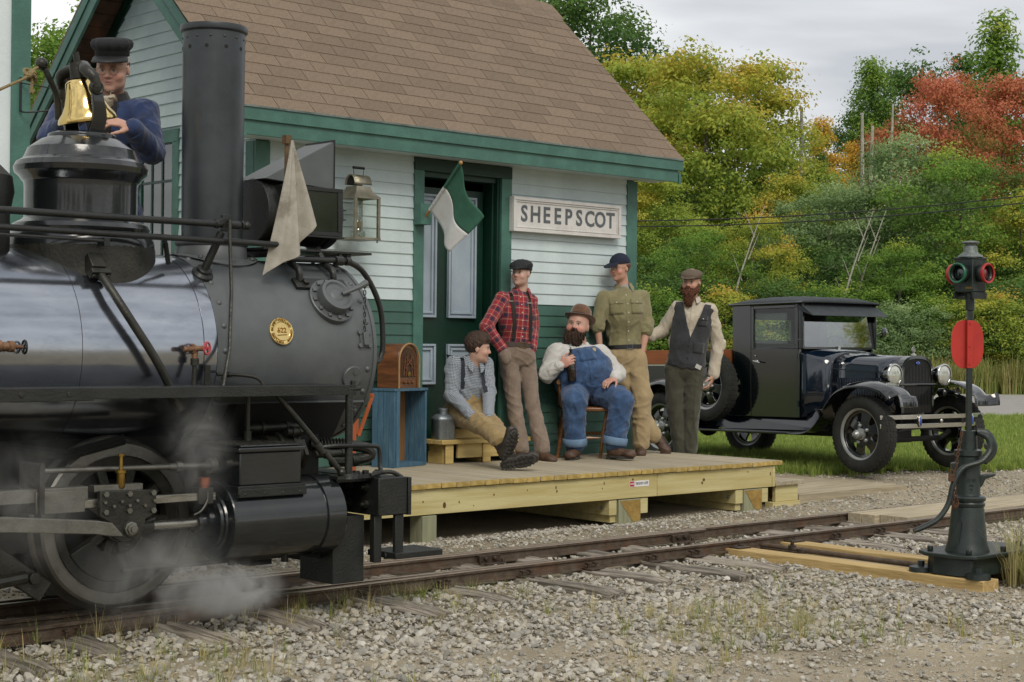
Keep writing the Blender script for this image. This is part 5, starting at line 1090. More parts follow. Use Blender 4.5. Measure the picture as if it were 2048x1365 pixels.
mb = MB().prism([(-0.15, -0.06, lz(0.2)), (-0.085, -0.09, lz(0.21)), (-0.065, -0.1, lz(0.38)), (-0.08, -0.095, lz(0.4))], (0.012, 0.02, 0)); mb.build('rib', M_cast, sw, local=True)
# bracket ears on the upper column
for s in (-1, 1):
 P = [Vector((s*0.06, 0, lz(0.58))), Vector((s*0.085, 0, lz(0.61))), Vector((s*0.10, 0, lz(0.645))), Vector((s*0.16, 0, lz(0.665))), Vector((s*0.165, 0, lz(0.68))), Vector((s*0.10, 0, lz(0.675))), Vector((s*0.06, 0, lz(0.665)))]
 if s < 0: P = [Vector((s*0.06, 0, lz(0.6))), Vector((s*0.105, 0, lz(0.66))), Vector((s*0.105, 0, lz(0.74))), Vector((s*0.06, 0, lz(0.75)))]
 MB().prism([p+Vector((0, -0.03, 0)) for p in P], (0, 0.06, 0)).build('lug', M_cast, sw, local=True, bevel=0.006)
for k, (t, zz, hh) in enumerate((('STAR', 0.64, 0.02), ('No', 0.61, 0.016), ('7', 0.575, 0.03))):
 me = text_mesh(t, hh*1.3, 0.0012, 'CENTER', 0.0004); me.materials.append(M_cast); inst('cast_lettering', me, sw, (0.0, -0.0765, lz(zz)), (R(90), 0, 0), local=True)
P = smoothpath([(0.055, -0.05, lz(0.93)), (0.1, -0.07, lz(0.9)), (0.11, -0.08, lz(0.83)), (0.05, -0.1, lz(0.76)), (-0.06, -0.11, lz(0.72)), (-0.12, -0.12, lz(0.63)), (-0.155, -0.13, lz(0.5)), (-0.22, -0.14, lz(0.41)), (-0.31, -0.15, lz(0.36)), (-0.37, -0.16, lz(0.338))], 5)
MB().tube(P, [0.02]*16+[0.017]*(len(P)-20)+[0.0155]*4, 10).build('throw_lever', M_cast, sw, local=True)
P = smoothpath([(0.04, -0.04, lz(0.935)), (0.10, -0.05, lz(0.925)), (0.135, -0.055, lz(0.86)), (0.125, -0.06, lz(0.80)), (0.075, -0.07, lz(0.755))], 5)
mb = MB().tube(P, 0.024, 10).cyl((0.115, -0.09, lz(0.85)), (0.115, -0.02, lz(0.85)), 0.028, n=14); mb.build('lever_quadrant', M_cast, sw, local=True)
M_rchain = mat('rusty_chain', '#4d3a2c', 0.75, 0.5, col2='#6a4a35', nscale=30)
mb = MB(); Pq = [Vector(p) for p in smoothpath([(-0.06, -0.07, lz(0.93)), (-0.08, -0.08, lz(0.84)), (-0.10, -0.1, lz(0.73)), (-0.115, -0.13, lz(0.60)), (-0.10, -0.13, lz(0.50)), (-0.125, -0.135, lz(0.49)), (-0.12, -0.13, lz(0.58))], 5)]
for k in range(0, len(Pq)-1):
 p = Pq[k]; d = (Pq[k+1]-p).normalized(); u = frame(d)[k % 2]
 mb.tube([p+d*0.016*math.cos(a)+u*0.0075*math.sin(a) for a in np.linspace(0, 2*math.pi, 9)[:-1]], 0.003, 5, closed=True)
mb.build('lock_chain', M_rchain, sw, local=True)
mb = MB().obox((-0.14, -0.14, lz(0.66)), (0.035, 0.02, 0.045)).tube(smoothpath([(-0.152, -0.14, lz(0.68)), (-0.152, -0.14, lz(0.70)), (-0.14, -0.14, lz(0.71)), (-0.128, -0.14, lz(0.70)), (-0.128, -0.14, lz(0.68))], 3), 0.004, 6); mb.build('padlock', M_rchain, sw, local=True, bevel=0.003)
MB().box((-0.0165, -0.0165, lz(0.94)), (0.0165, 0.0165, lz(1.72))).cyl((0, 0, lz(1.68)), (0, 0, lz(1.79)), 0.028, n=14).build('spindle', M_cast, sw, local=True, bevel=0.003)
P = []
for i in range(40):
 a = 2*math.pi*i/40; ca, sa = math.cos(a), math.sin(a)
 P.append(Vector((0.101*math.copysign(abs(ca)**0.72, ca), 0.0, 0.151*math.copysign(abs(sa)**0.78, sa))))
tg = MB().prism([p+Vector((-0.008, 0.0175, lz(1.472))) for p in P], (0, 0.004, 0)).build('target', M_redt, sw, local=True, bevel=0.001)
for z in (1.60, 1.46, 1.35): MB().hexbolt((0.0, -0.0165, lz(z)), (0, -1, 0), 0.008, 0.006).build('target_bolt', M_redt, tg, local=True)
MB().box((-0.018, -0.0175, lz(1.325)), (0.018, 0.0172, lz(1.618))).build('target_strap', M_redt, tg, local=True, bevel=0.002)
lampm = thing('signal_lamp', None, None, (0, 0, lz(1.79)), R(-52)); lampm.parent = sw
w = 0.068
mb = MB().box((-w, -w, 0.0), (w, w, 0.215)).box((-w-0.004, -w-0.004, 0.2), (w+0.004, w+0.004, 0.216)); mb.build('lamp_body', M_cast, lampm, local=True, bevel=0.006)
mb = MB()
for x in (-w, w):
 mb.prism([(x-0.006, -w, 0.0), (x+0.006, -w, 0.0), (x+0.006, -w, -0.04), (x, -w, -0.025), (x-0.006, -w, -0.04)], (0, 2*w, 0))
mb.box((-w, -0.02, -0.02), (w, 0.02, 0.0)); mb.build('lamp_socket', M_cast, lampm, local=True)
MB().lathe([(0.078, 0.217), (0.072, 0.228), (0.05, 0.24), (0.044, 0.25), (0.04, 0.285), (0.032, 0.29), (0.032, 0.296), (0.052, 0.300), (0.056, 0.306), (0.05, 0.312), (0.02, 0.317), (0, 0.318)], (0, 0, 0), (0, 0, 1), 28, caps=False).build('lamp_top', mat('weathered_lamp_top', '#5d6462', 0.5, 0.3, col2='#747b78', nscale=12, bump=0.3, bscale=60), lampm, local=True, angle=35)
for (ang, mh, ml) in ((-90, M_lgreen, M_lensg), (0, M_lred, M_lensr), (180, M_lred, M_lensr), (90, M_lgreen, M_lensg)):
 d = Vector((math.cos(R(ang)), math.sin(R(ang)), 0)); c = Vector((0, 0, 0.115))+d*w
 MB().lathe([(0.05, 0), (0.05, 0.055)], c, d, 28, caps=False).build('lens_hood', M_cast, lampm, local=True, solid=0.003)
 MB().lathe([(0.0495, 0.046), (0.061, 0.05), (0.063, 0.064), (0.059, 0.07), (0.050, 0.066)], c, d, 32, caps=False).build('hood_rim', mh, lampm, local=True, angle=40)
 MB().lathe([(0.05, 0.012), (0.046, 0.026), (0.036, 0.038), (0.02, 0.045), (0, 0.047)], c, d, 28, caps=False).build('lens', ml, lampm, local=True, angle=60)
MB().box((0.02, -w-0.006, 0.02), (0.066, -w-0.001, 0.032)).build('maker_tag', M_brassold, lampm, local=True)
# ------------------------------------------------------------------ vintage pickup truck (local: x forward from front axle, y left, z up)
M_navy = mat('dark_navy_enamel', '#0a1522', 0.12, 0.0, col2='#0d1a29', nscale=2, coat=1.0)
M_cabp = mat('black_green_enamel', '#080e10', 0.12, 0.0, col2='#0b1315', nscale=2, coat=1.0)
M_fend = mat('black_fender_enamel', '#0b0d10', 0.14, 0.0, col2='#101317', nscale=2, coat=1.0)
M_top = mat('grey_black_top_fabric', '#2b3034', 0.75, col2='#343a3e', nscale=12, bump=0.25, bscale=160)
M_rubber = mat('tyre_rubber', '#1b1c1a', 0.88, col2='#262724', nscale=14, bump=0.3, bscale=60, dirt='#4a463c', dscale=5, damt=0.35)
M_chrome = mat('bright_nickel', '#b9b9b4', 0.12, 1.0, col2='#c8c8c2', nscale=5)
M_rimr = mat('grey_rim_paint', '#8d908e', 0.35, 0.5, col2='#9b9e9b', nscale=6)
M_wblack = mat('black_wheel_enamel', '#0a0c0b', 0.25, 0.0, coat=0.6)
M_bedw = mat('orange_varnished_board', '#8e4a1c', 0.5, col2='#a25a26', nscale=4, stretch=(0.7, 5, 5), grain=((0.8, 12, 12), 2.0, '#6d3410', 0.4))
M_cglass = glass('car_glass', (0.86, 0.9, 0.88), 0.015, 0.0)
M_hlens = mat('headlamp_glass', '#a3a79f', 0.08, 0.35, col2='#c4c6be', nscale=9, stretch=(12, 12, 1.0), coat=1.0)
M_grille = mat('radiator_core', '#0a0b0a', 0.6, 0.3, col2='#121311', nscale=60)
M_badge = mat('blue_badge', '#1f3a86', 0.2, 0.2, col2='#2a4796', nscale=10, coat=1.0)
TR = thing('vintage_pickup', 'dark vintage pickup truck with round headlights parked on gravel', 'truck', (14.5, 9.63, 0.18), R(-95))
TR.rotation_euler = (0, R(-1.1), R(-95))
def tb(mb, name, m, parent=None, **k): return mb.build(name, m, parent or TR, local=True, **k)
WB = 2.95; TK = 0.71; WR = 0.39
def make_wheel():
 w = thing('wheel', None, None); w.parent = TR
 mb = MB().lathe([(0.255, -0.062), (0.275, -0.078), (0.32, -0.086), (0.36, -0.08), (0.378, -0.066), (0.386, -0.04), (0.39, 0), (0.386, 0.04), (0.378, 0.066), (0.36, 0.08), (0.32, 0.086), (0.275, 0.078), (0.255, 0.062)], (0, 0, 0), (0, 1, 0), 64, caps=False)
 n = 44                                         # tread blocks
 for k in range(n):
  a = 2*math.pi*k/n; d = Vector((math.cos(a), 0, math.sin(a))); t = Vector((-math.sin(a), 0, math.cos(a)))
  for (yy, sk) in ((-0.054, 0.5), (-0.018, -0.4), (0.018, 0.4), (0.054, -0.5)):
   rr_ = 0.386 if abs(yy) < 0.03 else 0.378
   u = (t+Vector((0, sk*0.6, 0))).normalized(); v = d.cross(u)
   mb.obox(d*rr_+Vector((0, yy, 0)), (0.034, 0.026, 0.014), Matrix((u, v, d)).transposed())
 tb(mb, 'tyre', M_rubber, w, angle=35)
 tb(MB().lathe([(0.238, 0.05), (0.25, 0.066), (0.262, 0.07), (0.262, 0.055), (0.255, 0.05), (0.255, -0.05), (0.262, -0.07), (0.25, -0.066), (0.238, -0.05)], (0, 0, 0), (0, -1, 0), 48, caps=False), 'rim', M_rimr, w, angle=35)
 mb = MB().lathe([(0.215, 0.02), (0.235, 0.03), (0.24, 0.05), (0.24, -0.05), (0.215, -0.05), (0.215, 0.02)], (0, 0, 0), (0, -1, 0), 48, caps=False).lathe([(0, 0.035), (0.085, 0.035), (0.105, 0.02), (0.105, -0.02), (0, -0.02)], (0, 0, 0), (0, -1, 0), 28, caps=False)
 for k in range(6):                             # spider arms leaving six openings
  a = 2*math.pi*k/6+0.3; rings = []
  for r, hw_, yo in ((0.085, 0.052, -0.03), (0.13, 0.046, -0.032), (0.18, 0.052, -0.026), (0.222, 0.08, -0.015)):
   d = Vector((math.cos(a), 0, math.sin(a))); t = Vector((-math.sin(a), 0, math.cos(a)))
   rings.append([d*r+t*hw_+Vector((0, yo, 0)), d*r-t*hw_+Vector((0, yo, 0)), d*r-t*hw_+Vector((0, yo+0.03, 0)), d*r+t*hw_+Vector((0, yo+0.03, 0))])
  mb.loft(rings)
 tb(mb, 'wheel_spider', M_wblack, w, angle=40, bevel=0.004)
 tb(MB().lathe([(0.058, 0.03), (0.058, 0.05), (0.045, 0.055), (0.04, 0.10), (0.045, 0.102), (0.045, 0.115), (0.03, 0.13), (0.022, 0.15), (0, 0.152)], (0, 0, 0), (0, -1, 0), 20, caps=False), 'hub', M_rimr, w, angle=30)
 mb = MB()
 for k in range(5):
  a = 2*math.pi*k/5+0.5; c = Vector((0.088*math.cos(a), -0.03, 0.088*math.sin(a))); mb.lathe([(0.02, 0), (0.02, 0.02), (0.012, 0.03), (0, 0.032)], c, (0, -1, 0), 10)
 tb(mb, 'lug_nut', M_rimr, w, angle=30)
 return w
wh = make_wheel(); wh.location = (0, -TK, WR); wh.rotation_euler = (0, 0, R(-4))
for (x, y, rz) in ((0, TK, 180-4), (-WB, -TK, 0), (-WB, TK, 180)):
 c = copy_tree(wh, TR); c.location = (x, y, WR); c.rotation_euler = (0, R(17*x), R(rz))
sp = copy_tree(wh, TR); sp.name = 'spare_wheel'; sp.location = (-2.16, -0.76, 0.86); sp.rotation_euler = (0, 0.5, 0)
# chassis
mb = MB()
for y in (-0.38, 0.38): mb.box((-3.6, y-0.03, 0.46), (0.22, y+0.03, 0.55))
mb.cyl((-WB, -0.66, WR), (-WB, 0.66, WR), 0.04, n=12).sphere((-WB, 0, WR), 0.13, 14, 8).box((-2.3, -0.3, 0.33), (-0.7, 0.3, 0.46)).box((-0.65, -0.16, 0.28), (-0.1, 0.16, 0.7))
tb(mb, 'chassis', M_under)
mb = MB().tube([(0.0, -0.66, WR), (0, -0.5, WR-0.07), (0, 0.5, WR-0.07), (0, 0.66, WR)], 0.028, 8)
for k, (hw_, z) in enumerate(((0.46, 0.415), (0.38, 0.43), (0.28, 0.445), (0.18, 0.46))): mb.tube(smoothpath([(0.12, -hw_, z-0.03), (0.12, 0, z+0.02), (0.12, hw_, z-0.03)], 6), 0.011, 6)
tb(mb, 'front_axle', M_under)
# fenders: swept crown section
def fender(s, path, wid, name, inner):
 rings = []
 PP = smoothpath([Vector((x, 0, z)) for x, z in path], 5); n = len(PP)
 for i, p in enumerate(PP):
  t = (PP[min(i+1, n-1)]-PP[max(i-1, 0)]).normalized(); nr = Vector((t.z, 0, -t.x)) if False else Vector((-t.z, 0, t.x))
  if nr.z < 0 and i < n*0.2: pass
  f = i/(n-1); wi = inner[0]+(inner[1]-inner[0])*f; wo = wid[0]+(wid[1]-wid[0])*min(1, f*2.2) if f < 0.45 else wid[1]+(wid[2]-wid[1])*((f-0.45)/0.55)
  row = []
  for k in range(11):
   q = k/10; y = wi+(wo-wi)*q; drop = 0.035*max(0, (q-0.55)/0.45)**2*2.2+0.02*max(0, (0.25-q)/0.25)**2
   row.append(p+Vector((0, s*y, 0))-nr*drop*(1-0.92*(f*f if name[0] == 'f' else (1-f)**2))*(1 if nr.z > -0.5 else -1))
  rings.append(row)
 o = tb(MB().loft(rings, closed=False, caps=False), name, M_fend, angle=60, solid=0.008); return o
fpath = [(0.46, 0.66), (0.44, 0.76), (0.34, 0.86), (0.17, 0.915), (0.0, 0.925), (-0.18, 0.90), (-0.34, 0.82), (-0.46, 0.68), (-0.56, 0.52), (-0.68, 0.42), (-0.82, 0.385), (-0.95, 0.38)]
rpath = [(-2.32, 0.39), (-2.40, 0.44), (-2.47, 0.56), (-2.55, 0.72), (-2.68, 0.86), (-2.84, 0.93), (-3.0, 0.935), (-3.18, 0.88), (-3.34, 0.74), (-3.44, 0.56)]
for s in (-1, 1):
 fender(s, fpath, (0.80, 0.845, 0.83), 'front_fender', (0.46, 0.56)); fender(s, rpath, (0.83, 0.84, 0.82), 'rear_fender', (0.54, 0.54))
 tb(MB().box((-2.36, min(s*0.56, s*0.835), 0.362), (-0.93, max(s*0.56, s*0.835), 0.385)), 'running_board', M_fend, bevel=0.006)
 tb(MB().prism([(-2.36, s*0.555, 0.386), (-0.60, s*0.555, 0.40), (-0.60, s*0.50, 0.60), (-2.36, s*0.545, 0.56)], (0, -s*0.006, 0)), 'splash_apron', M_navy)
# hood and cowl: loft of U sections
def usec(x, hw_, zb, zt, sh, n=13):
 P = [Vector((x, -hw_, zb)), Vector((x, -hw_, zb+(zt-zb)*0.4)), Vector((x, -hw_*0.99, sh))]
 for i in range(1, n):
  a = math.pi*i/n; P.append(Vector((x, -hw_*0.985*math.copysign(abs(math.cos(a))**0.75, math.cos(a)), sh+(zt-sh)*abs(math.sin(a))**0.8)))
 P += [Vector((x, hw_*0.99, sh)), Vector((x, hw_, zb+(zt-zb)*0.4)), Vector((x, hw_, zb))]
 return P
hood = tb(MB().loft([usec(0.03, 0.245, 0.60, 1.165, 0.99), usec(-0.2, 0.30, 0.60, 1.185, 1.01), usec(-0.45, 0.365, 0.60, 1.205, 1.03), usec(-0.67, 0.42, 0.60, 1.22, 1.05)], closed=False, caps=False), 'hood', M_navy, angle=50, solid=0.006)
tb(MB().loft([usec(-0.675, 0.424, 0.56, 1.222, 1.055), usec(-0.78, 0.47, 0.55, 1.24, 1.10), usec(-0.90, 0.545, 0.54, 1.262, 1.17), usec(-0.96, 0.585, 0.54, 1.265, 1.21)], closed=False, caps=False), 'cowl', M_navy, angle=50, solid=0.006)
for s in (-1, 1):
 mb = MB()
 for k in range(18):
  x = -0.12-k*0.0285; hw_ = 0.245+(0.42-0.245)*(0.03-x)/0.70+0.002
  mb.obox((x, s*hw_, 0.86), (0.011, 0.014, 0.19), Matrix.Rotation(R(20*s), 3, 'Z'))
 tb(mb, 'hood_louvre', M_navy, hood)
 tb(MB().bar((0.03, s*0.25, 1.0), (-0.67, s*0.425, 1.05), 0.006, 0.008), 'hood_hinge', M_navy, hood)
tb(MB().tube([p+Vector((0, 0, 0.0)) for p in usec(-0.672, 0.424, 0.58, 1.224, 1.055)], 0.006, 6), 'hood_lacing', M_fend)
tb(MB().tube([(-0.93, -0.02, 1.265), (-0.93, -0.02, 1.29)], 0.024, 12), 'fuel_cap', M_chrome)
# radiator
rs_ = [p+Vector((0.0, 0, 0)) for p in usec(0.035, 0.262, 0.57, 1.185, 1.0)]
rshell = tb(MB().loft([rs_, [p+Vector((0.075, 0, 0)) for p in rs_], [Vector((0.115, p.y*0.86, 0.875+(p.z-0.875)*0.9)) for p in rs_]], closed=False, caps=False), 'radiator_shell', M_fend, angle=50)
core = [Vector((0.10, p.y*0.9, 0.875+(p.z-0.875)*0.93)) for p in rs_]
tb(MB().prism(core, (0.006, 0, 0)), 'radiator_core', M_grille, rshell)
mb = MB()
for k in range(-9, 10): mb.box((0.1065, k*0.0235-0.002, 0.60), (0.109, k*0.0235+0.002, 1.12-0.0022*k*k))
tb(mb, 'core_fin', M_fend, rshell)
tb(MB().sphere((0.118, 0, 1.105), 1.0, 18, 8, (0.034, 0.019, 0.006), (1, 0, 0)), 'badge', M_badge, rshell, angle=80)
mb = MB().lathe([(0.03, 0), (0.03, 0.014), (0.018, 0.02), (0.012, 0.03)], (0.06, 0, 1.18), (0, 0, 1), 16).tube([Vector((0.06, 0, 1.245))+Vector((0, 0.026*math.cos(a), 0.026*math.sin(a))) for a in np.linspace(0, 2*math.pi, 17)[:-1]], 0.006, 6, closed=True).lathe([(0.02, -0.004), (0.02, 0.004)], (0.06, 0, 1.245), (1, 0, 0), 16)
tb(mb, 'radiator_cap', M_chrome, angle=40)
# headlights on their bar
tb(MB().tube(smoothpath([(0.06, -0.58, 0.80), (0.12, -0.45, 0.88), (0.12, -0.2, 0.885), (0.12, 0.2, 0.885), (0.12, 0.45, 0.88), (0.06, 0.58, 0.80)], 5), 0.013, 8), 'headlight_bar', M_fend)
for s in (-1, 1):
 hlp = thing('headlight', None, None, (0.13, s*0.40, 0.985)); hlp.parent = TR
 tb(MB().lathe([(0.02, -0.16), (0.05, -0.145), (0.08, -0.10), (0.1, -0.05), (0.108, 0.0)], (0, 0, 0), (1, 0, 0), 32, caps=False).tube([(0, 0, -0.1), (0, 0, -0.06)], 0.014, 8), 'shell', M_fend, hlp, angle=50)
 tb(MB().lathe([(0.108, -0.004), (0.116, 0.0), (0.117, 0.016), (0.108, 0.024), (0.098, 0.022)], (0, 0, 0), (1, 0, 0), 36, caps=False), 'bezel', M_chrome, hlp, angle=60)
 tb(MB().lathe([(0.105, 0.006), (0.09, 0.018), (0.06, 0.027), (0.03, 0.031), (0, 0.032)], (0, 0, 0), (1, 0, 0), 32, caps=False), 'lens', M_hlens, hlp, angle=70)
mb = MB().lathe([(0.02, 0), (0.045, 0.02), (0.045, 0.09), (0.03, 0.1), (0.025, 0.13), (0.035, 0.2), (0.06, 0.235), (0.055, 0.238), (0.02, 0.2)], (0.02, 0.44, 0.80), (1, 0.15, 0), 20, caps=False); tb(mb, 'horn', M_fend, angle=50)
# bumper: two bars with clamps and medallions
for z in (0.565, 0.475):
 rings = [[Vector((0.40-0.10*(abs(y)/0.83)**3, y, z-0.022)), Vector((0.408-0.10*(abs(y)/0.83)**3, y, z-0.022)), Vector((0.408-0.10*(abs(y)/0.83)**3, y, z+0.022)), Vector((0.40-0.10*(abs(y)/0.83)**3, y, z+0.022))] for y in np.linspace(-0.83, 0.83, 19)]
 tb(MB().loft(rings), 'bumper_bar', M_chrome, angle=40, bevel=0.002)
for y in (-0.34, 0.5, 0.0):
 tb(MB().sphere((0.41, y, 0.52), 1.0, 16, 6, (0.03, 0.062, 0.01) if y else (0.022, 0.022, 0.01), (1, 0, 0)), 'bumper_clamp', M_chrome, angle=80)
 if y: tb(MB().sphere((0.414, y, 0.52), 1.0, 16, 6, (0.02, 0.05, 0.009), (1, 0, 0)), 'medallion', M_badge, angle=80)
mb = MB()
for y in (-0.36, 0.36): mb.bar((0.15, y, 0.5), (0.40, y, 0.52), 0.03, 0.06)
tb(mb, 'bumper_iron', M_under)
# cab: panels with openings
HC = 0.60; XA, XBk = -0.92, -1.93; ZBELT = 1.262; ZTOP = 1.755
def sidepanel(s):
 y0, y1 = s*HC, s*(HC-0.03)
 mb = MB()
 lo_, hi_ = min(y0, y1), max(y0, y1)
 mb.box((-1.672, lo_, 0.53), (XA-0.05, hi_, ZBELT)); d = tb(mb, 'door', M_cabp, bevel=0.004)
 tb(MB().bar((-1.67, s*(HC+0.003), ZBELT-0.012), (-0.98, s*(HC+0.003), ZBELT-0.012), 0.01, 0.014), 'belt_moulding', M_cabp, d)
 mb = MB().tube([(-1.59, s*HC, 1.13), (-1.59, s*(HC+0.04), 1.13)], 0.008, 8).tube([(-1.60, s*(HC+0.042), 1.135), (-1.50, s*(HC+0.042), 1.115)], 0.009, 8).lathe([(0.02, 0), (0.016, 0.01)], (-1.59, s*HC, 1.13), (0, s, 0), 12); tb(mb, 'door_handle', M_chrome, d)
 tb(MB().lathe([(0.011, 0), (0.009, 0.012), (0, 0.013)], (-1.6, s*HC, 1.19), (0, s, 0), 10), 'lock_button', M_chrome, d)
 for z in (0.68, 1.18): tb(MB().cyl((-0.975, s*(HC+0.008), z-0.03), (-0.975, s*(HC+0.008), z+0.03), 0.011, n=8), 'hinge', M_cabp, d)
 # window frame of the door
 mb = MB().box((-1.672, lo_, ZBELT+0.001), (-1.635, hi_, ZTOP-0.02)).box((-1.03, lo_, ZBELT+0.001), (-0.985, hi_, ZTOP-0.02)).box((-1.634, lo_, 1.70), (-1.031, hi_, ZTOP-0.02)).box((-1.634, lo_, ZBELT+0.001), (-1.031, hi_, ZBELT+0.012)); tb(mb, 'window_frame', M_cabp, d, bevel=0.004)
 tb(MB().box((-1.634, s*(HC-0.018)-0.002, ZBELT+0.013), (-1.031, s*(HC-0.018)+0.002, 1.699)), 'side_glass', M_cglass, d)
 mb = MB().box((XBk, lo_, 0.53), (-1.676, hi_, ZTOP-0.01)).box((-0.98, lo_+0.001, ZBELT+0.002), (XA, hi_-0.001, ZTOP-0.01)).box((-1.676, lo_+0.002, ZTOP-0.019), (-0.98, hi_-0.002, ZTOP+0.0)); tb(mb, 'cab_side', M_cabp, bevel=0.005)
for s in (-1, 1): sidepanel(s)
mb = MB().box((XBk-0.025, -HC+0.005, 0.53), (XBk, HC-0.005, 1.37)).box((XBk-0.025, -HC+0.005, 1.60), (XBk, HC-0.005, ZTOP)).box((XBk-0.025, -HC+0.005, 1.371), (XBk, -0.32, 1.599)).box((XBk-0.025, 0.32, 1.371), (XBk, HC-0.005, 1.599)); tb(mb, 'cab_back', M_cabp)
tb(MB().box((XBk-0.014, -0.32, 1.371), (XBk-0.010, 0.32, 1.599)), 'rear_glass', M_cglass)
mb = MB().box((XBk+0.05, -HC+0.04, 0.75), (-1.35, HC-0.04, 0.92)).box((XBk+0.03, -HC+0.04, 0.92), (XBk+0.16, HC-0.04, 1.33)); tb(mb, 'seat', mat('dark_seat', '#15130f', 0.8))
mb = MB().tube([Vector((-1.18, 0.3, 1.25))+Vector((-0.09*math.cos(a), 0.2*math.sin(a), 0.16*math.cos(a))) for a in np.linspace(0, 2*math.pi, 21)[:-1]], 0.012, 6, closed=True).tube([(-1.18, 0.3, 1.25), (-0.95, 0.3, 1.05)], 0.012, 6); tb(mb, 'steering_wheel', M_wblack)
# windscreen
mb = MB().bar((-0.945, -HC+0.03, 1.27), (-1.0, -HC+0.03, ZTOP-0.02), 0.03, 0.03).bar((-0.945, HC-0.03, 1.27), (-1.0, HC-0.03, ZTOP-0.02), 0.03, 0.03).bar((-1.0, -HC, ZTOP-0.03), (-1.0, HC, ZTOP-0.03), 0.03, 0.05).bar((-0.945, -HC+0.02, 1.272), (-0.945, HC-0.02, 1.272), 0.025, 0.02); tb(mb, 'windscreen_frame', M_fend)
tb(MB().prism([(-0.946, -HC+0.045, 1.283), (-0.946, HC-0.045, 1.283), (-0.995, HC-0.045, ZTOP-0.05), (-0.995, -HC+0.045, ZTOP-0.05)], (0.004, 0, 0)), 'windscreen', glass('windscreen_glass', (0.8, 0.84, 0.82), 0.02, 0.3))
tb(MB().prism([(-0.975, -HC-0.01, ZTOP-0.005), (-0.975, HC+0.01, ZTOP-0.005), (-0.77, HC+0.01, 1.61), (-0.77, -HC-0.01, 1.61)], (0.006, 0, 0.004)).prism([(-0.985, -HC-0.012, ZTOP-0.01), (-0.775, -HC-0.012, 1.612), (-0.93, -HC-0.012, 1.66), (-0.985, -HC-0.012, 1.69)], (0, 0.006, 0)).prism([(-0.985, HC+0.012, ZTOP-0.01), (-0.775, HC+0.012, 1.612), (-0.93, HC+0.012, 1.66), (-0.985, HC+0.012, 1.69)], (0, -0.006, 0)), 'sun_visor', M_top, bevel=0.002)
# roof with soft edges
rings = []
for x, dz in ((-1.985, 0.0), (-1.97, 0.03), (-1.9, 0.058), (-1.6, 0.078), (-1.3, 0.075), (-1.0, 0.055), (-0.90, 0.03), (-0.885, 0.0)):
 k = 1.0 if dz else 0.985; rings.append([Vector((x, y*k, ZTOP+0.002+(dz*(1-(abs(y)/(HC+0.02))**4) if dz else 0)+0.0)) for y in np.linspace(-HC-0.02, HC+0.02, 17)])
tb(MB().loft(rings, closed=False, caps=False), 'roof', M_top, angle=60, solid=0.02)
tb(MB().tube([(-1.99, -HC-0.015, ZTOP), (-0.9, -HC-0.015, ZTOP-0.0)], 0.014, 8).tube([(-1.99, HC+0.015, ZTOP), (-0.9, HC+0.015, ZTOP)], 0.014, 8), 'drip_rail', M_cabp)
mb = MB().tube([(-0.95, HC, 1.42), (-0.93, HC+0.12, 1.45)], 0.007, 6).lathe([(0.055, 0), (0.055, 0.012), (0.03, 0.03), (0, 0.034)], (-0.93, HC+0.13, 1.45), (1, 0.2, 0), 20); tb(mb, 'mirror', M_fend)
mb = MB().tube([(-0.93, -HC-0.01, 1.35), (-0.945, -HC-0.035, 1.36)], 0.007, 6); tb(mb, 'mirror_arm', M_fend)
# cargo bed
mb = MB().box((-3.62, -0.55, 0.66), (-2.02, -0.52, 1.10)).box((-3.62, 0.52, 0.66), (-2.02, 0.55, 1.10)).box((-3.62, -0.52, 0.66), (-2.02, 0.52, 0.70)).box((-2.05, -0.52, 0.7), (-2.02, 0.52, 1.10)).box((-3.62, -0.52, 0.7), (-3.59, 0.52, 1.1)); tb(mb, 'cargo_bed', M_navy, bevel=0.004)
for y in (-0.575, 0.545): tb(MB().box((-3.64, y, 1.102), (-2.0, y+0.03, 1.265)), 'side_board', M_bedw, bevel=0.004)
tb(MB().box((-3.64, -0.58, 1.085), (-2.0, -0.55, 1.1)), 'bed_rail', M_chrome)
for x in (-3.5, -2.9, -2.3):
 tb(MB().box((x, -0.582, 1.0), (x+0.04, -0.576, 1.25)), 'stake', M_fend)
# ------------------------------------------------------------------ implicit-surface figures
def nrm(v): v = np.asarray(v, float); return v/np.linalg.norm(v)
def basis(f, u):
 f = nrm(f); u = np.asarray(u, float); s = nrm(np.cross(u, f)); u = np.cross(f, s); return np.stack([f, s, u])      # rows: forward, side(left), up
def p_cap(a, b, ra, rb, sq=None):
 a = np.asarray(a, float); b = np.asarray(b, float); d = b-a; L2 = max(1e-9, d@d); rm = max(ra, rb)
 def fn(P):
  q = P-a; t = np.clip(q@d/L2, 0, 1); w = q-t[:, None]*d
  if sq is not None:                     # sq = (axis, factor): thinner or wider along an axis
   ax, k = sq; c = w@ax; w = w+np.outer(c*(1/k-1), ax)
  return np.sqrt((w*w).sum(1))-(ra+(rb-ra)*t)
 m = rm*(max(1, sq[1]) if sq else 1)
 return fn, np.minimum(a, b)-m, np.maximum(a, b)+m
def p_ell(c, r, M=None):
 c = np.asarray(c, float); r = np.asarray(r, float); M = np.eye(3) if M is None else M
 def fn(P):
  q = (P-c)@M.T; k0 = np.sqrt(((q/r)**2).sum(1)); k1 = np.sqrt(((q/r**2)**2).sum(1))+1e-9; return k0*(k0-1)/k1
 e = np.sqrt(((M*r[:, None])**2).sum(0)); return fn, c-e, c+e
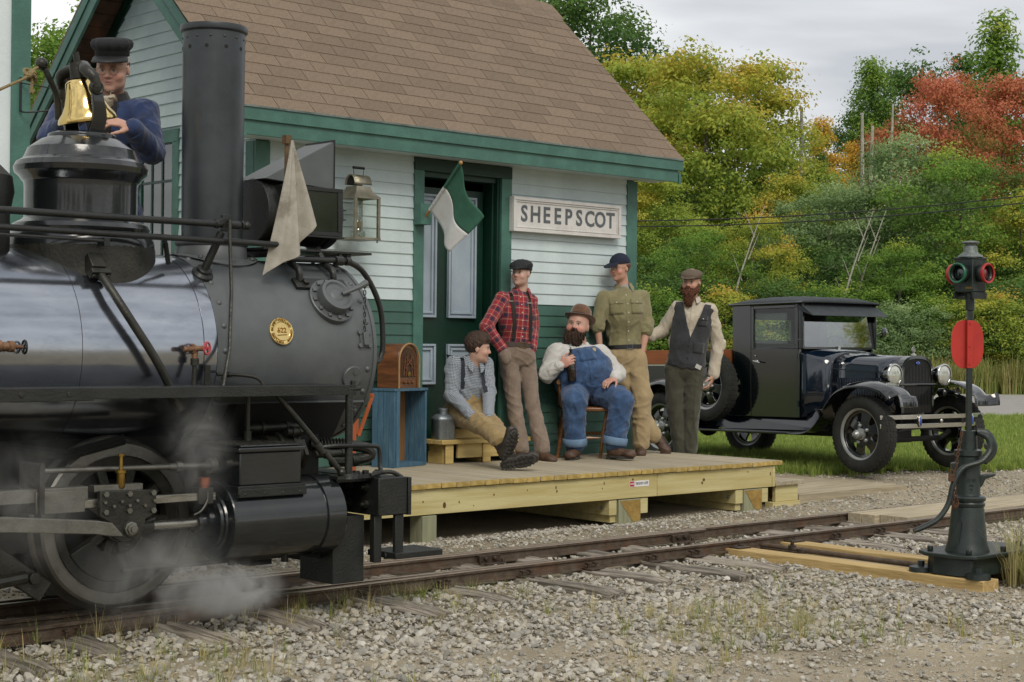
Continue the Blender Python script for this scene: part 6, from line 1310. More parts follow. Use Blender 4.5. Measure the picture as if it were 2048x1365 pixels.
def p_box(c, hs, M=None, rd=0.01):
 c = np.asarray(c, float); hs = np.asarray(hs, float); M = np.eye(3) if M is None else M
 def fn(P):
  q = np.abs((P-c)@M.T)-(hs-rd); return np.sqrt((np.maximum(q, 0)**2).sum(1))+np.minimum(q.max(1), 0)-rd
 e = (np.abs(M)*hs[:, None]).sum(0); return fn, c-e, c+e
class Sdf:
 def __init__(s): s.ops = []
 def u(s, prim, k=0.02): s.ops.append(('u', prim, k)); return s
 def cut(s, prim, k=0.01): s.ops.append(('s', prim, k)); return s
 def fn(s, f): s.ops.append(('f', f, 0)); return s
 @staticmethod
 def _b(op, d, e, k):
  if op == 'u':
   h = np.clip(0.5+0.5*(d-e)/k, 0, 1); return d*(1-h)+e*h-k*h*(1-h)
  e = -e; h = np.clip(0.5-0.5*(d-e)/k, 0, 1); return d*(1-h)+e*h+k*h*(1-h)
 def eval(s, P):
  P = np.asarray(P, float); d = np.full(len(P), 1.0)
  for op, pr, k in s.ops:
   d = pr(P, d) if op == 'f' else s._b(op, d, pr[0](P), max(k, 1e-5))
  return d
 def bounds(s):
  lo = np.min([p[1]-k for o, p, k in s.ops if o == 'u'], 0); hi = np.max([p[2]+k for o, p, k in s.ops if o == 'u'], 0); return lo, hi
 def mesh(s, h, lo=None, hi=None):
  a, b = s.bounds(); lo = a if lo is None else np.maximum(a, lo); hi = b if hi is None else np.minimum(b, hi)
  lo = lo-3*h; n = np.ceil((hi+3*h-lo)/h).astype(int)+1
  F = np.full(n, 1.0, np.float32); ax = [lo[i]+h*np.arange(n[i]) for i in range(3)]
  for op, pr, k in s.ops:
   if op == 'f':
    G = np.stack(np.meshgrid(*ax, indexing='ij'), -1).reshape(-1, 3); F = pr(G, F.reshape(-1)).reshape(n).astype(np.float32); continue
   k = max(k, 1e-5); m = k+3*h
   i0 = np.clip(np.floor((pr[1]-m-lo)/h).astype(int), 0, n-1); i1 = np.clip(np.ceil((pr[2]+m-lo)/h).astype(int)+1, 1, n)
   if (i1 <= i0).any(): continue
   sl = tuple(slice(i0[j], i1[j]) for j in range(3))
   G = np.stack(np.meshgrid(*[ax[j][sl[j]] for j in range(3)], indexing='ij'), -1).reshape(-1, 3)
   F[sl] = s._b(op, F[sl].reshape(-1), pr[0](G), k).reshape(F[sl].shape)
  return surface_nets(F, lo, h)
def surface_nets(F, lo, h):
 S = F < 0; n = F.shape
 c = np.zeros(tuple(k-1 for k in n), np.int8)
 for i in (0, 1):
  for j in (0, 1):
   for k in (0, 1): c += S[i:n[0]-1+i, j:n[1]-1+j, k:n[2]-1+k]
 act = (c > 0) & (c < 8); idx = np.full(act.shape, -1, np.int32); I = np.argwhere(act); idx[act] = np.arange(len(I))
 acc = np.zeros((len(I), 3)); cnt = np.zeros(len(I))
 C8 = [(i, j, k) for i in (0, 1) for j in (0, 1) for k in (0, 1)]
 val = {o: F[I[:, 0]+o[0], I[:, 1]+o[1], I[:, 2]+o[2]] for o in C8}
 for o in C8:
  for a in range(3):
   if o[a] == 0:
    p = list(o); p[a] = 1; p = tuple(p); f0, f1 = val[o], val[p]; m = (f0 < 0) != (f1 < 0)
    t = np.where(m, f0/(f0-f1+1e-12), 0); q = np.zeros((len(I), 3)); q[:] = o; q[:, a] = t; acc[m] += q[m]; cnt[m] += 1
 V_ = lo+h*(I+acc/np.maximum(cnt, 1)[:, None]); Q = []
 for a in range(3):
  b, d = (a+1) % 3, (a+2) % 3
  sl0 = [slice(None)]*3; sl1 = [slice(None)]*3; sl0[a] = slice(0, n[a]-1); sl1[a] = slice(1, n[a])
  m = S[tuple(sl0)] != S[tuple(sl1)]; E = np.argwhere(m)
  ok = (E[:, b] > 0) & (E[:, d] > 0) & (E[:, b] < n[b]-1) & (E[:, d] < n[d]-1); E = E[ok]
  if not len(E): continue
  ins = S[E[:, 0], E[:, 1], E[:, 2]]
  def cell(ob, od):
   q = E.copy(); q[:, b] -= ob; q[:, d] -= od; return idx[q[:, 0], q[:, 1], q[:, 2]]
  q = np.stack([cell(1, 1), cell(0, 1), cell(0, 0), cell(1, 0)], 1)
  q[~ins] = q[~ins][:, ::-1]; Q.append(q)
 return V_, np.concatenate(Q) if Q else np.zeros((0, 4), int)
def np_obj(name, Vv, Q, m, parent, local=True, smooth=True, relax=1):
 if relax and len(Q):
  for _ in range(relax):
   a = np.zeros_like(Vv); c = np.zeros(len(Vv))
   for i in range(4):
    np.add.at(a, Q[:, i], Vv[Q[:, (i+1) % 4]]); np.add.at(c, Q[:, i], 1); np.add.at(a, Q[:, i], Vv[Q[:, (i-1) % 4]]); np.add.at(c, Q[:, i], 1)
   Vv = Vv*0.45+0.55*a/np.maximum(c, 1)[:, None]
 me = bpy.data.meshes.new(name); me.vertices.add(len(Vv)); me.vertices.foreach_set('co', np.asarray(Vv, np.float32).ravel())
 me.loops.add(len(Q)*4); me.loops.foreach_set('vertex_index', np.asarray(Q, np.int32).ravel()); me.polygons.add(len(Q))
 me.polygons.foreach_set('loop_start', np.arange(0, len(Q)*4, 4, dtype=np.int32)); me.polygons.foreach_set('use_smooth', np.ones(len(Q), bool))
 me.update(calc_edges=True); me.materials.append(m); o = bpy.data.objects.new(name, me); COL.objects.link(o); adopt(o, parent, local); return o
def set_col(o, cols):
 a = o.data.color_attributes.new('tint', 'FLOAT_COLOR', 'POINT'); a.data.foreach_set('color', np.concatenate([cols, np.ones((len(cols), 1))], 1).astype(np.float32).ravel())
def set_uvp(o, uv):
 a = o.data.attributes.new('cloth_uv', 'FLOAT_VECTOR', 'POINT'); a.data.foreach_set('vector', np.concatenate([uv, np.zeros((len(uv), 1))], 1).astype(np.float32).ravel())
def wrinkles(seed, amp, wl=0.075, aniso=(0.55, 0.55, 1)):
 """drapery: a few sets of slanted ridges, each fading in and out over the cloth"""
 rr = np.random.default_rng(seed); K = 5; D = rr.normal(size=(K, 3))*np.asarray(aniso); D /= np.linalg.norm(D, axis=1)[:, None]; W = 1/(wl*rr.uniform(0.8, 1.7, K)); ph = rr.uniform(0, 6.28, (K, 4)); E = rr.normal(size=(K, 3)); E /= np.linalg.norm(E, axis=1)[:, None]
 def f(P, d):
  m = np.abs(d) < 0.06; x = np.zeros(len(P)); Q = P[m]; s = 0
  for i in range(K):
   q = Q@D[i]*W[i]+0.35*np.sin(Q@E[i]*11+ph[i, 0])+0.2*np.sin(Q@E[(i+1) % K]*23+ph[i, 1]); r = np.abs(q-np.floor(q)-0.5)*2
   mk = np.clip(0.25+0.9*np.sin(Q@E[(i+2) % K]*9+ph[i, 2])*np.sin(Q@E[(i+3) % K]*13+ph[i, 3]), 0, 1); s = s+mk*(1.35*np.exp(-(r/0.26)**2)-0.3)
  x[m] = s*amp; return d-x
 return f
SKIN = mat('skin', '#b98570', 0.5, sub=0.12, bump=0.06, bscale=180)
_N = SKIN.node_tree.nodes; _va = _N.new('ShaderNodeVertexColor'); _va.layer_name = 'tint'; SKIN.node_tree.links.new(_va.outputs[0], _N['Principled BSDF'].inputs['Base Color'])
HD = {}
def head_sdf(S, c, B, sc=1.0, fat=0.0):
 c = np.asarray(c, float)
 def T(f, s, u): return c+sc*(B[0]*f+B[1]*s+B[2]*u)
 R3 = lambda a, b, d: np.array([a, b, d])*sc
 S.u(p_ell(T(-0.004, 0, 0.04), R3(0.1, 0.081+fat*0.3, 0.092), B), 0.02)
 S.u(p_ell(T(0.03, 0, -0.03), R3(0.068, 0.068+fat, 0.09), B), 0.03*sc)
 S.u(p_ell(T(0.04, 0, -0.078), R3(0.048, 0.056+fat, 0.038), B), 0.025*sc)
 S.u(p_ell(T(0.078, 0, -0.1), R3(0.02, 0.024, 0.017), B), 0.02*sc)
 for s in (-1, 1):
  S.u(p_ell(T(0.066, s*0.043, -0.032), R3(0.026, 0.024+fat*0.5, 0.024), B), 0.02*sc)
  S.u(p_ell(T(-0.002, s*(0.081+fat*0.5), -0.008), R3(0.018, 0.008, 0.031), B), 0.008*sc)
 S.u(p_cap(T(0.084, -0.034, 0.024), T(0.084, 0.034, 0.024), 0.013*sc, 0.013*sc), 0.014*sc)
 for s in (-1, 1): S.cut(p_ell(T(0.103, s*0.031, 0.002), R3(0.015, 0.019, 0.0125), B), 0.012*sc)
 for s in (-1, 1): S.u(p_ell(T(0.0795, s*0.031, 0.002), R3(0.0125, 0.014, 0.0125), B), 0.004*sc)
 S.u(p_cap(T(0.09, 0, 0.014), T(0.11, 0, -0.026), 0.0078*sc, 0.0115*sc), 0.012*sc)
 for s in (-1, 1): S.u(p_ell(T(0.098, s*0.0125, -0.031), R3(0.011, 0.009, 0.0085), B), 0.007*sc)
 S.u(p_ell(T(0.0905, 0, -0.0575), R3(0.0115, 0.022, 0.0062), B), 0.006*sc)
 S.u(p_ell(T(0.089, 0, -0.0685), R3(0.0125, 0.02, 0.0068), B), 0.006*sc)
 S.cut(p_ell(T(0.1035, 0, -0.063), R3(0.008, 0.019, 0.002), B), 0.003*sc)
def paint_head(P, c, B, sc, base, lip='#8c4a44', brow='#2a1c14', cheek=0.12, iris='#3a3028'):
 q = ((P-np.asarray(c))@B.T)/sc; f, s, u = q[:, 0], q[:, 1], q[:, 2]; b = np.array(lin(base)); C = np.tile(b, (len(P), 1))
 def mixc(col, w):
  w = np.clip(w, 0, 1)[:, None]; C[:] = C*(1-w)+np.array(lin(col))*w
 ck = np.exp(-(((np.abs(s)-0.043)/0.022)**2+((u+0.03)/0.022)**2))*(f > 0.02); C[:] = C*(1+np.outer(ck*cheek, [1.2, -0.6, -0.5]))
 ns = np.exp(-(((s)/0.015)**2+((u+0.027)/0.016)**2))*(f > 0.09); C[:] = C*(1+np.outer(ns*0.12, [1.0, -0.5, -0.5]))
 lp = np.exp(-((s/0.022)**4+((u+0.063)/0.011)**4))*(f > 0.07); mixc(lip, lp*0.75)
 ml = np.exp(-((s/0.02)**4+((u+0.063)/0.0022)**2))*(f > 0.07); mixc('#4a2320', ml*0.5)
 for sg in (-1, 1):
  e = np.exp(-(((s-sg*0.031)/0.0145)**4+((u-0.002)/0.0085)**4))*(f > 0.05); mixc('#b8aaa2', e*0.75)
  i = np.exp(-(((s-sg*0.031)/0.0068)**4+((u-0.002)/0.0072)**4))*(f > 0.05); mixc(iris, i)
  ln = np.exp(-(((s-sg*0.031)/0.017)**4+((u-0.010)/0.003)**2))*(f > 0.05); mixc('#3a2a22', ln*0.7)
  bw = np.exp(-(((s-sg*0.032)/0.019)**4+((u-0.0265+0.12*np.abs(np.abs(s)-0.03))/0.0052)**2))*(f > 0.04); mixc(brow, bw*0.85)
 return C
def hand_sdf(S, w, fdir, pdir, side, curl=0.5, sc=1.0, spread=0.06):
 """w wrist, fdir finger direction, pdir palm-facing direction, side +1/-1 picks the thumb side"""
 w = np.asarray(w, float); f = nrm(fdir); p = np.asarray(pdir, float); p = nrm(p-f*(p@f)); t = np.cross(f, p)*side
 k = sc
 S.u(p_cap(w-f*0.02, w+f*0.02, 0.027*k, 0.026*k, (p, 0.75)), 0.012)
 S.u(p_ell(w+f*0.055*k, np.array([0.052, 0.042, 0.0165])*k, np.stack([f, t, p])), 0.015)
 Ls = [(0.030, 0.042, 0.026, 0.020), (0.011, 0.046, 0.030, 0.022), (-0.010, 0.043, 0.028, 0.021), (-0.030, 0.034, 0.022, 0.018)]
 for i, (o, a, b, c) in enumerate(Ls):
  q = w+f*(0.092-abs(o-0.008)*0.22)*k+t*o*k; an = -0.1
  d = f+t*(o*spread/0.03*1.0)
  for j, (L, r) in enumerate(((a, 0.0098), (b, 0.009), (c, 0.0082))):
   an += (0.55 if j == 0 else 0.85)*curl*(1+0.08*i); dd = nrm(nrm(d)*math.cos(an)+p*math.sin(an)); e = q+dd*L*k
   S.u(p_cap(q, e, r*k, (r-0.0006)*k), 0.004); q = e
 q = w+f*0.03*k+t*0.026*k; d = nrm(f*0.72+t*0.7+p*0.25)
 for j, (L, r) in enumerate(((0.042, 0.0125), (0.034, 0.011), (0.026, 0.0095))):
  e = q+d*L*k; S.u(p_cap(q, e, r*k, (r-0.001)*k), 0.007); q = e; d = nrm(d+f*0.25*curl*2+p*0.5*curl-t*0.25*curl)
def plaid_mat(name, kind):
 m = mat(name, '#808080', 0.9, bump=0.15, bscale=150, sheen=0.2, folds=(6, 0.14)); N = m.node_tree.nodes; L = m.node_tree.links; b = N['Principled BSDF']
 at = N.new('ShaderNodeAttribute'); at.attribute_name = 'cloth_uv'; sx = N.new('ShaderNodeSeparateXYZ'); L.new(at.outputs['Vector'], sx.inputs[0])
 def stripe(sock, period, stops):
  a = N.new('ShaderNodeMath'); a.operation = 'DIVIDE'; a.inputs[1].default_value = period; L.new(sock, a.inputs[0])
  fr = N.new('ShaderNodeMath'); fr.operation = 'FRACT'; L.new(a.outputs[0], fr.inputs[0]); rp = N.new('ShaderNodeValToRGB'); rp.color_ramp.interpolation = 'CONSTANT'
  e = rp.color_ramp.elements; e[0].position = 0; e[0].color = (*stops[0][1], 1); e[1].position = stops[1][0]; e[1].color = (*stops[1][1], 1)
  for p, c in stops[2:]:
   x = e.new(p); x.color = (*c, 1)
  L.new(fr.outputs[0], rp.inputs[0]); return rp.outputs[0]
 if kind == 'tartan':
  red, navy, cream, dk = lin('#8f1f28'), lin('#1b2038'), lin('#b9a68f'), lin('#4a1c2a')
  st = [(0, red), (0.30, cream), (0.345, red), (0.50, navy), (0.78, red), (0.86, cream), (0.885, red)]
  per = 0.105
 else:
  w_, k_ = lin('#a8aeb4'), lin('#333d4c'); st = [(0, w_), (0.5, k_)]; per = 0.0125
 a = stripe(sx.outputs[0], per, st); c = stripe(sx.outputs[1], per, st)
 mx = N.new('ShaderNodeMix'); mx.data_type = 'RGBA'; mx.inputs['Factor'].default_value = 0.5; L.new(a, mx.inputs['A']); L.new(c, mx.inputs['B'])
 L.new(mx.outputs['Result'], b.inputs['Base Color']); return m
def uv_map(V_, bones, torso):
 """bones: list of (a,b); torso: (origin, side, up, fwd). nearest bone gets cylindrical coords, torso planar/cylindrical"""
 o, sd, upv, fwv = torso; best = np.full(len(V_), 1e9); uv = np.zeros((len(V_), 2))
 q = V_-o; xs_, ys_, zs_ = q@sd, q@fwv, q@upv
 ang = np.arctan2(xs_, np.maximum(ys_, -1)); best[:] = np.maximum(np.abs(xs_)-0.15, 0)+0.0; uv[:, 0] = np.where(ys_ > 0, xs_*1.15, 0.3-xs_*1.15); uv[:, 1] = zs_
 for a, b, bias in bones:
  a = np.asarray(a, float); b = np.asarray(b, float); d = b-a; L = np.linalg.norm(d); d = d/L; q = V_-a; t = q@d; w = q-np.outer(t, d); r = np.linalg.norm(w, axis=1)
  dist = r+np.maximum(np.maximum(-t, t-L), 0)*1.0-0.07+bias; m = dist < best
  u1 = nrm(np.cross(d, [0.3, 0.9, 0.1])); u2 = np.cross(d, u1); th = np.arctan2(w@u2, w@u1); best[m] = dist[m]; uv[m, 0] = th[m]*0.062; uv[m, 1] = t[m]+0.03
 return uv
def hug(S, P, d, lift=0.004, start=0.35):
 """drop points onto a garment surface, travelling along -d from outside"""
 P = np.asarray(P, float); d = nrm(d); q = P+d*start; t = np.zeros(len(P))
 for _ in range(60):
  e = S.eval(q-np.outer(t, d)); t += np.clip(e*0.8, 0.0005, 0.04)*(e > 0.0006)
 return q-np.outer(t, d)+d*lift
def ribbon(name, P, side, w, m, parent, th=0.003, nrmv=None):
 P = [Vector(p) for p in P]; mb = MB(); rings = []
 for i, p in enumerate(P):
  t = (P[min(i+1, len(P)-1)]-P[max(i-1, 0)]).normalized(); n = Vector(nrmv) if nrmv is not None else t.cross(Vector(side)).normalized()
  s = t.cross(n).normalized(); n = s.cross(t)
  rings.append([p+s*w/2+n*th/2, p-s*w/2+n*th/2, p-s*w/2-n*th/2, p+s*w/2-n*th/2])
 mb.loft(rings); return mb.build(name, m, parent, local=True, angle=40)
def boot(parent, an, toe, up, m_up, m_sole, L=0.29, W=0.052, H=0.11, lug=False, shaft=0.05):
 """an: ankle joint; toe: direction of toes; up: leg direction (away from sole)"""
 B = basis(toe, up); an = np.asarray(an, float); f, s, u = B; g = an-u*H
 S = Sdf(); S.u(p_cap(an+u*0.02, an-u*0.02, shaft, shaft*1.02), 0.02).u(p_ell(an-u*(H*0.55)-f*0.02, [0.06, W*0.86, H*0.5], B), 0.03).u(p_ell(g+f*0.06+u*0.035, [0.11, W*0.95, 0.046], B), 0.03).u(p_ell(g+f*(L-0.12)+u*0.03, [0.058, W, 0.042], B), 0.025)
 S.cut(p_box(g-u*0.045, [0.3, 0.2, 0.05], B, 0.002), 0.006).fn(wrinkles(int(abs(an[0]*999)) % 97, 0.003, 0.05))
 Vv, Q = S.mesh(0.0065); o = np_obj('boot', Vv, Q, m_up, parent)
 out = []
 for t in np.linspace(0, 2*math.pi, 29)[:-1]:
  x = 0.5*L*math.cos(t); y = W*1.06*math.sin(t)*(1.0 if math.cos(t) > 0 else 0.82)*(1-0.12*math.exp(-((math.cos(t)+0.1)/0.3)**2)); out.append((x+L*0.5-0.085, y))
 def pt(x, y, z): return Vector(g+f*x+s*y+u*z)
 mb = MB().loft([[pt(x, y, 0.010) for x, y in out], [pt(x*1.01, y*1.03, 0.004) for x, y in out], [pt(x*1.01, y*1.03, -0.010) for x, y in out], [pt(x, y*0.98, -0.013) for x, y in out]])
 xs_h = [(x, y) for x, y in out if x < 0.0]
 if not lug: mb.prism([pt(x, y*0.97, -0.012) for x, y in [(-0.078, -W*0.5), (-0.01, -W*0.8), (-0.01, W*0.8), (-0.078, W*0.5)]], Vector(-u*0.016))
 mb.build('sole', m_sole, o, local=True, angle=35)
 if lug:
  mb = MB(); M3 = Matrix((Vector(f), Vector(s), Vector(u))).transposed()
  for sg in (-1, 1):
   for k in range(9):
    x = -0.07+k*0.031; wy = np.interp(x, [-0.085, -0.03, 0.05, 0.13, 0.2], [W*0.5, W*0.8, W*0.75, W*1.0, W*0.55])
    mb.obox(pt(x, sg*wy*0.8, -0.017), (0.018, wy*0.42, 0.012), M3 @ Matrix.Rotation(sg*R(16), 3, 'Z'))
  for k in range(7): mb.obox(pt(-0.055+k*0.036, 0, -0.0165), (0.022, 0.022, 0.011), M3 @ Matrix.Rotation(R(45), 3, 'Z'))
  mb.build('sole_lug', m_sole, o, local=True)
 return o
# ------------------------------------------------------------------ people
ANG_P = YAW-math.pi/2
def cloth(name, col, col2, **k): return mat(name, col, 0.92, col2=col2, nscale=9, bump=0.25, bscale=140, sheen=0.2, folds=(5, 0.14), dirt=tuple(c*0.72 for c in lin(col)), dscale=5, damt=0.35, **k)
M_boot = mat('brown_boot_leather', '#3c2a1f', 0.6, col2='#553d2d', nscale=9, bump=0.3, bscale=60, dirt='#6d5846', dscale=6, damt=0.4)
M_boot2 = mat('dark_boot_leather', '#25201b', 0.5, col2='#3a322a', nscale=9, bump=0.3, bscale=60, dirt='#57503f', dscale=6, damt=0.35)
M_sole = mat('boot_sole', '#2e2c29', 0.85, col2='#45433e', nscale=14, bump=0.3, bscale=60)
M_belt = mat('brown_belt_leather', '#33261d', 0.55, col2='#44352a', nscale=12)
M_hairb = mat('brown_hair', '#2c1e14', 0.6, col2='#453022', nscale=30, stretch=(1, 1, 0.25), bump=0.8, bscale=120)
M_bearddk = mat('dark_beard', '#2a1b12', 0.75, col2='#47301f', nscale=60, bump=1.0, bscale=160)
M_beardrd = mat('auburn_beard', '#4b2a19', 0.75, col2='#6d4027', nscale=60, bump=1.0, bscale=160)
M_buttons = mat('shirt_button', '#b9b3a4', 0.4)
def arr(J): return {k: np.array(v, float) for k, v in J.items()}
def torso_frame(J, tf):
 hip = (J['hipL']+J['hipR'])/2; upv = nrm(J['neck']-hip); return basis(tf, upv), hip, (J['shL']+J['shR'])/2
def add_torso(S, J, tf, w1, d1, w2, d2, w3, d3, infl=0.0, belly_f=0.0, yoke=0.058, kk=0.05):
 B, hip, mid = torso_frame(J, tf); L = np.linalg.norm(J['neck']-hip); upv = B[2]
 S.u(p_ell(mid-upv*0.13+B[0]*0.005, [d1+infl, w1+infl, 0.2+infl], B), kk)
 S.u(p_ell(hip+upv*L*0.36+B[0]*belly_f, [d2+infl, w2+infl, 0.2+infl], B), kk)
 S.u(p_ell(hip+upv*0.06, [d3+infl, w3+infl, 0.13+infl], B), kk)
 S.u(p_cap(J['shL']*0.94+J['shR']*0.06, J['shR']*0.94+J['shL']*0.06, yoke+infl, yoke+infl), 0.04)
 S.u(p_cap(J['neck']-upv*0.02, mid+(J['neck']-mid)*0.3, 0.052+infl, 0.075+infl), 0.04)
 return B, hip, mid
def add_arm(S, J, sd, ra=0.064, rb=0.05, rc=0.037, infl=0.0, upto=1.0):
 a, b, c = J['sh'+sd], J['el'+sd], J['wr'+sd]; S.u(p_cap(a, b, ra+infl, rb+infl), 0.03); S.u(p_cap(b, b+(c-b)*upto, rb+infl, rc+(rb-rc)*(1-upto)+infl), 0.02)
def add_leg(S, J, sd, ra, rb, rc, infl=0.0, upto=1.0, k=0.012):
 a, b, c = J['hip'+sd], J['kn'+sd], J['an'+sd]; S.u(p_cap(a, b, ra+infl, rb+infl), k); S.u(p_cap(b, b+(c-b)*upto, rb+infl, rc+infl), k)
def body_mesh(root, J, tf, hf, hup, skin, sc=1.0, fat=0.0, hands=(), headkw=None, w=0.15, fore=(), h=0.0062):
 S = Sdf(); HB = basis(hf, hup); B, hip, mid = torso_frame(J, tf); upv = B[2]
 S.u(p_ell(mid-upv*0.12, [0.085, w*0.8, 0.17], B), 0.04).u(p_ell(hip+upv*0.12, [0.085, w*0.75, 0.18], B), 0.04)
 S.u(p_cap(J['shL'], J['shR'], 0.045, 0.045), 0.03)
 S.u(p_cap(J['neck']-upv*0.03, J['head']-HB[2]*0.05-HB[0]*0.012, 0.056+fat, 0.053+fat), 0.03)
 for sd in 'LR':
  S.u(p_cap(J['sh'+sd], J['el'+sd], 0.04, 0.036), 0.02); S.u(p_cap(J['el'+sd], J['wr'+sd], 0.040 if sd in fore else 0.034, 0.028 if sd in fore else 0.026), 0.02)
  if 'kn'+sd in J: S.u(p_cap(J['hip'+sd], J['kn'+sd], 0.06, 0.045), 0.03); S.u(p_cap(J['kn'+sd], J['an'+sd], 0.045, 0.035), 0.02)
 head_sdf(S, J['head'], HB, sc, fat)
 for hnd in hands: hand_sdf(S, **hnd)
 Vv, Q = S.mesh(h); o = np_obj('body', Vv, Q, SKIN, root); Vv = np.array([v.co[:] for v in o.data.vertices])
 near = np.linalg.norm(Vv-J['head'], axis=1) < 0.2; C = np.tile(np.array(lin(skin)), (len(Vv), 1)); hc_ = paint_head(Vv, J['head'], HB, sc, skin, **(headkw or {})); C[near] = hc_[near]
 red = np.zeros(len(Vv))
 for sd in 'LR': red = np.maximum(red, np.clip(1-np.linalg.norm(Vv-(J['wr'+sd]+(J['wr'+sd]-J['el'+sd])*0.55), axis=1)/0.09, 0, 1))
 C = C*(1+np.outer(red, [0.05, -0.1, -0.08])); set_col(o, np.clip(C, 0, 1)); return o, HB
def garment(name, S, m, root, h=0.0068, seed=1, amp=0.005, wl=0.075, uv=None, relax=1, lo=None, hi=None):
 if amp: S.fn(wrinkles(seed, amp*0.7, wl*1.4, (1, 1, 0.8))).fn(wrinkles(seed+100, amp*0.5, wl*0.8, (1, 1, 0.6)))
 Vv, Q = S.mesh(h, lo, hi); o = np_obj(name, Vv, Q, m, root, relax=relax)
 if uv: set_uvp(o, uv_map(np.array([v.co[:] for v in o.data.vertices]), *uv))
 return o
def belt(root, S, B, c, m, w=0.036, buckle=None, n=44, name='belt'):
 P = []
 for i in range(n):
  a = 2*math.pi*i/n; d = B[0]*math.cos(a)+B[1]*math.sin(a); P.append(hug(S, [c], d, 0.004, 0.4)[0])
 mb = MB(); rings = []
 for i, p in enumerate(P):
  a = 2*math.pi*i/n; d = B[0]*math.cos(a)+B[1]*math.sin(a); p = Vector(p); u = Vector(B[2]); d = Vector(d)
  rings.append([p+u*w/2, p+u*w/2+d*0.004, p-u*w/2+d*0.004, p-u*w/2])
 mb.loft(rings+[rings[0]], caps=False); o = mb.build(name, m, root, local=True, angle=40)
 if buckle:
  p = Vector(P[0]); s = Vector(B[1]); u = Vector(B[2]); d = Vector(B[0]); q = p+d*0.006
  MB().tube([q+s*0.026+u*0.022, q-s*0.026+u*0.022, q-s*0.026-u*0.022, q+s*0.026-u*0.022], 0.0035, 6, closed=True).build('buckle', buckle, o, local=True)
 return o
UVT = None
def uvfix(o):
 if o.data.materials[0].name in ('gingham_cotton', 'tartan_flannel'): set_uvp(o, uv_map(np.array([v.co[:] for v in o.data.vertices]), *UVT))
 return o
def collar(root, J, B, m, r=0.066, h=0.035, open_=0.5, name='collar', tip=0.05):
 c = J['neck']; upv = nrm(J['head']-J['neck'])*0.5+B[2]*0.5; upv = nrm(upv); f = nrm(B[0]-upv*(B[0]@upv)); s = np.cross(upv, f)
 rings = []; n = 30
 for i in range(n+1):
  a = open_+(2*math.pi-2*open_)*i/n; d = f*math.cos(a)+s*math.sin(a); e = min(i, n-i)/n
  tipk = math.exp(-(e/0.10)**2)
  top = c+d*(r-0.004)+upv*(h*0.55-0.012*tipk); rim = c+d*(r+0.006)+upv*(h*0.6-0.01*tipk); low = c+d*(r+0.026+0.012*tipk)+f*0.022*tipk-upv*(0.012+tip*tipk); inn = c+d*(r-0.002)-upv*0.02
  rings.append([Vector(inn), Vector(top), Vector(rim), Vector(low), Vector(low-d*0.004-upv*0.003), Vector(rim-d*0.006-upv*0.006)])
 return uvfix(MB().loft(rings).build(name, m, root, local=True, angle=60))
def cuff(root, a, b, r, m, L=0.05, name='cuff'):
 a = Vector(a); b = Vector(b); d = (b-a).normalized()
 return uvfix(MB().lathe([(r-0.006, 0), (r, 0.004), (r*1.02, L*0.5), (r, L-0.003), (r-0.006, L), (r-0.012, L*0.9)], b-d*L, d, 22, caps=False).build(name, m, root, local=True, angle=60))
def hem(root, an, kn, r, m, L=0.05, name='hem'):
 return cuff(root, kn, an, r, m, L, name)
def hmat(c, HB): return Matrix(((HB[0][0], HB[1][0], HB[2][0], c[0]), (HB[0][1], HB[1][1], HB[2][1], c[1]), (HB[0][2], HB[1][2], HB[2][2], c[2]), (0, 0, 0, 1)))
def glasses(root, c, HB, m, round_=True, sc=1.0):
 M4 = hmat(c, HB); mb = MB()
 for s in (-1, 1):
  mb.tube([M4 @ Vector((0.1005*sc, s*0.033*sc+0.0225*sc*math.cos(a), 0.0+0.0205*sc*math.sin(a))) for a in np.linspace(0, 2*math.pi, 21)[:-1]], 0.0014, 5, closed=True)
  mb.tube([M4 @ Vector((0.0995*sc, s*0.0555*sc, 0.006)), M4 @ Vector((0.07*sc, s*0.078*sc, 0.008)), M4 @ Vector((0.0, s*0.083*sc, 0.006))], 0.0015, 5)
 mb.tube([M4 @ Vector((0.101*sc, -0.0105*sc, 0.004)), M4 @ Vector((0.106*sc, 0, 0.008)), M4 @ Vector((0.101*sc, 0.0105*sc, 0.004))], 0.0014, 5)
 return mb.build('glasses', m, root, local=True)
def hair_sdf(c, HB, sc, m, root, front=0.06, down=-0.04, thick=0.014, seed=5, top=True, name='hair'):
 S = Sdf(); T = lambda f, s, u: np.asarray(c)+sc*(HB[0]*f+HB[1]*s+HB[2]*u)
 S.u(p_ell(T(-0.008, 0, 0.044), np.array([0.1+thick, 0.08+thick, 0.094+thick])*sc, HB), 0.01)
 if top: S.u(p_ell(T(0.045, 0.01, 0.105), np.array([0.06, 0.06, 0.032])*sc, HB), 0.03).u(p_ell(T(0.075, -0.02, 0.085), np.array([0.03, 0.045, 0.025])*sc, HB), 0.02)
 def clip(P, d):
  q = ((P-np.asarray(c))@HB.T)/sc; f, s, u = q[:, 0], q[:, 1], q[:, 2]
  lim = np.where(u > 0.045, front+0.05, np.interp(u, [down, 0.0, 0.05], [-0.03, 0.015, front]))
  cutv = np.maximum(f-lim, down-u-0.03*(f < -0.03)); cutv = cutv if top else np.maximum(cutv, u-0.028); tuft = 0.004*np.sin(s*210+3*np.sin(u*60))*np.sin(f*90+u*70)
  return np.maximum(d+tuft, cutv*sc*0.8)
 S.fn(clip).fn(wrinkles(seed, 0.0035, 0.022, (1, 1, 0.5))); Vv, Q = S.mesh(0.005); return np_obj(name, Vv, Q, m, root)
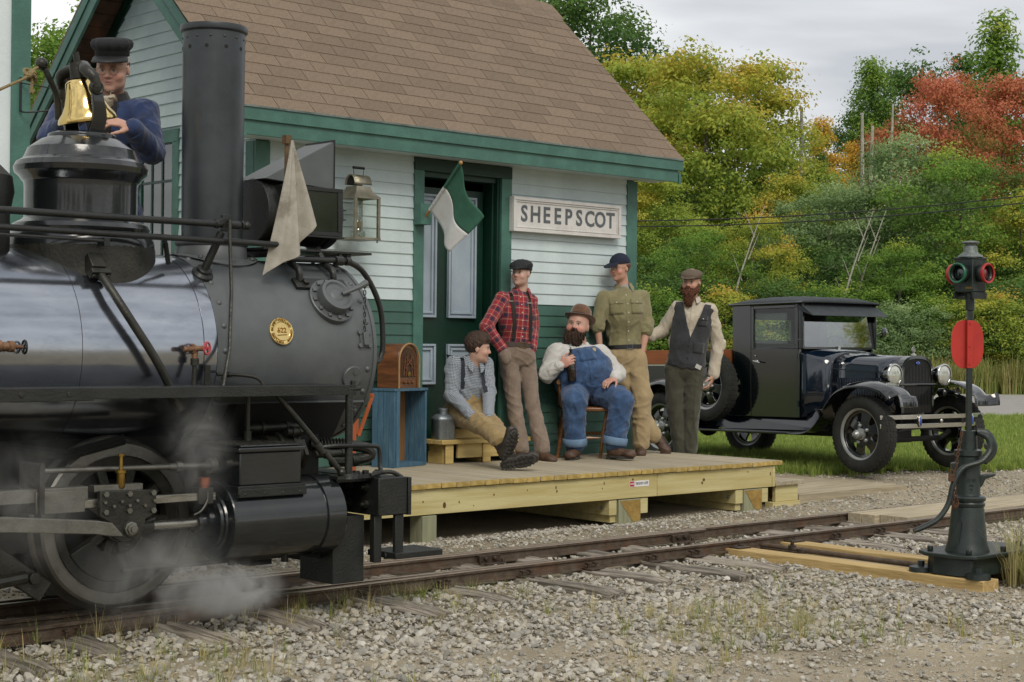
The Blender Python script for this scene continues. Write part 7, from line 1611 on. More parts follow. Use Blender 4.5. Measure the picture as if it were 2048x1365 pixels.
def beard_sdf(c, HB, sc, m, root, length=0.06, wide=0.07, seed=3):
 S = Sdf(); T = lambda f, s, u: np.asarray(c)+sc*(HB[0]*f+HB[1]*s+HB[2]*u)
 for s in (-1, 1):
  S.u(p_cap(T(0.012, s*0.073, -0.015), T(0.045, s*0.06, -0.075), 0.014*sc, 0.026*sc), 0.02); S.u(p_cap(T(0.045, s*0.058, -0.07), T(0.085, s*0.02, -0.10), 0.025*sc, 0.03*sc), 0.02)
  S.u(p_cap(T(0.1, s*0.006, -0.046), T(0.088, s*0.034, -0.06), 0.0085*sc, 0.009*sc), 0.008)
 S.u(p_ell(T(0.07, 0, -0.095), np.array([0.045, wide*0.75, 0.04])*sc, HB), 0.03); S.u(p_ell(T(0.075, 0, -0.105-length*0.5), np.array([0.042, wide*0.8, 0.03+length*0.55])*sc, HB), 0.03)
 S.cut(p_ell(T(0.105, 0, -0.0635), np.array([0.022, 0.021, 0.0095])*sc, HB), 0.006).fn(wrinkles(seed, 0.009, 0.02, (1, 1, 0.4)))
 Vv, Q = S.mesh(0.0048); return np_obj('beard', Vv, Q, m, root)
def flatcap(root, c, HB, sc, m, rot=0.0, puff=1.0):
 S = Sdf(); T = lambda f, s, u: np.asarray(c)+sc*(HB[0]*f+HB[1]*s+HB[2]*u)
 tilt = basis(HB[0]*math.cos(0.12)-HB[2]*math.sin(0.12), HB[2])
 S.u(p_ell(T(0.0, 0, 0.075), np.array([0.118, 0.1, 0.058*puff])*sc, tilt), 0.02).u(p_ell(T(0.05, 0, 0.062), np.array([0.085, 0.09, 0.044])*sc, tilt), 0.03).u(p_ell(T(-0.03, 0, 0.03), np.array([0.085, 0.088, 0.05])*sc, HB), 0.02)
 S.cut(p_box(T(0.02, 0, -0.035), np.array([0.2, 0.2, 0.067])*sc, HB, 0.004), 0.01)
 S.u(p_ell(T(0.112, 0, 0.042), np.array([0.042, 0.074, 0.010])*sc, basis(HB[0]*0.95-HB[2]*0.33, HB[2])), 0.008)
 S.fn(wrinkles(11, 0.003, 0.06)); Vv, Q = S.mesh(0.005); return np_obj('flat_cap', Vv, Q, m, root)
def stripe_mat(name, c1, c2, axis, per):
 m = mat(name, c1, 0.9, bump=0.2, bscale=150); N = m.node_tree.nodes; L = m.node_tree.links; tc = N.new('ShaderNodeTexCoord'); dt = N.new('ShaderNodeVectorMath'); dt.operation = 'DOT_PRODUCT'; dt.inputs[1].default_value = tuple(np.asarray(axis)/per)
 L.new(tc.outputs['Object'], dt.inputs[0]); fr = N.new('ShaderNodeMath'); fr.operation = 'FRACT'; L.new(dt.outputs['Value'], fr.inputs[0]); gt = N.new('ShaderNodeMath'); gt.operation = 'GREATER_THAN'; gt.inputs[1].default_value = 0.72; L.new(fr.outputs[0], gt.inputs[0])
 mx = N.new('ShaderNodeMix'); mx.data_type = 'RGBA'; mx.inputs['A'].default_value = (*lin(c1), 1); mx.inputs['B'].default_value = (*lin(c2), 1); L.new(gt.outputs[0], mx.inputs['Factor']); L.new(mx.outputs['Result'], N['Principled BSDF'].inputs['Base Color']); return m
def placket(root, S, B, top, bot, m, n=6, w=0.032, off=0.0):
 P = hug(S, [top+(bot-top)*t for t in np.linspace(0, 1, 14)], B[0], 0.002); uvfix(ribbon('placket', P, None, w, m, root, 0.003, B[0]))
 for t in np.linspace(0.06, 0.94, n):
  p = hug(S, [top+(bot-top)*t], B[0], 0.004)[0]; MB().lathe([(0.006, 0), (0.006, 0.003), (0, 0.003)], p, B[0], 10).build('button', M_buttons, root, local=True)
def patch(name, root, S, B, c, w, h, m, flap=True):
 """pocket patch hugging the cloth, centre c"""
 def quad(c0, ww, hh, lift):
  G = []
  for j in range(6):
   row = []
   for i in range(6): row.append(c0+B[1]*ww*(i/5-0.5)+B[2]*hh*(j/5-0.5))
   G.append([Vector(p) for p in hug(S, row, B[0], lift)])
  return MB().loft(G, closed=False, caps=False).build(name, m, root, local=True, angle=180, solid=0.003)
 quad(c, w, h, 0.003)
 if flap: quad(c+B[2]*(h*0.5-0.012), w*1.03, 0.045, 0.007); p = hug(S, [c+B[2]*(h*0.5-0.02)], B[0], 0.01)[0]; MB().lathe([(0.006, 0), (0.006, 0.003), (0, 0.003)], p, B[0], 10).build('button', M_buttons, root, local=True)
PJ1 = dict(head=(0.028,-0.022,0.963), neck=(0.008,-0.001,0.850), shL=(-0.167,-0.021,0.827), shR=(0.091,0.079,0.829), elL=(-0.183,-0.081,0.574), wrL=(-0.005,-0.271,0.401), hdL=(0.086,-0.331,0.348), elR=(0.128,-0.021,0.605), wrR=(0.130,-0.271,0.403), hdR=(0.140,-0.331,0.332), hipL=(-0.136,0.059,0.427), hipR=(-0.011,0.119,0.426), knL=(0.095,-0.361,0.329), anL=(0.241,-0.660,0.215), knR=(0.164,-0.301,0.327), anR=(0.289,-0.660,0.187), waist=(-0.058,0.049,0.630))
PJ2 = dict(head=(-0.177,0.097,1.613), neck=(-0.179,0.118,1.470), shL=(-0.343,-0.001,1.387), shR=(-0.095,0.158,1.372), elL=(-0.476,-0.151,1.142), wrL=(-0.329,-0.152,0.951), elR=(-0.075,0.198,1.150), wrR=(-0.087,0.058,0.953), waist=(-0.209,0.098,0.987), hipL=(-0.286,0.051,0.899), hipR=(-0.138,0.119,0.900), knL=(-0.225,0.019,0.468), anL=(-0.161,-0.000,0.102), knR=(-0.065,0.059,0.450), anR=(0.020,-0.000,0.104))
PJ3 = dict(head=(-0.150,0.292,1.166), neck=(-0.143,0.298,1.001), shL=(-0.347,0.164,0.928), shR=(0.052,0.339,0.922), elL=(-0.426,0.091,0.742), wrL=(-0.319,0.019,0.815), hdL=(-0.228,-0.001,0.864), elR=(0.208,0.299,0.745), wrR=(0.179,0.119,0.709), hdR=(0.118,0.049,0.688), belly=(-0.095,0.219,0.757), hipL=(-0.171,0.272,0.590), hipR=(0.036,0.299,0.583), knL=(-0.187,-0.041,0.512), anL=(-0.176,-0.000,0.112), knR=(0.225,-0.021,0.515), anR=(0.168,-0.020,0.126), botT=(-0.223,0.048,0.987), botB=(-0.207,0.039,0.680))
PJ4 = dict(head=(-0.199,0.053,1.711), neck=(-0.167,0.082,1.551), shL=(-0.353,-0.034,1.439), shR=(0.015,0.098,1.452), elL=(-0.412,-0.061,1.195), wrL=(-0.387,-0.066,1.003), elR=(0.057,0.058,1.183), wrR=(0.010,0.019,0.933), waist=(-0.151,0.097,0.996), hipL=(-0.209,0.044,0.894), hipR=(-0.059,0.079,0.895), knL=(-0.081,0.099,0.506), anL=(0.126,0.100,0.175), knR=(0.013,-0.001,0.538), anR=(0.008,-0.000,0.097))
PJ5 = dict(head=(-0.130,-0.003,1.784), neck=(-0.121,0.017,1.638), shL=(-0.255,0.038,1.543), shR=(0.047,-0.002,1.527), elL=(-0.388,0.098,1.330), wrL=(-0.513,0.018,1.276), elR=(0.131,0.038,1.203), wrR=(0.084,-0.021,0.921), hdR=(0.040,-0.051,0.799), waist=(-0.183,-0.002,1.068), hipL=(-0.274,0.018,0.972), hipR=(-0.093,-0.002,0.975), knL=(-0.272,-0.001,0.596), anL=(-0.209,0.020,0.182), knR=(-0.114,-0.021,0.599), anR=(-0.126,-0.000,0.184))
PJ6 = dict(head=(0.040,-0.003,1.725), neck=(0.026,0.048,1.582), shL=(-0.230,-0.002,1.472), shR=(0.209,0.048,1.489), elL=(-0.261,-0.122,1.334), wrL=(-0.061,-0.302,1.440), elR=(0.278,-0.102,1.260), wrR=(0.229,-0.322,1.352), hdR=(0.174,-0.382,1.375), rag=(0.101,-0.362,1.513), waist=(-0.005,0.078,1.186))
def person(label, A): return thing('person', label, 'person', A, ANG_P)
# ---- boy in gingham shirt on the step
p = person('person in blue gingham shirt and suspenders sitting on the step box', (9.02, 10.25, 0.44)); J = arr(PJ1)
tf = nrm([0.25, -0.85, -0.25]); hf = nrm([0.98, 0.02, -0.1])
body, HB = body_mesh(p, J, tf, hf, [0.05, 0.0, 1], '#bb9684', 0.97, hands=(dict(w=J['wrL'], fdir=J['hdL']-J['wrL']+np.array([0.03, 0, -0.0]), pdir=[0.1, 0.3, -1], side=-1, curl=0.45), dict(w=J['wrR'], fdir=J['hdR']-J['wrR'], pdir=[0.0, 0.5, -1], side=1, curl=0.35)), headkw=dict(brow='#2a1c12'))
S = Sdf(); B, hip, mid = add_torso(S, J, tf, 0.15, 0.105, 0.145, 0.105, 0.135, 0.1); bones = []
for sd in 'LR': add_arm(S, J, sd, 0.07, 0.057, 0.043); bones += [(J['sh'+sd], J['el'+sd], 0.0), (J['el'+sd], J['wr'+sd], 0.0)]
SH = S; garment('shirt', S, plaid_mat('gingham_cotton', 'gingham'), p, seed=3, amp=0.007, uv=(bones, (mid, B[1], B[2], B[0])))
UVT = (bones, (mid, B[1], B[2], B[0])); collar(p, J, B, MATS['gingham_cotton'], 0.062, 0.03, 0.35)
for sd in 'LR': cuff(p, J['el'+sd], J['wr'+sd]+nrm(J['wr'+sd]-J['el'+sd])*0.01, 0.043, MATS['gingham_cotton'])
M_khaki = cloth('tan_canvas_trousers', '#857048', '#998256')
S = Sdf(); upv = B[2]; S.u(p_ell(hip+upv*0.03, [0.13, 0.155, 0.16], B), 0.05).u(p_cap(hip+upv*0.05, hip+upv*0.13, 0.135, 0.128, (B[0], 0.85)), 0.05)
for sd in 'LR': add_leg(S, J, sd, 0.112, 0.083, 0.062, upto=0.97)
TR1 = S; garment('trousers', S, M_khaki, p, seed=8, amp=0.009, wl=0.1)
M_susp = mat('navy_suspender_web', '#151a24', 0.8, col2='#1c2330', nscale=30)
for sg in (1, -1):
 a = mid+B[2]*0.07+B[1]*sg*0.085; b = hip+B[2]*0.2+B[1]*sg*0.09; P = [a+(b-a)*t for t in np.linspace(0, 1, 14)]
 ribbon('suspender', hug(SH, P, nrm(B[0]+B[2]*0.25), 0.006), None, 0.034, M_susp, p, 0.004, B[0])
hair_sdf(J['head'], HB, 0.97, M_hairb, p, front=0.052, down=-0.075, thick=0.013, seed=5)
boot(p, J['anL']+np.array([0, 0, -0.03]), [0.25, -0.35, 0.9], [-0.5, 0.86, 0.25], M_boot2, M_sole, lug=True); boot(p, J['anR']+np.array([0.03, -0.0, -0.092]), [0.93, -0.1, 0.2], [-0.3, 0.93, 0.25], M_boot2, M_sole, lug=True)
# ---- man in red tartan shirt
p = person('person in red plaid shirt with hands in pockets leaning on the door frame', (9.737, 10.188, 0.44)); J = arr(PJ2)
tf = nrm([0.36, -0.92, 0.05]); hf = nrm([-0.5, -0.86, 0.06])
body, HB = body_mesh(p, J, tf, hf, [0.04, 0.05, 1], '#bb9888', 0.91, hands=(), headkw=dict(brow='#4a3424', lip='#95605a'))
S = Sdf(); B, hip, mid = add_torso(S, J, tf, 0.165, 0.112, 0.15, 0.11, 0.15, 0.105); bones = []
for sd in 'LR': add_arm(S, J, sd, 0.066, 0.058, 0.046); bones += [(J['sh'+sd], J['el'+sd], 0.0), (J['el'+sd], J['wr'+sd], 0.0)]
SH = S; garment('shirt', S, plaid_mat('tartan_flannel', 'tartan'), p, seed=13, amp=0.006, uv=(bones, (mid, B[1], B[2], B[0])))
UVT = (bones, (mid, B[1], B[2], B[0])); collar(p, J, B, MATS['tartan_flannel'], 0.064, 0.04, 0.55, tip=0.055)
for sd in 'LR': cuff(p, J['el'+sd], J['wr'+sd]+nrm(J['wr'+sd]-J['el'+sd])*0.012, 0.049, MATS['tartan_flannel'])
placket(p, SH, B, mid+B[2]*0.05, hip+B[2]*0.14, MATS['tartan_flannel'], 6)
M_tan = cloth('taupe_twill_trousers', '#75665a', '#877768')
S = Sdf(); upv = B[2]; S.u(p_ell(hip+upv*0.02, [0.118, 0.158, 0.14], B), 0.04).u(p_cap(hip+upv*0.04, hip+upv*0.085, 0.148, 0.146, (B[0], 0.82)), 0.03)
for sd in 'LR': add_leg(S, J, sd, 0.09, 0.063, 0.068, upto=1.02)
S.u(p_ell(J['wrL']+np.array([0.02, -0.02, -0.06]), [0.05, 0.045, 0.07]), 0.04).u(p_ell(J['wrR']+np.array([-0.01, -0.02, -0.06]), [0.045, 0.045, 0.07]), 0.04)
S.fn(lambda P, d, h=hip, b=B: np.maximum(d, (P-h)@b[2]-0.1)); garment('trousers', S, M_tan, p, seed=21, amp=0.008, wl=0.09)
belt(p, S, B, hip+B[2]*0.088, M_belt, 0.04, M_brassold)
for sg in (1, -1):
 a = mid+B[2]*0.075+B[1]*sg*0.085; b = hip+B[2]*0.11+B[1]*sg*0.075; ribbon('suspender', hug(SH, [a+(b-a)*t for t in np.linspace(0, 1, 14)], nrm(B[0]+B[2]*0.2), 0.006), None, 0.034, mat('dark_brown_suspender', '#1f1a15', 0.8) if 'dark_brown_suspender' not in MATS else MATS['dark_brown_suspender'], p, 0.004, B[0])
 q = Vector(hug(SH, [mid-B[2]*0.02+B[1]*sg*0.085], B[0], 0.01)[0]); MB().obox(q, (0.04, 0.006, 0.008)).build('suspender_slide', M_chrome, p, local=True)
flatcap(p, J['head'], HB, 0.92, stripe_mat('pinstripe_cap_wool', '#17181a', '#3b3d40', HB[1], 0.012), puff=1.1)
hair_sdf(J['head'], HB, 0.91, M_hairb, p, front=0.0, down=-0.03, thick=0.006, seed=6, top=False)
for sd, dx in (('L', -0.05), ('R', 0.35)): boot(p, J['an'+sd], [dx+0.1, -0.9, -0.05], [0, 0.05, 1], M_boot, M_sole)
# ---- large man in overalls, seated
p = person('person with beard and bowler hat in blue overalls seated holding a bottle', (10.226, 10.004, 0.44)); J = arr(PJ3); PB = p
tf = nrm([0.2, -0.95, 0.22]); hf = nrm([-0.32, -0.93, 0.16])
body, HB = body_mesh(p, J, tf, hf, [0.12, 0.1, 1], '#b48c7a', 1.08, fat=0.016, w=0.2, hands=(dict(w=J['wrL'], fdir=J['hdL']-J['wrL'], pdir=[0.15, 1, -0.15], side=1, curl=0.95, sc=1.05), dict(w=J['wrR'], fdir=J['hdR']-J['wrR'], pdir=[0, 0.2, -1], side=1, curl=0.5, sc=1.05)), headkw=dict(brow='#33231a', cheek=0.25))
S = Sdf(); B, hip, mid = add_torso(S, J, tf, 0.225, 0.155, 0.245, 0.205, 0.22, 0.17, belly_f=0.04, yoke=0.075, kk=0.07)
for sd in 'LR': add_arm(S, J, sd, 0.088, 0.076, 0.05)
SH = S; M_wshirt = cloth('white_cotton_shirt', '#b4b2ad', '#c6c4bf'); garment('shirt', S, M_wshirt, p, seed=31, amp=0.008, wl=0.09)
collar(p, J, B, M_wshirt, 0.078, 0.03, 0.5)
for sd in 'LR': cuff(p, J['el'+sd], J['wr'+sd]+nrm(J['wr'+sd]-J['el'+sd])*0.01, 0.05, M_wshirt)
M_denim = mat('blue_denim', '#27405f', 0.9, col2='#35527a', nscale=14, bump=0.3, bscale=220, dirt='#4f6a8c', dscale=7, damt=0.6, sheen=0.2, folds=(5, 0.16))
T = Sdf(); add_torso(T, J, tf, 0.225, 0.155, 0.245, 0.205, 0.22, 0.17, infl=0.024, belly_f=0.04, yoke=0.02, kk=0.07); L_ = np.linalg.norm(J['neck']-hip)
def bibclip(P, d, B=B, hip=hip, L_=L_):
 q = (P-hip)@B.T; f, s, u = q[:, 0], q[:, 1], q[:, 2]
 wlim = np.interp(u, [0.18, 0.26, L_*0.86], [0.5, 0.19, 0.125]); return np.maximum(d, np.maximum(np.maximum(u-L_*0.86, np.abs(s)-wlim), np.where(u > 0.2, 0.02-f, -1)))
T.fn(bibclip)
for sd in 'LR': add_leg(T, J, sd, 0.142, 0.11, 0.092, upto=0.93)
TB = T; garment('overalls', T, M_denim, p, seed=31, amp=0.008, wl=0.09)
for sg in (1, -1):
 a = J['neck']+B[1]*sg*0.1+B[2]*0.01-B[0]*0.02; b = hip+B[2]*(L_*0.82)+B[1]*sg*0.105; ribbon('strap', hug(SH, [a+(b-a)*t for t in np.linspace(0, 1, 10)], nrm(B[0]+B[2]*0.5), 0.008), None, 0.042, M_denim, p, 0.004, nrm(B[0]+B[2]*0.4))
patch('bib_pocket', p, TB, B, hip+B[2]*(L_*0.68)+B[1]*0.0, 0.15, 0.12, M_denim, flap=False)
q = hug(TB, [hip+B[2]*(L_*0.76)+B[1]*0.075*-1], B[0], 0.006)[0]; q = hug(TB, [hip+B[2]*(L_*0.76)-B[1]*-0.08], B[0], 0.006)[0]
MB().obox(Vector(q), (0.03, 0.004, 0.03), Matrix((Vector(B[1]), Vector(B[0]), Vector(B[2]))).transposed() @ Matrix.Rotation(R(12), 3, 'Y')).build('cloth_label', mat('tan_label', '#a99b7d', 0.8), p, local=True)
P = hug(TB, [hip+B[2]*(0.02+0.2*t) for t in np.linspace(0, 1, 8)], B[0], 0.004); ribbon('fly_seam', P, None, 0.03, M_denim, p, 0.004, B[0])
for sd in 'LR': hem(p, J['an'+sd]+(J['kn'+sd]-J['an'+sd])*0.01, J['kn'+sd], 0.108, mat('turned_denim_cuff', '#5d7690', 0.9, col2='#6d86a0', nscale=14, bump=0.3, bscale=200) if 'turned_denim_cuff' not in MATS else MATS['turned_denim_cuff'], 0.07)
beard_sdf(J['head'], HB, 1.1, M_bearddk, p, 0.045, 0.095)
hair_sdf(J['head'], HB, 1.04, M_hairb, p, front=-0.01, down=-0.05, thick=0.01, seed=9, top=False)
M_felt2 = mat('brown_felt', '#5a3d28', 0.9, col2='#6b4a32', nscale=20, bump=0.1, bscale=200, sheen=0.4); M_hband = mat('dark_hat_band', '#21160f', 0.7)
HT = basis(HB[0]*0.97+HB[2]*0.24, HB[2]); hb0 = J['head']+HT[2]*0.07-HT[0]*0.012
rings = []
def oval(r, z, e=1.0):
 return [Vector(hb0+HT[0]*r*1.1*math.cos(a)+HT[1]*r*0.96*math.sin(a)+HT[2]*(z+e*math.sin(a)**2)) for a in np.linspace(0, 2*math.pi, 41)[:-1]]
hat = MB().loft([oval(0.143, -0.008, 0.028), oval(0.147, -0.004, 0.03), oval(0.143, 0.0, 0.028), oval(0.115, -0.004, 0.008), oval(0.1, 0.004, 0), oval(0.098, 0.03, 0), oval(0.097, 0.07, 0), oval(0.09, 0.1, 0), oval(0.072, 0.123, 0), oval(0.045, 0.135, 0), oval(0.015, 0.139, 0)]).build('bowler_hat', M_felt2, p, local=True, angle=60)
MB().loft([oval(0.1005, 0.004, 0), oval(0.1015, 0.006, 0), oval(0.101, 0.03, 0), oval(0.098, 0.032, 0)], caps=False).build('hat_band', M_hband, hat, local=True, angle=60)
for sd, d in (('L', [-0.28, -0.95, 0]), ('R', [0.7, -0.7, 0])): boot(p, J['an'+sd]+np.array([0, 0, 0.012]), d, [0, 0.02, 1], M_boot, M_sole, L=0.3, W=0.056)
# bottle held by the seated man
M_bot = mat('dark_bottle_glass', '#140a06', 0.06, 0.0, col2='#1e0f08', nscale=3, coat=1.0); M_blab = mat('red_bottle_label', '#8a3a30', 0.6, col2='#a04a3c', nscale=20)
wp = wmat(p); b0 = wp @ Vector(PJ3['botB']); b1 = wp @ Vector(PJ3['botT']); ba = (b1-b0).normalized(); bl = (b1-b0).length
bt_ = thing('bottle', 'dark glass bottle with red label held by the seated person', 'bottle', b0)
MB().lathe([(0.0, 0.004), (0.036, 0.0), (0.04, 0.006), (0.04, bl*0.5), (0.034, bl*0.6), (0.015, bl*0.74), (0.0125, bl*0.88), (0.015, bl*0.89), (0.015, bl*0.92), (0, bl*0.925)], b0, ba, 24, caps=False).build('glass', M_bot, bt_, angle=45)
MB().lathe([(0.0405, bl*0.14), (0.0405, bl*0.44)], b0, ba, 24, caps=False, a0=R(20), a1=R(150)).build('bottle_label', M_blab, bt_);
MB().tube([b0+ba*bl*0.9, b0+ba*bl*0.97], 0.008, 8).tube([b0+ba*(bl*0.98)+Vector((0.011*math.cos(a), 0, 0.014*math.sin(a)+0.01)) for a in np.linspace(0, 6.28, 11)[:-1]], 0.003, 5, closed=True).build('wire_stopper', M_galv, bt_)
# ---- chair under him (local frame of the seated man)
M_chair = mat('varnished_oak', '#6d4520', 0.45, col2='#85582c', nscale=6, stretch=(1, 1, 4), grain=((3, 3, 14), 2.0, '#4a2c10', 0.45), coat=0.2)
ch = thing('wooden_chair', 'varnished wooden armchair under the seated person in overalls', 'chair', (10.226, 10.004, 0.44), ANG_P)
MB().prism([(-0.28, 0.06, 0.415), (0.16, 0.06, 0.415), (0.19, 0.48, 0.425), (-0.31, 0.48, 0.425)], (0, 0, 0.035)).build('seat', M_chair, ch, local=True, bevel=0.01)
for (x0, y0, x1, y1) in ((-0.25, 0.12, -0.33, 0.06), (0.11, 0.14, 0.05, 0.10), (-0.26, 0.43, -0.34, 0.5), (0.14, 0.43, 0.21, 0.5)):
 P = [Vector((x0, y0, 0.42)).lerp(Vector((x1, y1, 0.0)), t) for t in np.linspace(0, 1, 9)]; MB().tube(P, [0.017, 0.02, 0.022, 0.021, 0.02, 0.022, 0.019, 0.016, 0.014], 10).build('leg', M_chair, ch, local=True)
for (a, b) in (((-0.30, 0.085, 0.18), (0.08, 0.115, 0.18)), ((-0.31, 0.09, 0.13), (-0.32, 0.48, 0.13)), ((0.065, 0.11, 0.13), (0.195, 0.48, 0.13)), ((-0.31, 0.48, 0.2), (0.19, 0.48, 0.2))):
 P = [Vector(a).lerp(Vector(b), t) for t in np.linspace(0, 1, 7)]; MB().tube(P, [0.009, 0.011, 0.015, 0.012, 0.015, 0.011, 0.009], 8).build('stretcher', M_chair, ch, local=True)
for (a, b) in (((-0.29, 0.16, 0.45), (-0.315, 0.14, 0.66)), ((0.15, 0.16, 0.45), (0.18, 0.14, 0.66)), ((-0.3, 0.44, 0.45), (-0.33, 0.52, 0.70)), ((0.17, 0.44, 0.45), (0.2, 0.52, 0.70)), ((-0.14, 0.46, 0.45), (-0.15, 0.53, 0.7)), ((0.02, 0.46, 0.45), (0.02, 0.53, 0.7))):
 MB().tube([Vector(a).lerp(Vector(b), t) for t in np.linspace(0, 1, 5)], [0.013, 0.018, 0.02, 0.016, 0.012], 8).build('spindle', M_chair, ch, local=True)
MB().tube(smoothpath([(-0.32, 0.11, 0.67), (-0.345, 0.3, 0.68), (-0.33, 0.5, 0.71), (-0.07, 0.55, 0.72), (0.2, 0.5, 0.71), (0.2, 0.3, 0.68), (0.18, 0.11, 0.67)], 6), 0.022, 10).build('arm_rail', M_chair, ch, local=True)
# ---- tall man in olive work shirt
p = person('person in olive work shirt and navy cap leaning at the corner of the station', (11.044, 10.226, 0.44)); J = arr(PJ4)
tf = nrm([0.2, -0.97, 0.05]); hf = nrm([-0.66, -0.74, -0.1])
body, HB = body_mesh(p, J, tf, hf, [-0.02, 0.0, 1], '#b98e7a', 0.96, fore='LR', w=0.17, hands=(), headkw=dict(brow='#4a3222', cheek=0.2, lip='#9a5a50'))
S = Sdf(); B, hip, mid = add_torso(S, J, tf, 0.195, 0.128, 0.18, 0.125, 0.175, 0.12, yoke=0.056)
for sd in 'LR': add_arm(S, J, sd, 0.066, 0.062, 0.06, upto=0.18)
SH = S; M_olive = cloth('olive_work_shirt', '#756f4f', '#857f5d'); garment('shirt', S, M_olive, p, seed=41, amp=0.007, wl=0.085)
collar(p, J, B, M_olive, 0.068, 0.035, 0.55, tip=0.05)
for sd in 'LR': cuff(p, J['sh'+sd], J['el'+sd]+(J['wr'+sd]-J['el'+sd])*0.28, 0.062, M_olive, 0.07)
S2 = Sdf().u(p_cap(J['neck']-B[2]*0.075+B[0]*0.02, J['neck']-B[2]*0.035+B[0]*0.018, 0.07, 0.06)); garment('undershirt', S2, cloth('grey_undershirt', '#8b8a86', '#9a9995'), p, amp=0)
placket(p, SH, B, mid+B[2]*0.04, hip+B[2]*0.12, M_olive, 6)
for sg in (-1, 1): patch('chest_pocket', p, SH, B, mid-B[2]*0.1+B[1]*sg*0.098, 0.12, 0.13, M_olive)
M_kh = cloth('khaki_work_trousers', '#93805e', '#a6926e')
S = Sdf(); upv = B[2]; S.u(p_ell(hip+upv*0.02, [0.128, 0.17, 0.15], B), 0.04).u(p_cap(hip+upv*0.04, hip+upv*0.085, 0.16, 0.158, (B[0], 0.8)), 0.03)
for sd in 'LR': add_leg(S, J, sd, 0.112, 0.09, 0.078, upto=1.0)
S.u(p_ell(J['wrR']+np.array([-0.01, -0.01, -0.07]), [0.05, 0.05, 0.08]), 0.04); S.fn(lambda P, d, h=hip, b=B: np.maximum(d, (P-h)@b[2]-0.1)); garment('trousers', S, M_kh, p, seed=43, amp=0.009, wl=0.09)
belt(p, S, B, hip+B[2]*0.088, mat('black_belt', '#1b1a1c', 0.5), 0.038, M_galv)
M_ncap = mat('navy_cap_cotton', '#141b2c', 0.9, col2='#1b2438', nscale=20, bump=0.15, bscale=200)
S = Sdf(); T = lambda f, s, u: J['head']+0.96*(HB[0]*f+HB[1]*s+HB[2]*u); S.u(p_ell(T(-0.004, 0, 0.05), [0.108, 0.092, 0.094], HB), 0.01).cut(p_box(T(0, 0, -0.032), [0.2, 0.2, 0.073], HB, 0.003), 0.008)
S.u(p_ell(T(0.135, 0, 0.038), [0.072, 0.075, 0.0085], basis(HB[0]*0.94-HB[2]*0.34, HB[2])), 0.006); Vv, Q = S.mesh(0.005); np_obj('baseball_cap', Vv, Q, M_ncap, p)
hair_sdf(J['head'], HB, 1.0, mat('auburn_hair', '#4f3020', 0.6, col2='#694230', nscale=30, bump=0.8, bscale=120), p, front=-0.01, down=-0.06, thick=0.008, seed=7, top=False)
glasses(p, J['head'], HB, M_brassold, sc=0.96)
boot(p, J['anR'], [-0.1, -0.9, 0], [0, 0, 1], M_boot, M_sole); boot(p, J['anL'], [0.45, -0.35, -0.75], [-0.55, 0.1, 0.75], M_boot, M_sole, lug=True)
# ---- man in dark vest
p = person('person in dark wool vest and cream shirt with auburn beard standing near the truck', (11.74, 10.06, 0.252)); J = arr(PJ5)
tf = nrm([-0.12, -0.99, 0.02]); hf = nrm([-0.4, -0.91, 0.0])
body, HB = body_mesh(p, J, tf, hf, [0.03, 0, 1], '#b58d78', 1.0, hands=(dict(w=J['wrR'], fdir=J['hdR']-J['wrR'], pdir=[-0.9, 0.3, 0.2], side=-1, curl=0.55), dict(w=J['wrL'], fdir=[-0.9, -0.1, -0.05], pdir=[0.1, -1, -0.3], side=1, curl=0.3)), headkw=dict(brow='#4f301d'))
S = Sdf(); B, hip, mid = add_torso(S, J, tf, 0.185, 0.12, 0.18, 0.125, 0.17, 0.12, yoke=0.06)
for sd in 'LR': add_arm(S, J, sd, 0.068, 0.062, 0.05)
M_cream = cloth('cream_linen_shirt', '#aaa08e', '#bdb3a1'); garment('shirt', S, M_cream, p, seed=51, amp=0.008, wl=0.07); SH = S
collar(p, J, B, M_cream, 0.062, 0.03, 0.5, tip=0.03); placket(p, SH, B, mid+B[2]*0.06, mid-B[2]*0.2, M_cream, 4, 0.035)
for sd in 'LR': cuff(p, J['el'+sd], J['wr'+sd]+nrm(J['wr'+sd]-J['el'+sd])*0.015, 0.05, M_cream)
S = Sdf(); add_torso(S, J, tf, 0.185, 0.12, 0.18, 0.125, 0.175, 0.125, infl=0.016, yoke=0.06)
def vclip(P, d, B=B, mid=mid, hip=hip):
 q = (P-mid)@B.T; f, s, u = q[:, 0], q[:, 1], q[:, 2]; ub = (hip-mid)@B[2]
 v = np.where(f > -0.02, np.minimum(0.105*np.clip((u+0.27)/0.33, 0, 1.3)-np.abs(s)+0.002, 1), -1)
 v = np.where(u < -0.27, -1, v); low = ub+0.02-0.03*np.clip(1-np.abs(np.abs(s)-0.05)/0.07, 0, 1)*(f > 0)
 return np.maximum(np.maximum(d, v*0.8), np.maximum(np.maximum(np.abs(s)-0.19, low-u), u-0.055))
S.fn(vclip); M_vest = cloth('charcoal_wool_vest', '#26272a', '#34363a'); garment('vest', S, M_vest, p, h=0.007, seed=53, amp=0.005, wl=0.09); SV = S
for t in (0.0, 0.085, 0.17, 0.25): q = hug(SV, [mid-B[2]*(0.285+t*0.72)+B[1]*-0.008], B[0], 0.004)[0]; MB().lathe([(0.008, 0), (0.008, 0.004), (0, 0.004)], q, B[0], 10).build('button', M_black, p, local=True)
patch('vest_pocket', p, SV, B, mid-B[2]*0.11+B[1]*0.1, 0.085, 0.09, M_vest); patch('vest_pocket', p, SV, B, mid-B[2]*0.36+B[1]*0.085, 0.1, 0.1, M_vest, flap=False)
M_dk = cloth('dark_olive_wool_trousers', '#37362a', '#444335')
S = Sdf(); upv = B[2]; S.u(p_ell(hip+upv*0.02, [0.12, 0.165, 0.15], B), 0.04)
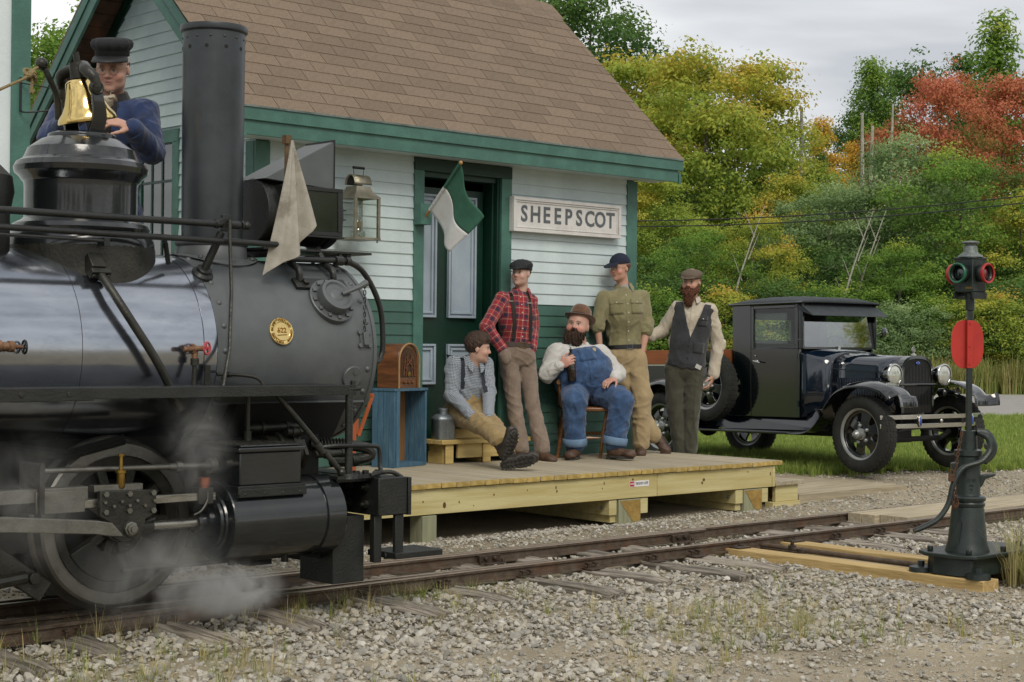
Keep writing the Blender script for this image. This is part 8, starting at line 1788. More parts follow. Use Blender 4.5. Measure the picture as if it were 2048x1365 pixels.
for sd in 'LR': add_leg(S, J, sd, 0.1, 0.078, 0.064, upto=1.0)
garment('trousers', S, M_dk, p, seed=57, amp=0.009, wl=0.1)
ribbon('handkerchief', hug(S, [hip+B[1]*(0.10+0.05*t)+B[2]*(0.04-0.02*t) for t in np.linspace(0, 1, 5)], B[0], 0.012), None, 0.04, M_wshirt, p, 0.008, B[0])
flatcap(p, J['head'], HB, 1.0, mat('brown_tweed', '#554a3f', 0.95, col2='#6a5d4f', nscale=120, bump=0.3, bscale=250), puff=0.95)
beard_sdf(J['head'], HB, 1.0, M_beardrd, p, 0.09, 0.062, 4); hair_sdf(J['head'], HB, 1.0, MATS['auburn_hair'], p, front=0.0, down=-0.06, thick=0.008, seed=12, top=False)
for sd in 'LR': boot(p, J['an'+sd]+np.array([0, 0, -0.07]), [-0.1, -0.95, 0], [0, 0, 1], M_boot, M_sole)
# ---- engineer behind the bell
p = person('person in denim jacket and engineer cap polishing the locomotive bell', (4.47, 8.2, 1.222)); J = arr(PJ6)
J['hipL'] = np.array([-0.10, 0.1, 0.93]); J['hipR'] = np.array([0.09, 0.11, 0.93]); J['knL'] = np.array([-0.11, 0.07, 0.5]); J['knR'] = np.array([0.1, 0.08, 0.5]); J['anL'] = np.array([-0.11, 0.1, 0.1]); J['anR'] = np.array([0.11, 0.1, 0.1])
tf = nrm([-0.02, -0.97, -0.1]); hf = nrm([-0.06, -0.95, -0.28])
body, HB = body_mesh(p, J, tf, hf, [0.0, -0.2, 1], '#bc9380', 1.02, fat=0.006, w=0.17, h=0.0055, hands=(dict(w=J['wrR'], fdir=J['hdR']-J['wrR']+np.array([-0.03, 0, 0.01]), pdir=[-0.5, 0.3, -0.6], side=1, curl=0.75, sc=1.03), dict(w=J['wrL'], fdir=[0.75, -0.1, 0.35], pdir=[0.3, 0.5, 0.2], side=-1, curl=0.6)), headkw=dict(brow='#33221a', lip='#a0605a'))
S = Sdf(); B, hip, mid = add_torso(S, J, tf, 0.19, 0.13, 0.18, 0.135, 0.175, 0.13, yoke=0.072)
for sd in 'LR': add_arm(S, J, sd, 0.08, 0.07, 0.056)
def jopen(P, d, B=B, mid=mid):
 q = (P-mid)@B.T; f, s, u = q[:, 0], q[:, 1], q[:, 2]; v = np.where((f > 0.03) & (u < 0.1), np.minimum(0.045+0.05*np.clip((u+0.25)/0.35, 0, 1)-np.abs(s), 1), -1); return np.maximum(d, v*0.8)
S.fn(jopen); SH = S; M_jean = mat('indigo_denim', '#1a2745', 0.9, col2='#253860', nscale=12, bump=0.3, bscale=200, dirt='#34486f', dscale=5, damt=0.5, sheen=0.2, folds=(6, 0.18)); garment('denim_jacket', S, M_jean, p, h=0.007, seed=61, amp=0.008, wl=0.08)
M_bsh = cloth('black_work_shirt', '#141516', '#1d1e20'); S = Sdf(); add_torso(S, J, tf, 0.175, 0.115, 0.165, 0.118, 0.16, 0.115, yoke=0.055); garment('shirt', S, M_bsh, p, h=0.009, seed=62, amp=0.004); SI = S
collar(p, J, B, M_bsh, 0.074, 0.045, 0.6, tip=0.06)
for t in (0.08, 0.18, 0.28): q = hug(SI, [mid-B[2]*t], B[0], 0.004)[0]; MB().lathe([(0.007, 0), (0.007, 0.003), (0, 0.003)], q, B[0], 10).build('button', M_buttons, p, local=True)
for sd in 'LR': cuff(p, J['el'+sd], J['wr'+sd]+nrm(J['wr'+sd]-J['el'+sd])*0.0, 0.058, M_jean, 0.06)
for sg in (-1, 1): patch('jacket_pocket', p, SH, B, mid-B[2]*0.12+B[1]*sg*0.125, 0.1, 0.11, M_jean)
S = Sdf(); S.u(p_ell(hip+B[2]*0.02, [0.13, 0.17, 0.15], B), 0.04)
for sd in 'LR': add_leg(S, J, sd, 0.1, 0.08, 0.07)
garment('trousers', S, M_jean, p, h=0.011, seed=63, amp=0.006)
for sd in 'LR': boot(p, J['an'+sd]+np.array([0, 0, 0.01]), [0, -0.9, 0], [0, 0, 1], M_boot2, M_sole)
M_ecap = stripe_mat('striped_engineer_cap', '#18191b', '#2a2c2f', HB[1], 0.009); CB = basis(HB[0]*0.99+HB[2]*0.1, HB[2]); c0 = J['head']+CB[2]*0.068
def ering(r, z, pl=0.0, k=1.0): return [Vector(c0+CB[0]*(r*1.1*math.cos(a)+0.004)+CB[1]*r*k*math.sin(a)+CB[2]*(z+pl*math.sin(a*12)*0.3)+CB[0]*pl*math.cos(a)*math.sin(a*12)+CB[1]*pl*math.sin(a)*math.sin(a*12)) for a in np.linspace(0, 2*math.pi, 73)[:-1]]
MB().loft([ering(0.09, 0.0), ering(0.093, 0.002), ering(0.094, 0.03), ering(0.097, 0.033, 0.001), ering(0.11, 0.05, 0.004), ering(0.114, 0.07, 0.005), ering(0.104, 0.09, 0.004), ering(0.08, 0.099, 0.002), ering(0.04, 0.102), ering(0.005, 0.103)]).build('engineer_cap', M_ecap, p, local=True, angle=60)
G = []
for r, z in ((0.93, 0.002), (1.2, -0.008), (1.5, -0.02), (1.7, -0.032)):
 G.append([Vector(c0+CB[0]*(0.1*r*math.cos(a)+0.01)+CB[1]*0.096*min(r, 1.02+0.1*(r-1))*math.sin(a)+CB[2]*(z+0.02*math.sin(a)**2*0)) for a in np.linspace(-1.3, 1.3, 21)])
MB().loft(G, closed=False, caps=False).build('cap_visor', mat('black_cap_visor', '#17181a', 0.6), p, local=True, angle=180, solid=0.004)
hair_sdf(J['head'], HB, 1.02, M_hairb, p, front=-0.005, down=-0.045, thick=0.01, seed=15, top=False); glasses(p, J['head'], HB, M_brassold, sc=1.03)
S = Sdf(); rg = J['rag']; rg = rg-np.array([0.0, 0, 0.012]); S.u(p_ell(rg, [0.042, 0.018, 0.024]), 0.01).u(p_ell(rg+np.array([0.025, 0, 0.016]), [0.018, 0.015, 0.015]), 0.01).u(p_ell(rg+np.array([-0.03, 0, -0.01]), [0.03, 0.02, 0.028]), 0.01).fn(wrinkles(71, 0.012, 0.03)); Vv, Q = S.mesh(0.005)
rag_o = np_obj('polishing_rag', Vv, Q, cloth('dirty_rag', '#8d8370', '#a39a88'), None); rag_o.matrix_world = wmat(p); tag(rag_o, 'crumpled cream polishing rag held against the brass bell', 'rag')
# ------------------------------------------------------------------ vegetation
def leafmat(name, cols, rough=0.75, trans=0.45):
 """leaf colours vary leaf by leaf and from clump to clump, with a little light passing through"""
 m = bpy.data.materials.new(name); m.use_nodes = True; N = m.node_tree.nodes; L = m.node_tree.links; b = N['Principled BSDF']; out = N['Material Output']
 at = N.new('ShaderNodeAttribute'); at.attribute_name = 'leafv'; rp = N.new('ShaderNodeValToRGB'); e = rp.color_ramp.elements
 e[0].position = cols[0][0]; e[0].color = (*lin(cols[0][1]), 1); e[1].position = cols[-1][0]; e[1].color = (*lin(cols[-1][1]), 1)
 for p_, c_ in cols[1:-1]:
  x = e.new(p_); x.color = (*lin(c_), 1)
 L.new(at.outputs['Fac'], rp.inputs[0]); L.new(rp.outputs[0], b.inputs['Base Color']); b.inputs['Roughness'].default_value = rough; b.inputs['Specular IOR Level'].default_value = 0.25
 tr_ = N.new('ShaderNodeBsdfTranslucent'); L.new(rp.outputs[0], tr_.inputs[0]); mx = N.new('ShaderNodeMixShader'); mx.inputs[0].default_value = trans; L.new(b.outputs[0], mx.inputs[1]); L.new(tr_.outputs[0], mx.inputs[2]); L.new(mx.outputs[0], out.inputs[0]); return m
L_green = leafmat('green_leaves', [(0, (0.07, 0.13, 0.025)), (0.45, (0.15, 0.27, 0.045)), (0.8, (0.25, 0.38, 0.06)), (1, (0.45, 0.48, 0.08))])
L_dark = leafmat('dark_green_leaves', [(0, (0.035, 0.075, 0.024)), (0.5, (0.085, 0.17, 0.045)), (1, (0.18, 0.29, 0.06))])
L_yel = leafmat('yellow_green_leaves', [(0, (0.13, 0.22, 0.035)), (0.35, (0.28, 0.37, 0.06)), (0.65, (0.46, 0.46, 0.07)), (0.88, (0.62, 0.44, 0.08)), (1, (0.62, 0.34, 0.10))])
L_gold = leafmat('golden_leaves', [(0, (0.26, 0.31, 0.05)), (0.35, (0.52, 0.43, 0.065)), (0.7, (0.66, 0.43, 0.065)), (1, (0.66, 0.33, 0.08))])
L_red = leafmat('red_leaves', [(0, (0.10, 0.17, 0.04)), (0.3, (0.26, 0.21, 0.06)), (0.5, (0.50, 0.17, 0.08)), (1, (0.66, 0.25, 0.16))])
L_pale = leafmat('pale_sage_leaves', [(0, (0.11, 0.18, 0.08)), (0.5, (0.23, 0.34, 0.14)), (1, (0.40, 0.50, 0.22))])
M_bark = mat('grey_bark', '#4a443b', 0.95, col2='#69625a', nscale=5, stretch=(6, 6, 0.8), bump=0.6, bscale=20)
M_birch = mat('pale_bark', '#8f8a80', 0.9, col2='#a9a499', nscale=6, bump=0.3, bscale=20, dirt='#4f4a44', dscale=9, damt=0.5)
def crown_mesh(name, lobes, n, leaf, seed, droop=0.2, open_=0.0, spiky=0.0):
 """leaf clusters on the outside of overlapping lobes plus an inner scatter; each leaf is a bent quad"""
 rr = np.random.default_rng(seed); C_ = np.array([l[:3] for l in lobes], float); Rr = np.array([l[3:6] for l in lobes], float)
 w = (Rr.prod(1))**0.667; w = w/w.sum(); nc = n//30; li = rr.choice(len(lobes), nc, p=w)
 d = rr.normal(size=(nc, 3)); d /= np.linalg.norm(d, axis=1)[:, None]; d[:, 2] = np.where((d[:, 2] < -0.1) & (rr.uniform(0, 1, nc) < 0.75), -d[:, 2], d[:, 2])
 rad = rr.uniform(0.55, 1.0, nc)**0.6; rad *= 1+0.14*np.sin(d[:, 0]*7+li)+0.1*np.sin(d[:, 2]*9+d[:, 1]*6)
 cc = C_[li]+d*Rr[li]*rad[:, None]
 if spiky: cc[:, 2] += spiky*rr.exponential(0.5, nc)*(d[:, 2] > 0.45)*(rr.uniform(0, 1, nc) < 0.35)
 keep = rr.uniform(0, 1, nc) > open_*(0.5+0.5*np.sin(cc[:, 0]*1.3+cc[:, 2]*1.7+seed)); cc = cc[keep]; d = d[keep]; nc = len(cc)
 k = 30; li = li[keep]; sp = leaf*rr.uniform(1.3, 2.5, nc); P = np.repeat(cc, k, 0)+np.clip(rr.normal(size=(nc*k, 3)), -1.9, 1.9)*np.repeat(sp, k)[:, None]*np.array([1, 1, 0.5]); out = np.repeat(d, k, 0)
 loc = (P-np.repeat(cc, k, 0))/np.repeat(sp, k)[:, None]; nrmv = out*0.35+loc*0.5+rr.normal(size=P.shape)*0.5+np.array([0, 0, 0.6]); nrmv /= np.linalg.norm(nrmv, axis=1)[:, None]
 t = rr.normal(size=P.shape); t[:, 2] -= droop; t -= nrmv*(t*nrmv).sum(1)[:, None]; t /= np.linalg.norm(t, axis=1)[:, None]; b = np.cross(nrmv, t)
 s = leaf*rr.uniform(0.65, 1.25, len(P)); a = t*s[:, None]; c = b*s[:, None]*0.62
 V4 = np.stack([P-a*0.5, P+c*0.5+nrmv*s[:, None]*0.05, P+a*0.6, P-c*0.5+nrmv*s[:, None]*0.05], 1).reshape(-1, 3); nq = len(P)
 me = bpy.data.meshes.new(name); me.vertices.add(nq*4); me.vertices.foreach_set('co', V4.astype(np.float32).ravel()); me.loops.add(nq*4); me.loops.foreach_set('vertex_index', np.arange(nq*4, dtype=np.int32)); me.polygons.add(nq); me.polygons.foreach_set('loop_start', np.arange(0, nq*4, 4, dtype=np.int32)); me.update(calc_edges=True)
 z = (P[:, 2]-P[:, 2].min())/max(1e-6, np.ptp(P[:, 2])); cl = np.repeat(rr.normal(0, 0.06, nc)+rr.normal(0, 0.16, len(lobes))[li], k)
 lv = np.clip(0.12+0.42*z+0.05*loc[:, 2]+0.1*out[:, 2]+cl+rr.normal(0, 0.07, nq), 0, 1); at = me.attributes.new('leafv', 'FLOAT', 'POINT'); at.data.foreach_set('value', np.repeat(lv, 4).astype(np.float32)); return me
def trunk_mesh(name, H, r, seed, limbs=7, spread=1.5, lean=0.3, clear=0.3):
 rr = random.Random(seed); mb = MB(); lx, ly = rr.uniform(-lean, lean), rr.uniform(-lean, lean)
 P = [Vector((lx*t*t+0.06*math.sin(5*t+seed), ly*t*t, H*t-0.3*(t == 0))) for t in np.linspace(0, 1, 9)]; mb.tube(P, [r*(1-0.88*t) for t in np.linspace(0, 1, 9)], 7)
 for k in range(limbs):
  t = clear+(0.92-clear)*k/limbs; i = t*8; p = P[int(i)].lerp(P[min(8, int(i)+1)], i-int(i)); a = k*2.4+seed; L = spread*(1.1-t)*rr.uniform(0.7, 1.2)
  e = p+Vector((math.cos(a)*L, math.sin(a)*L, L*rr.uniform(0.5, 0.9))); m_ = p.lerp(e, 0.5)+Vector((0, 0, -0.1*L)); rb = r*(1-0.85*t)*0.55
  mb.tube([p, m_, e], [rb, rb*0.6, rb*0.2], 5)
  for q in range(2): mb.tube([m_, m_+Vector((rr.uniform(-.5, .5), rr.uniform(-.5, .5), rr.uniform(.2, .6)))*L*0.5], [rb*0.4, rb*0.1], 4)
 return mb.mesh(name)
def lobes_round(H, Wd, seed, n=34, base=0.27):
 rr = random.Random(seed); out = []
 for k in range(n):                      # boughs spread over an egg-shaped crown, smaller towards the top
  a = k*2.4+seed; t = (k+0.5)/n; z = base+(0.95-base)*t; prof = math.sin(math.pi*min(1, 0.16+0.80*t**0.9))**0.8; q = rr.uniform(0.45, 1.0)
  s = Wd*rr.uniform(0.10, 0.19)*(1.15-0.5*t); out.append((Wd*0.5*prof*q*math.cos(a), Wd*0.5*prof*q*math.sin(a), H*(z+rr.uniform(-0.03, 0.03)), s*1.15, s*1.15, s*rr.uniform(0.6, 0.85)))
 return out
def lobes_tall(H, Wd, seed, n=26):
 rr = random.Random(seed); out = []
 for k in range(n):
  t = (k+0.5)/n; a = k*2.4+seed; w = Wd*0.42*(1-t)**0.75*rr.uniform(0.5, 1); s = Wd*(0.2-0.12*t)*rr.uniform(0.75, 1.2); out.append((w*math.cos(a), w*math.sin(a), H*(0.18+0.79*t), s, s, s*0.95))
 return out
KIND = {}
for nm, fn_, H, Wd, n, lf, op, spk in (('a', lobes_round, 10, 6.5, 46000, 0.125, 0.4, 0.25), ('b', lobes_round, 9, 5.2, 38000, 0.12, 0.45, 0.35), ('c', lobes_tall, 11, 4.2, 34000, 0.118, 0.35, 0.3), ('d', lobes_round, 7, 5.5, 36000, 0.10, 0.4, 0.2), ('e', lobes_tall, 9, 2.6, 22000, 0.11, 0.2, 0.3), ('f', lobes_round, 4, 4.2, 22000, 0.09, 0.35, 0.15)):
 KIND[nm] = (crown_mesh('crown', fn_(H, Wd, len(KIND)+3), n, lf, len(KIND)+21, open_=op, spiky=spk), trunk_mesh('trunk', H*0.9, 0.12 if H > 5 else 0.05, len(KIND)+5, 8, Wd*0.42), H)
def tree(label, kind, d, l, H, m_leaf, group, wide=1.0, bark=None, name='tree', cat='tree', zoff=0.0, rz=None):
 x = d*FW2.x+l*RT2.x; y = d*FW2.y+l*RT2.y; cm, tm, H0 = KIND[kind]; s = H/H0
 t = thing(name, label, cat, (x, y, float(hgt(x, y))-0.1+zoff), random.uniform(0, 6.28) if rz is None else rz, group); t.scale = (s*wide, s*wide, s)
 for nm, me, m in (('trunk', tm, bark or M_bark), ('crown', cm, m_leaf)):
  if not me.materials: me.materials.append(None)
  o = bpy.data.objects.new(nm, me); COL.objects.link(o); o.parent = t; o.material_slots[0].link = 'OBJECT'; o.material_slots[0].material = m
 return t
random.seed(19)
HORIZ = 1.445
def at_px(px, d): return (px-1024)/3262.7*d
TREES = [  # label, kind, depth, column in the photo, top height above eye (px), leaves, width
 ('tall dark green tree showing above the roof ridge', 'a', 62, 1165, 735, L_dark, 1.0),
 ('yellow green maple beside the roof slope with spiky top', 'b', 56, 1275, 600, L_yel, 1.15),
 ('large yellow green maple behind the station corner, tallest of the near maples', 'a', 52, 1405, 615, L_yel, 1.0),
 ('green maple with orange tipped top right of the large maple', 'b', 54, 1505, 590, L_yel, 1.0),
 ('golden leaved tree beside the sky gap', 'c', 58, 1640, 470, L_gold, 1.0),
 ('slim golden tree below the sky gap', 'c', 60, 1700, 420, L_gold, 0.9),
 ('tall pale green poplar at the right of the sky gap', 'c', 66, 1740, 590, L_green, 1.0),
 ('dark green tree behind the dead trunks', 'a', 68, 1790, 590, L_dark, 0.9),
 ('large bright red maple behind the switch lamp', 'a', 60, 1880, 575, L_red, 0.75),
 ('smaller red maple at the photo edge', 'b', 63, 2010, 560, L_red, 0.9),
 ('tall green poplar rising above the red maple', 'e', 70, 1990, 690, L_green, 1.1),
 ('dark tree rising behind the large red maple', 'c', 74, 1930, 600, L_dark, 1.3),
 ('pale sage willow in front of the dead trunks', 'd', 47, 1790, 425, L_pale, 0.95),
 ('pale sage birch above the truck cab', 'd', 46, 1650, 330, L_pale, 0.95),
 ('green tree hanging behind the truck cab roof', 'd', 43, 1500, 270, L_yel, 0.9),
 ('bright green bushy tree behind the bearded person', 'd', 42, 1400, 250, L_green, 0.95),
 ('green tree with orange branch behind the cap of the bearded person', 'b', 48, 1570, 360, L_yel, 0.9),
 ('green tree just right of the station corner', 'b', 47, 1310, 360, L_yel, 1.0),
 ('dark green tree low behind the station corner', 'a', 50, 1330, 330, L_dark, 0.8),
 ('green tree low behind the switch lamp', 'd', 45, 1905, 400, L_green, 1.0),
 ('olive green tree at the photo edge behind the switch stand', 'b', 44, 2040, 330, L_yel, 1.0),
 ('dark spruce shaped tree in front of the golden trees', 'e', 55, 1640, 400, L_dark, 0.6),
 ('green tree filling the forest edge behind the truck windscreen', 'a', 49, 1720, 330, L_dark, 0.9),
 ('bright green tree behind the truck bonnet', 'd', 42, 1790, 215, L_green, 1.0),
 ('green tree seen between the white shed and the station roof', 'a', 30, 105, 660, L_green, 1.0),
 ('second green tree seen behind the station rake', 'b', 33, 30, 600, L_green, 1.1),
]
for (lb, kd, d, px, hp, lm, wd) in TREES:
 l = at_px(px, d); H = HORIZ+hp/3262.7*d-float(hgt(d*FW2.x+l*RT2.x, d*FW2.y+l*RT2.y)); tree(lb, kd, d, l, H, lm, 'trees of the roadside wood', wd)
BUSH = [('low green bush at the wood edge behind the station corner', 1290, 40, 120, L_green), ('dark low bush behind the olive shirt person', 1345, 41, 150, L_dark), ('low yellow bush left of the truck cab', 1450, 40, 120, L_yel), ('low dark bush behind the truck cab', 1540, 41, 140, L_dark), ('low green bush behind the truck windscreen', 1660, 41, 130, L_green),
  ('low sage bush behind the truck radiator', 1800, 40, 95, L_pale), ('low green bush left of the red target', 1870, 41, 110, L_green), ('low olive bush right of the red target', 1985, 40, 120, L_yel), ('low dark bush at the photo edge below the lamp', 2050, 41, 150, L_dark), ('dark bush deep in the wood behind the lamp', 1935, 44, 200, L_dark), ('dark bush deep in the wood above the truck', 1600, 45, 210, L_dark), ('dark bush deep in the wood near the sign end', 1390, 45, 210, L_dark), ('dark bush deep in the wood behind the radiator cap', 1760, 45, 200, L_dark)]
for lb, px, d, hp, lm in BUSH:
 l = at_px(px, d); H = HORIZ+hp/3262.7*d-float(hgt(d*FW2.x+l*RT2.x, d*FW2.y+l*RT2.y)); tree(lb, 'f', d, l, H, lm, 'bushes along the wood edge', 1.25, name='bush', cat='bush')
# bare dead trunks
for k, (px, top, bot, d, w, lb) in enumerate(((1725, 470, 330, 52, 0.09, 'leaning pale dead trunk, leftmost of the bare trunks by the red maple'), (1738, 445, 320, 53, 0.1, 'broken pale dead trunk in the middle of the bare trunks'), (1778, 490, 390, 54, 0.07, 'thin bare dead trunk nearest the red maple'), (1602, 480, 330, 53, 0.1, 'bare grey snag in front of the golden trees'))):
 l = at_px(px, d); x = d*FW2.x+l*RT2.x; y = d*FW2.y+l*RT2.y; z0 = float(hgt(x, y)); H = HORIZ+top/3262.7*d-z0
 t = thing('dead_tree', lb, 'dead tree', (x, y, z0), 0, 'bare dead trunks in the wood')
 P = [Vector((0.25*math.sin(k)*q*q, 0.1*q, H*q)) for q in np.linspace(0, 1, 7)]; MB().tube(P, [w*1.6*(1-0.7*q) for q in np.linspace(0, 1, 7)], 7).build('trunk', M_birch, t, local=True)
 for q in range(4):
  p_ = P[3].lerp(P[6], q/4); MB().tube([p_, p_+Vector((0.5*math.cos(q*2+k), 0.3*math.sin(q*2), 0.15))], [0.02, 0.006], 4).build('branch', M_birch, t, local=True)
for k, (px, d, lb) in enumerate(((1675, 41.5, 'slender pale birch stem leaning behind the truck cab'), (1700, 42.0, 'second slender pale birch stem behind the truck cab'), (1455, 41, 'bare pale sapling between the vest person and the truck'))):
 l = at_px(px, d); x = d*FW2.x+l*RT2.x; y = d*FW2.y+l*RT2.y; t = thing('birch_sapling', lb, 'sapling', (x, y, float(hgt(x, y))), ANG_P, 'pale birch stems at the wood edge')
 MB().tube(smoothpath([(-0.3, 0, 0), (0, 0, 1.6), (0.35, 0, 3.0), (0.9, 0, 4.6)], 4), [0.05*(1-i/14) for i in range(13)], 6).build('trunk', M_birch, t, local=True)
 for q in range(5): MB().tube([(0.05+q*0.15, 0, 1.6+q*0.55), (0.35*math.cos(q*2.1)+q*0.15, 0.2, 2.3+q*0.55)], [0.014, 0.004], 4).build('branch', M_birch, t, local=True)
# power lines on two posts beyond the frame
M_wire = mat('black_cable', '#0d0e0e', 0.7)
w0, w1 = at_px(900, 36), at_px(2300, 36)
for k, (za, zb, lb) in enumerate(((360, 430, 'upper black overhead cable crossing in front of the wood'), (340, 425, 'lower black overhead cable crossing in front of the wood'))):
 P = []
 for q in np.linspace(0, 1, 25):
  d = 37-1.5*q; l = at_px(900+1400*q, d); hp = (za-115)+(zb-za+25)*q-30*math.sin(math.pi*q)+10*k*(0.5-q)*2; P.append((d*FW2.x+l*RT2.x, d*FW2.y+l*RT2.y, HORIZ+hp/3262.7*d))
 o = MB().tube(P, 0.014, 5).build('overhead_cable', M_wire); tag(o, lb, 'cable', 'overhead cables')
# trees across the yard behind the photographer (seen only as reflections and shade)
for k in range(9):
 tree('leafy tree across the yard reflected in the polished boiler', 'abcd'[k % 4], -42-4*(k % 3), -40+k*9.5, 8.5+1.5*(k % 3), (L_green, L_dark, L_yel)[k % 3], 'trees across the yard', 1.1)

for k, (d, l) in enumerate(((13, 33), (17, 41), (9, 44), (22, 36), (5, 31))): tree('leafy tree beyond the yard reflected in the truck windscreen', 'bcad'[k % 4], d, l, 8+k % 3, (L_green, L_yel, L_dark)[k % 3], 'trees beyond the yard', 1.0)
# ------------------------------------------------------------------ grass
G_lawn = leafmat('lawn_grass_blade', [(0, (0.13, 0.20, 0.035)), (0.5, (0.24, 0.34, 0.065)), (1, (0.42, 0.46, 0.13))], 0.7, 0.3)
G_dry = leafmat('dry_weed_blade', [(0, (0.30, 0.27, 0.10)), (0.5, (0.42, 0.37, 0.16)), (1, (0.55, 0.46, 0.23))], 0.8, 0.3)
G_weed = leafmat('green_weed_blade', [(0, (0.14, 0.20, 0.05)), (0.6, (0.26, 0.30, 0.08)), (1, (0.45, 0.42, 0.15))], 0.7, 0.3)
def tuft(n, h, spread, seed, m, curve=0.4, w=0.006):
 rr = random.Random(seed); mb = MB(); vals = []
 for i in range(n):
  a = rr.uniform(0, 6.28); r0 = rr.uniform(0, spread*0.3); L = h*rr.uniform(0.5, 1.1); c, s = math.cos(a), math.sin(a); lean = rr.uniform(0.1, 1)*curve
  b0 = Vector((r0*c, r0*s, -0.01)); pts = [b0+Vector((c*lean*L*t*t, s*lean*L*t*t, L*t*(1-0.25*lean*t))) for t in (0, 0.4, 0.75, 1)]; sd = Vector((-s, c, 0))
  ws = [w, w*0.85, w*0.5, 0.0004]; base = len(mb.v); V8 = []
  for p_, ww in zip(pts, ws): V8 += [p_-sd*ww*0.5, p_+sd*ww*0.5]
  mb.add(V8, [(0, 1, 3, 2), (2, 3, 5, 4), (4, 5, 7, 6)]); vals += [rr.random()]*8
 me = mb.mesh('blades'); me.materials.append(m); at = me.attributes.new('leafv', 'FLOAT', 'POINT'); at.data.foreach_set('value', vals); return bpy.data.objects.new('blades', me)
lawn_p = [tuft(26, 0.13, 0.14, k, G_lawn, 0.5, 0.008) for k in range(5)]; tall_p = [tuft(24, 0.75, 0.35, 30+k, G_dry if k % 2 else G_weed, 0.4, 0.022) for k in range(5)]
weed_p = [tuft(12, 0.16, 0.1, 50+k, (G_weed, G_dry, G_dry, G_weed)[k % 4], 0.75, 0.003) for k in range(6)]; big_p = [tuft(60, 0.42, 0.25, 70+k, G_weed if k else G_dry, 0.65, 0.006) for k in range(3)]
def spread(name, P, protos, smin, smax, label, cat='grass'):
 n = len(P); rot = np.zeros((n, 3)); rot[:, 2] = RNG.uniform(0, 6.28, n); s = RNG.uniform(smin, smax, n); scatter(name, P, rot, np.stack([s, s, s*RNG.uniform(0.8, 1.2, n)], 1), RNG.integers(0, len(protos), n), protos, label, cat)
n = 42000; d = np.sqrt(RNG.uniform(16.5**2, 28.4**2, n)); l = RNG.uniform(-0.02, 0.36, n)*d; k = d > _lawn_near(l)+RNG.normal(0, 0.15, n); spread('lawn_grass', dl(d[k], l[k]), lawn_p, 0.6, 1.15, 'short green lawn grass beyond the gravel')
n = 9000; d = RNG.uniform(38.2, 46, n); l = RNG.uniform(0.06, 0.36, n)*d; spread('tall_grass', dl(d, l), tall_p, 0.6, 1.25, 'tall pale grass growing along the far side of the road')
n = 3200; d = np.sqrt(RNG.uniform(5.7**2, 10.5**2, n)); l = RNG.uniform(-0.34, 0.34, n)*d; P = dl(d, l); pat = np.sin(P[:, 0]*2.2+P[:, 1]*1.1)+np.sin(P[:, 1]*2.9-P[:, 0]*1.3+1); k = (P[:, 1] < 7.12) & (pat+RNG.normal(0, 0.7, n) > 0.75) & ~((np.abs(P[:, 0]-8.95) < 0.8) & (P[:, 1] > 5.2)); spread('gravel_weeds', P[k], weed_p, 0.35, 1.1, 'sparse green and dry weeds growing through the gravel')
P = np.array([[9.25+0.33*math.cos(a)*q, 5.12+0.22*math.sin(a)*q, 0.0] for a, q in zip(np.linspace(0, 60, 26), np.linspace(0.2, 1, 26))]); spread('stand_weeds', P, big_p, 0.6, 1.0, 'tall green weeds around the base of the switch stand')
P = np.array([[x, 7.0+0.06*math.sin(x*9), 0.02] for x in np.linspace(3.0, 6.2, 26)+RNG.normal(0, 0.06, 26)]); spread('trackside_weeds', P, weed_p, 0.5, 1.25, 'thin weeds along the near rail')
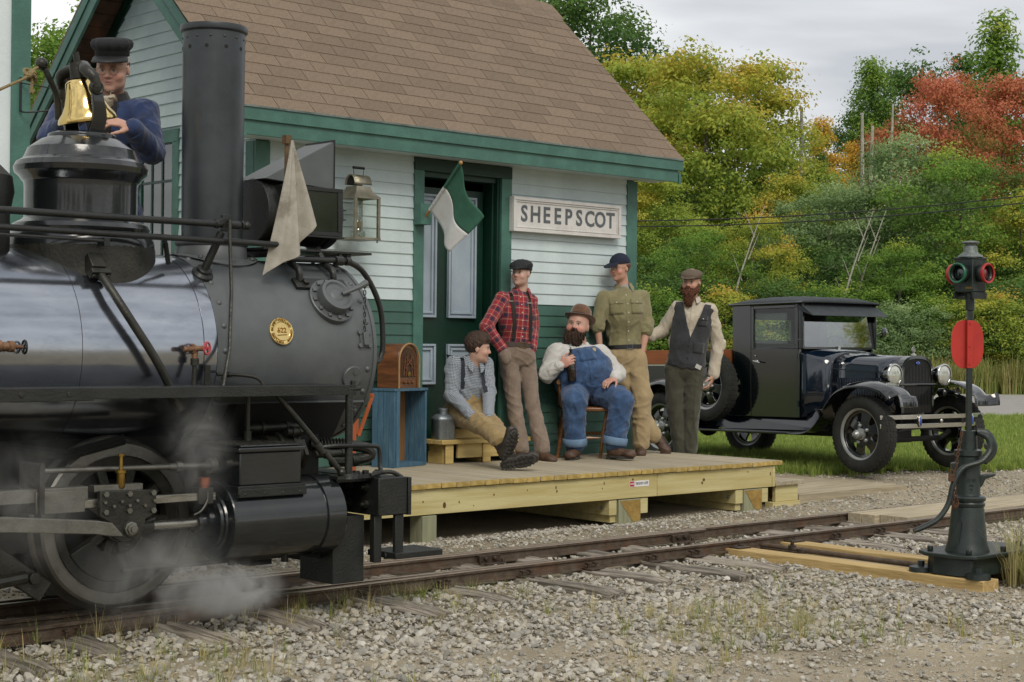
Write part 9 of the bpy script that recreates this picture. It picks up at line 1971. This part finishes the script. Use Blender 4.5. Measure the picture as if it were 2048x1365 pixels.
# ------------------------------------------------------------------ steam around the driving wheel
def steam_mat(name, dens, sc, seed, rad):
 m = bpy.data.materials.new(name); m.use_nodes = True; N = m.node_tree.nodes; L = m.node_tree.links; N.clear()
 o = N.new('ShaderNodeOutputMaterial'); v = N.new('ShaderNodeVolumePrincipled'); v.inputs['Color'].default_value = (0.92, 0.93, 0.92, 1); v.inputs['Anisotropy'].default_value = 0.2
 tc = N.new('ShaderNodeTexCoord'); ln = N.new('ShaderNodeVectorMath'); ln.operation = 'LENGTH'; L.new(tc.outputs['Object'], ln.inputs[0])
 mr = N.new('ShaderNodeMapRange'); mr.inputs['From Min'].default_value = 1.0; mr.inputs['From Max'].default_value = 0.0; mr.interpolation_type = 'SMOOTHERSTEP'; L.new(ln.outputs['Value'], mr.inputs['Value'])
 mp = N.new('ShaderNodeMapping'); mp.inputs['Location'].default_value = (seed, seed*0.7, 0); mp.inputs['Scale'].default_value = rad; L.new(tc.outputs['Object'], mp.inputs[0])
 no = N.new('ShaderNodeTexNoise'); no.inputs['Scale'].default_value = sc; no.inputs['Detail'].default_value = 5; no.inputs['Roughness'].default_value = 0.55; no.inputs['Distortion'].default_value = 1.2; L.new(mp.outputs[0], no.inputs['Vector'])
 m2 = N.new('ShaderNodeMapRange'); m2.inputs['From Min'].default_value = 0.36; m2.inputs['From Max'].default_value = 0.72; L.new(no.outputs['Fac'], m2.inputs['Value'])
 mu = N.new('ShaderNodeMath'); mu.operation = 'MULTIPLY'; L.new(mr.outputs[0], mu.inputs[0]); L.new(m2.outputs[0], mu.inputs[1]); md = N.new('ShaderNodeMath'); md.operation = 'MULTIPLY'; md.inputs[1].default_value = dens; L.new(mu.outputs[0], md.inputs[0]); L.new(md.outputs[0], v.inputs['Density']); L.new(v.outputs[0], o.inputs['Volume']); return m
for k, (c, r, dn, lb) in enumerate((((4.38, 6.74, 0.23), (0.36, 0.18, 0.17), 34, 'dense white steam billowing below the cylinder'), ((4.02, 6.76, 0.34), (0.62, 0.16, 0.34), 7, 'thin steam drifting across the lower driving wheel'), ((4.17, 6.72, 0.92), (0.26, 0.12, 0.4), 6, 'wispy steam rising towards the running board'), ((3.32, 6.70, 0.72), (0.4, 0.12, 0.42), 4.5, 'faint steam around the rocker bracket'))):
 me = MB().sphere((0, 0, 0), 1.0, 20, 12).mesh('steam'); me.materials.append(steam_mat('steam_vapour', dn, 5.5, 3.1*k, r)); o = bpy.data.objects.new('steam', me); COL.objects.link(o); o.location = c; o.scale = r; tag(o, lb, 'steam', 'steam around the driving wheel', 'stuff')
spread_stones()
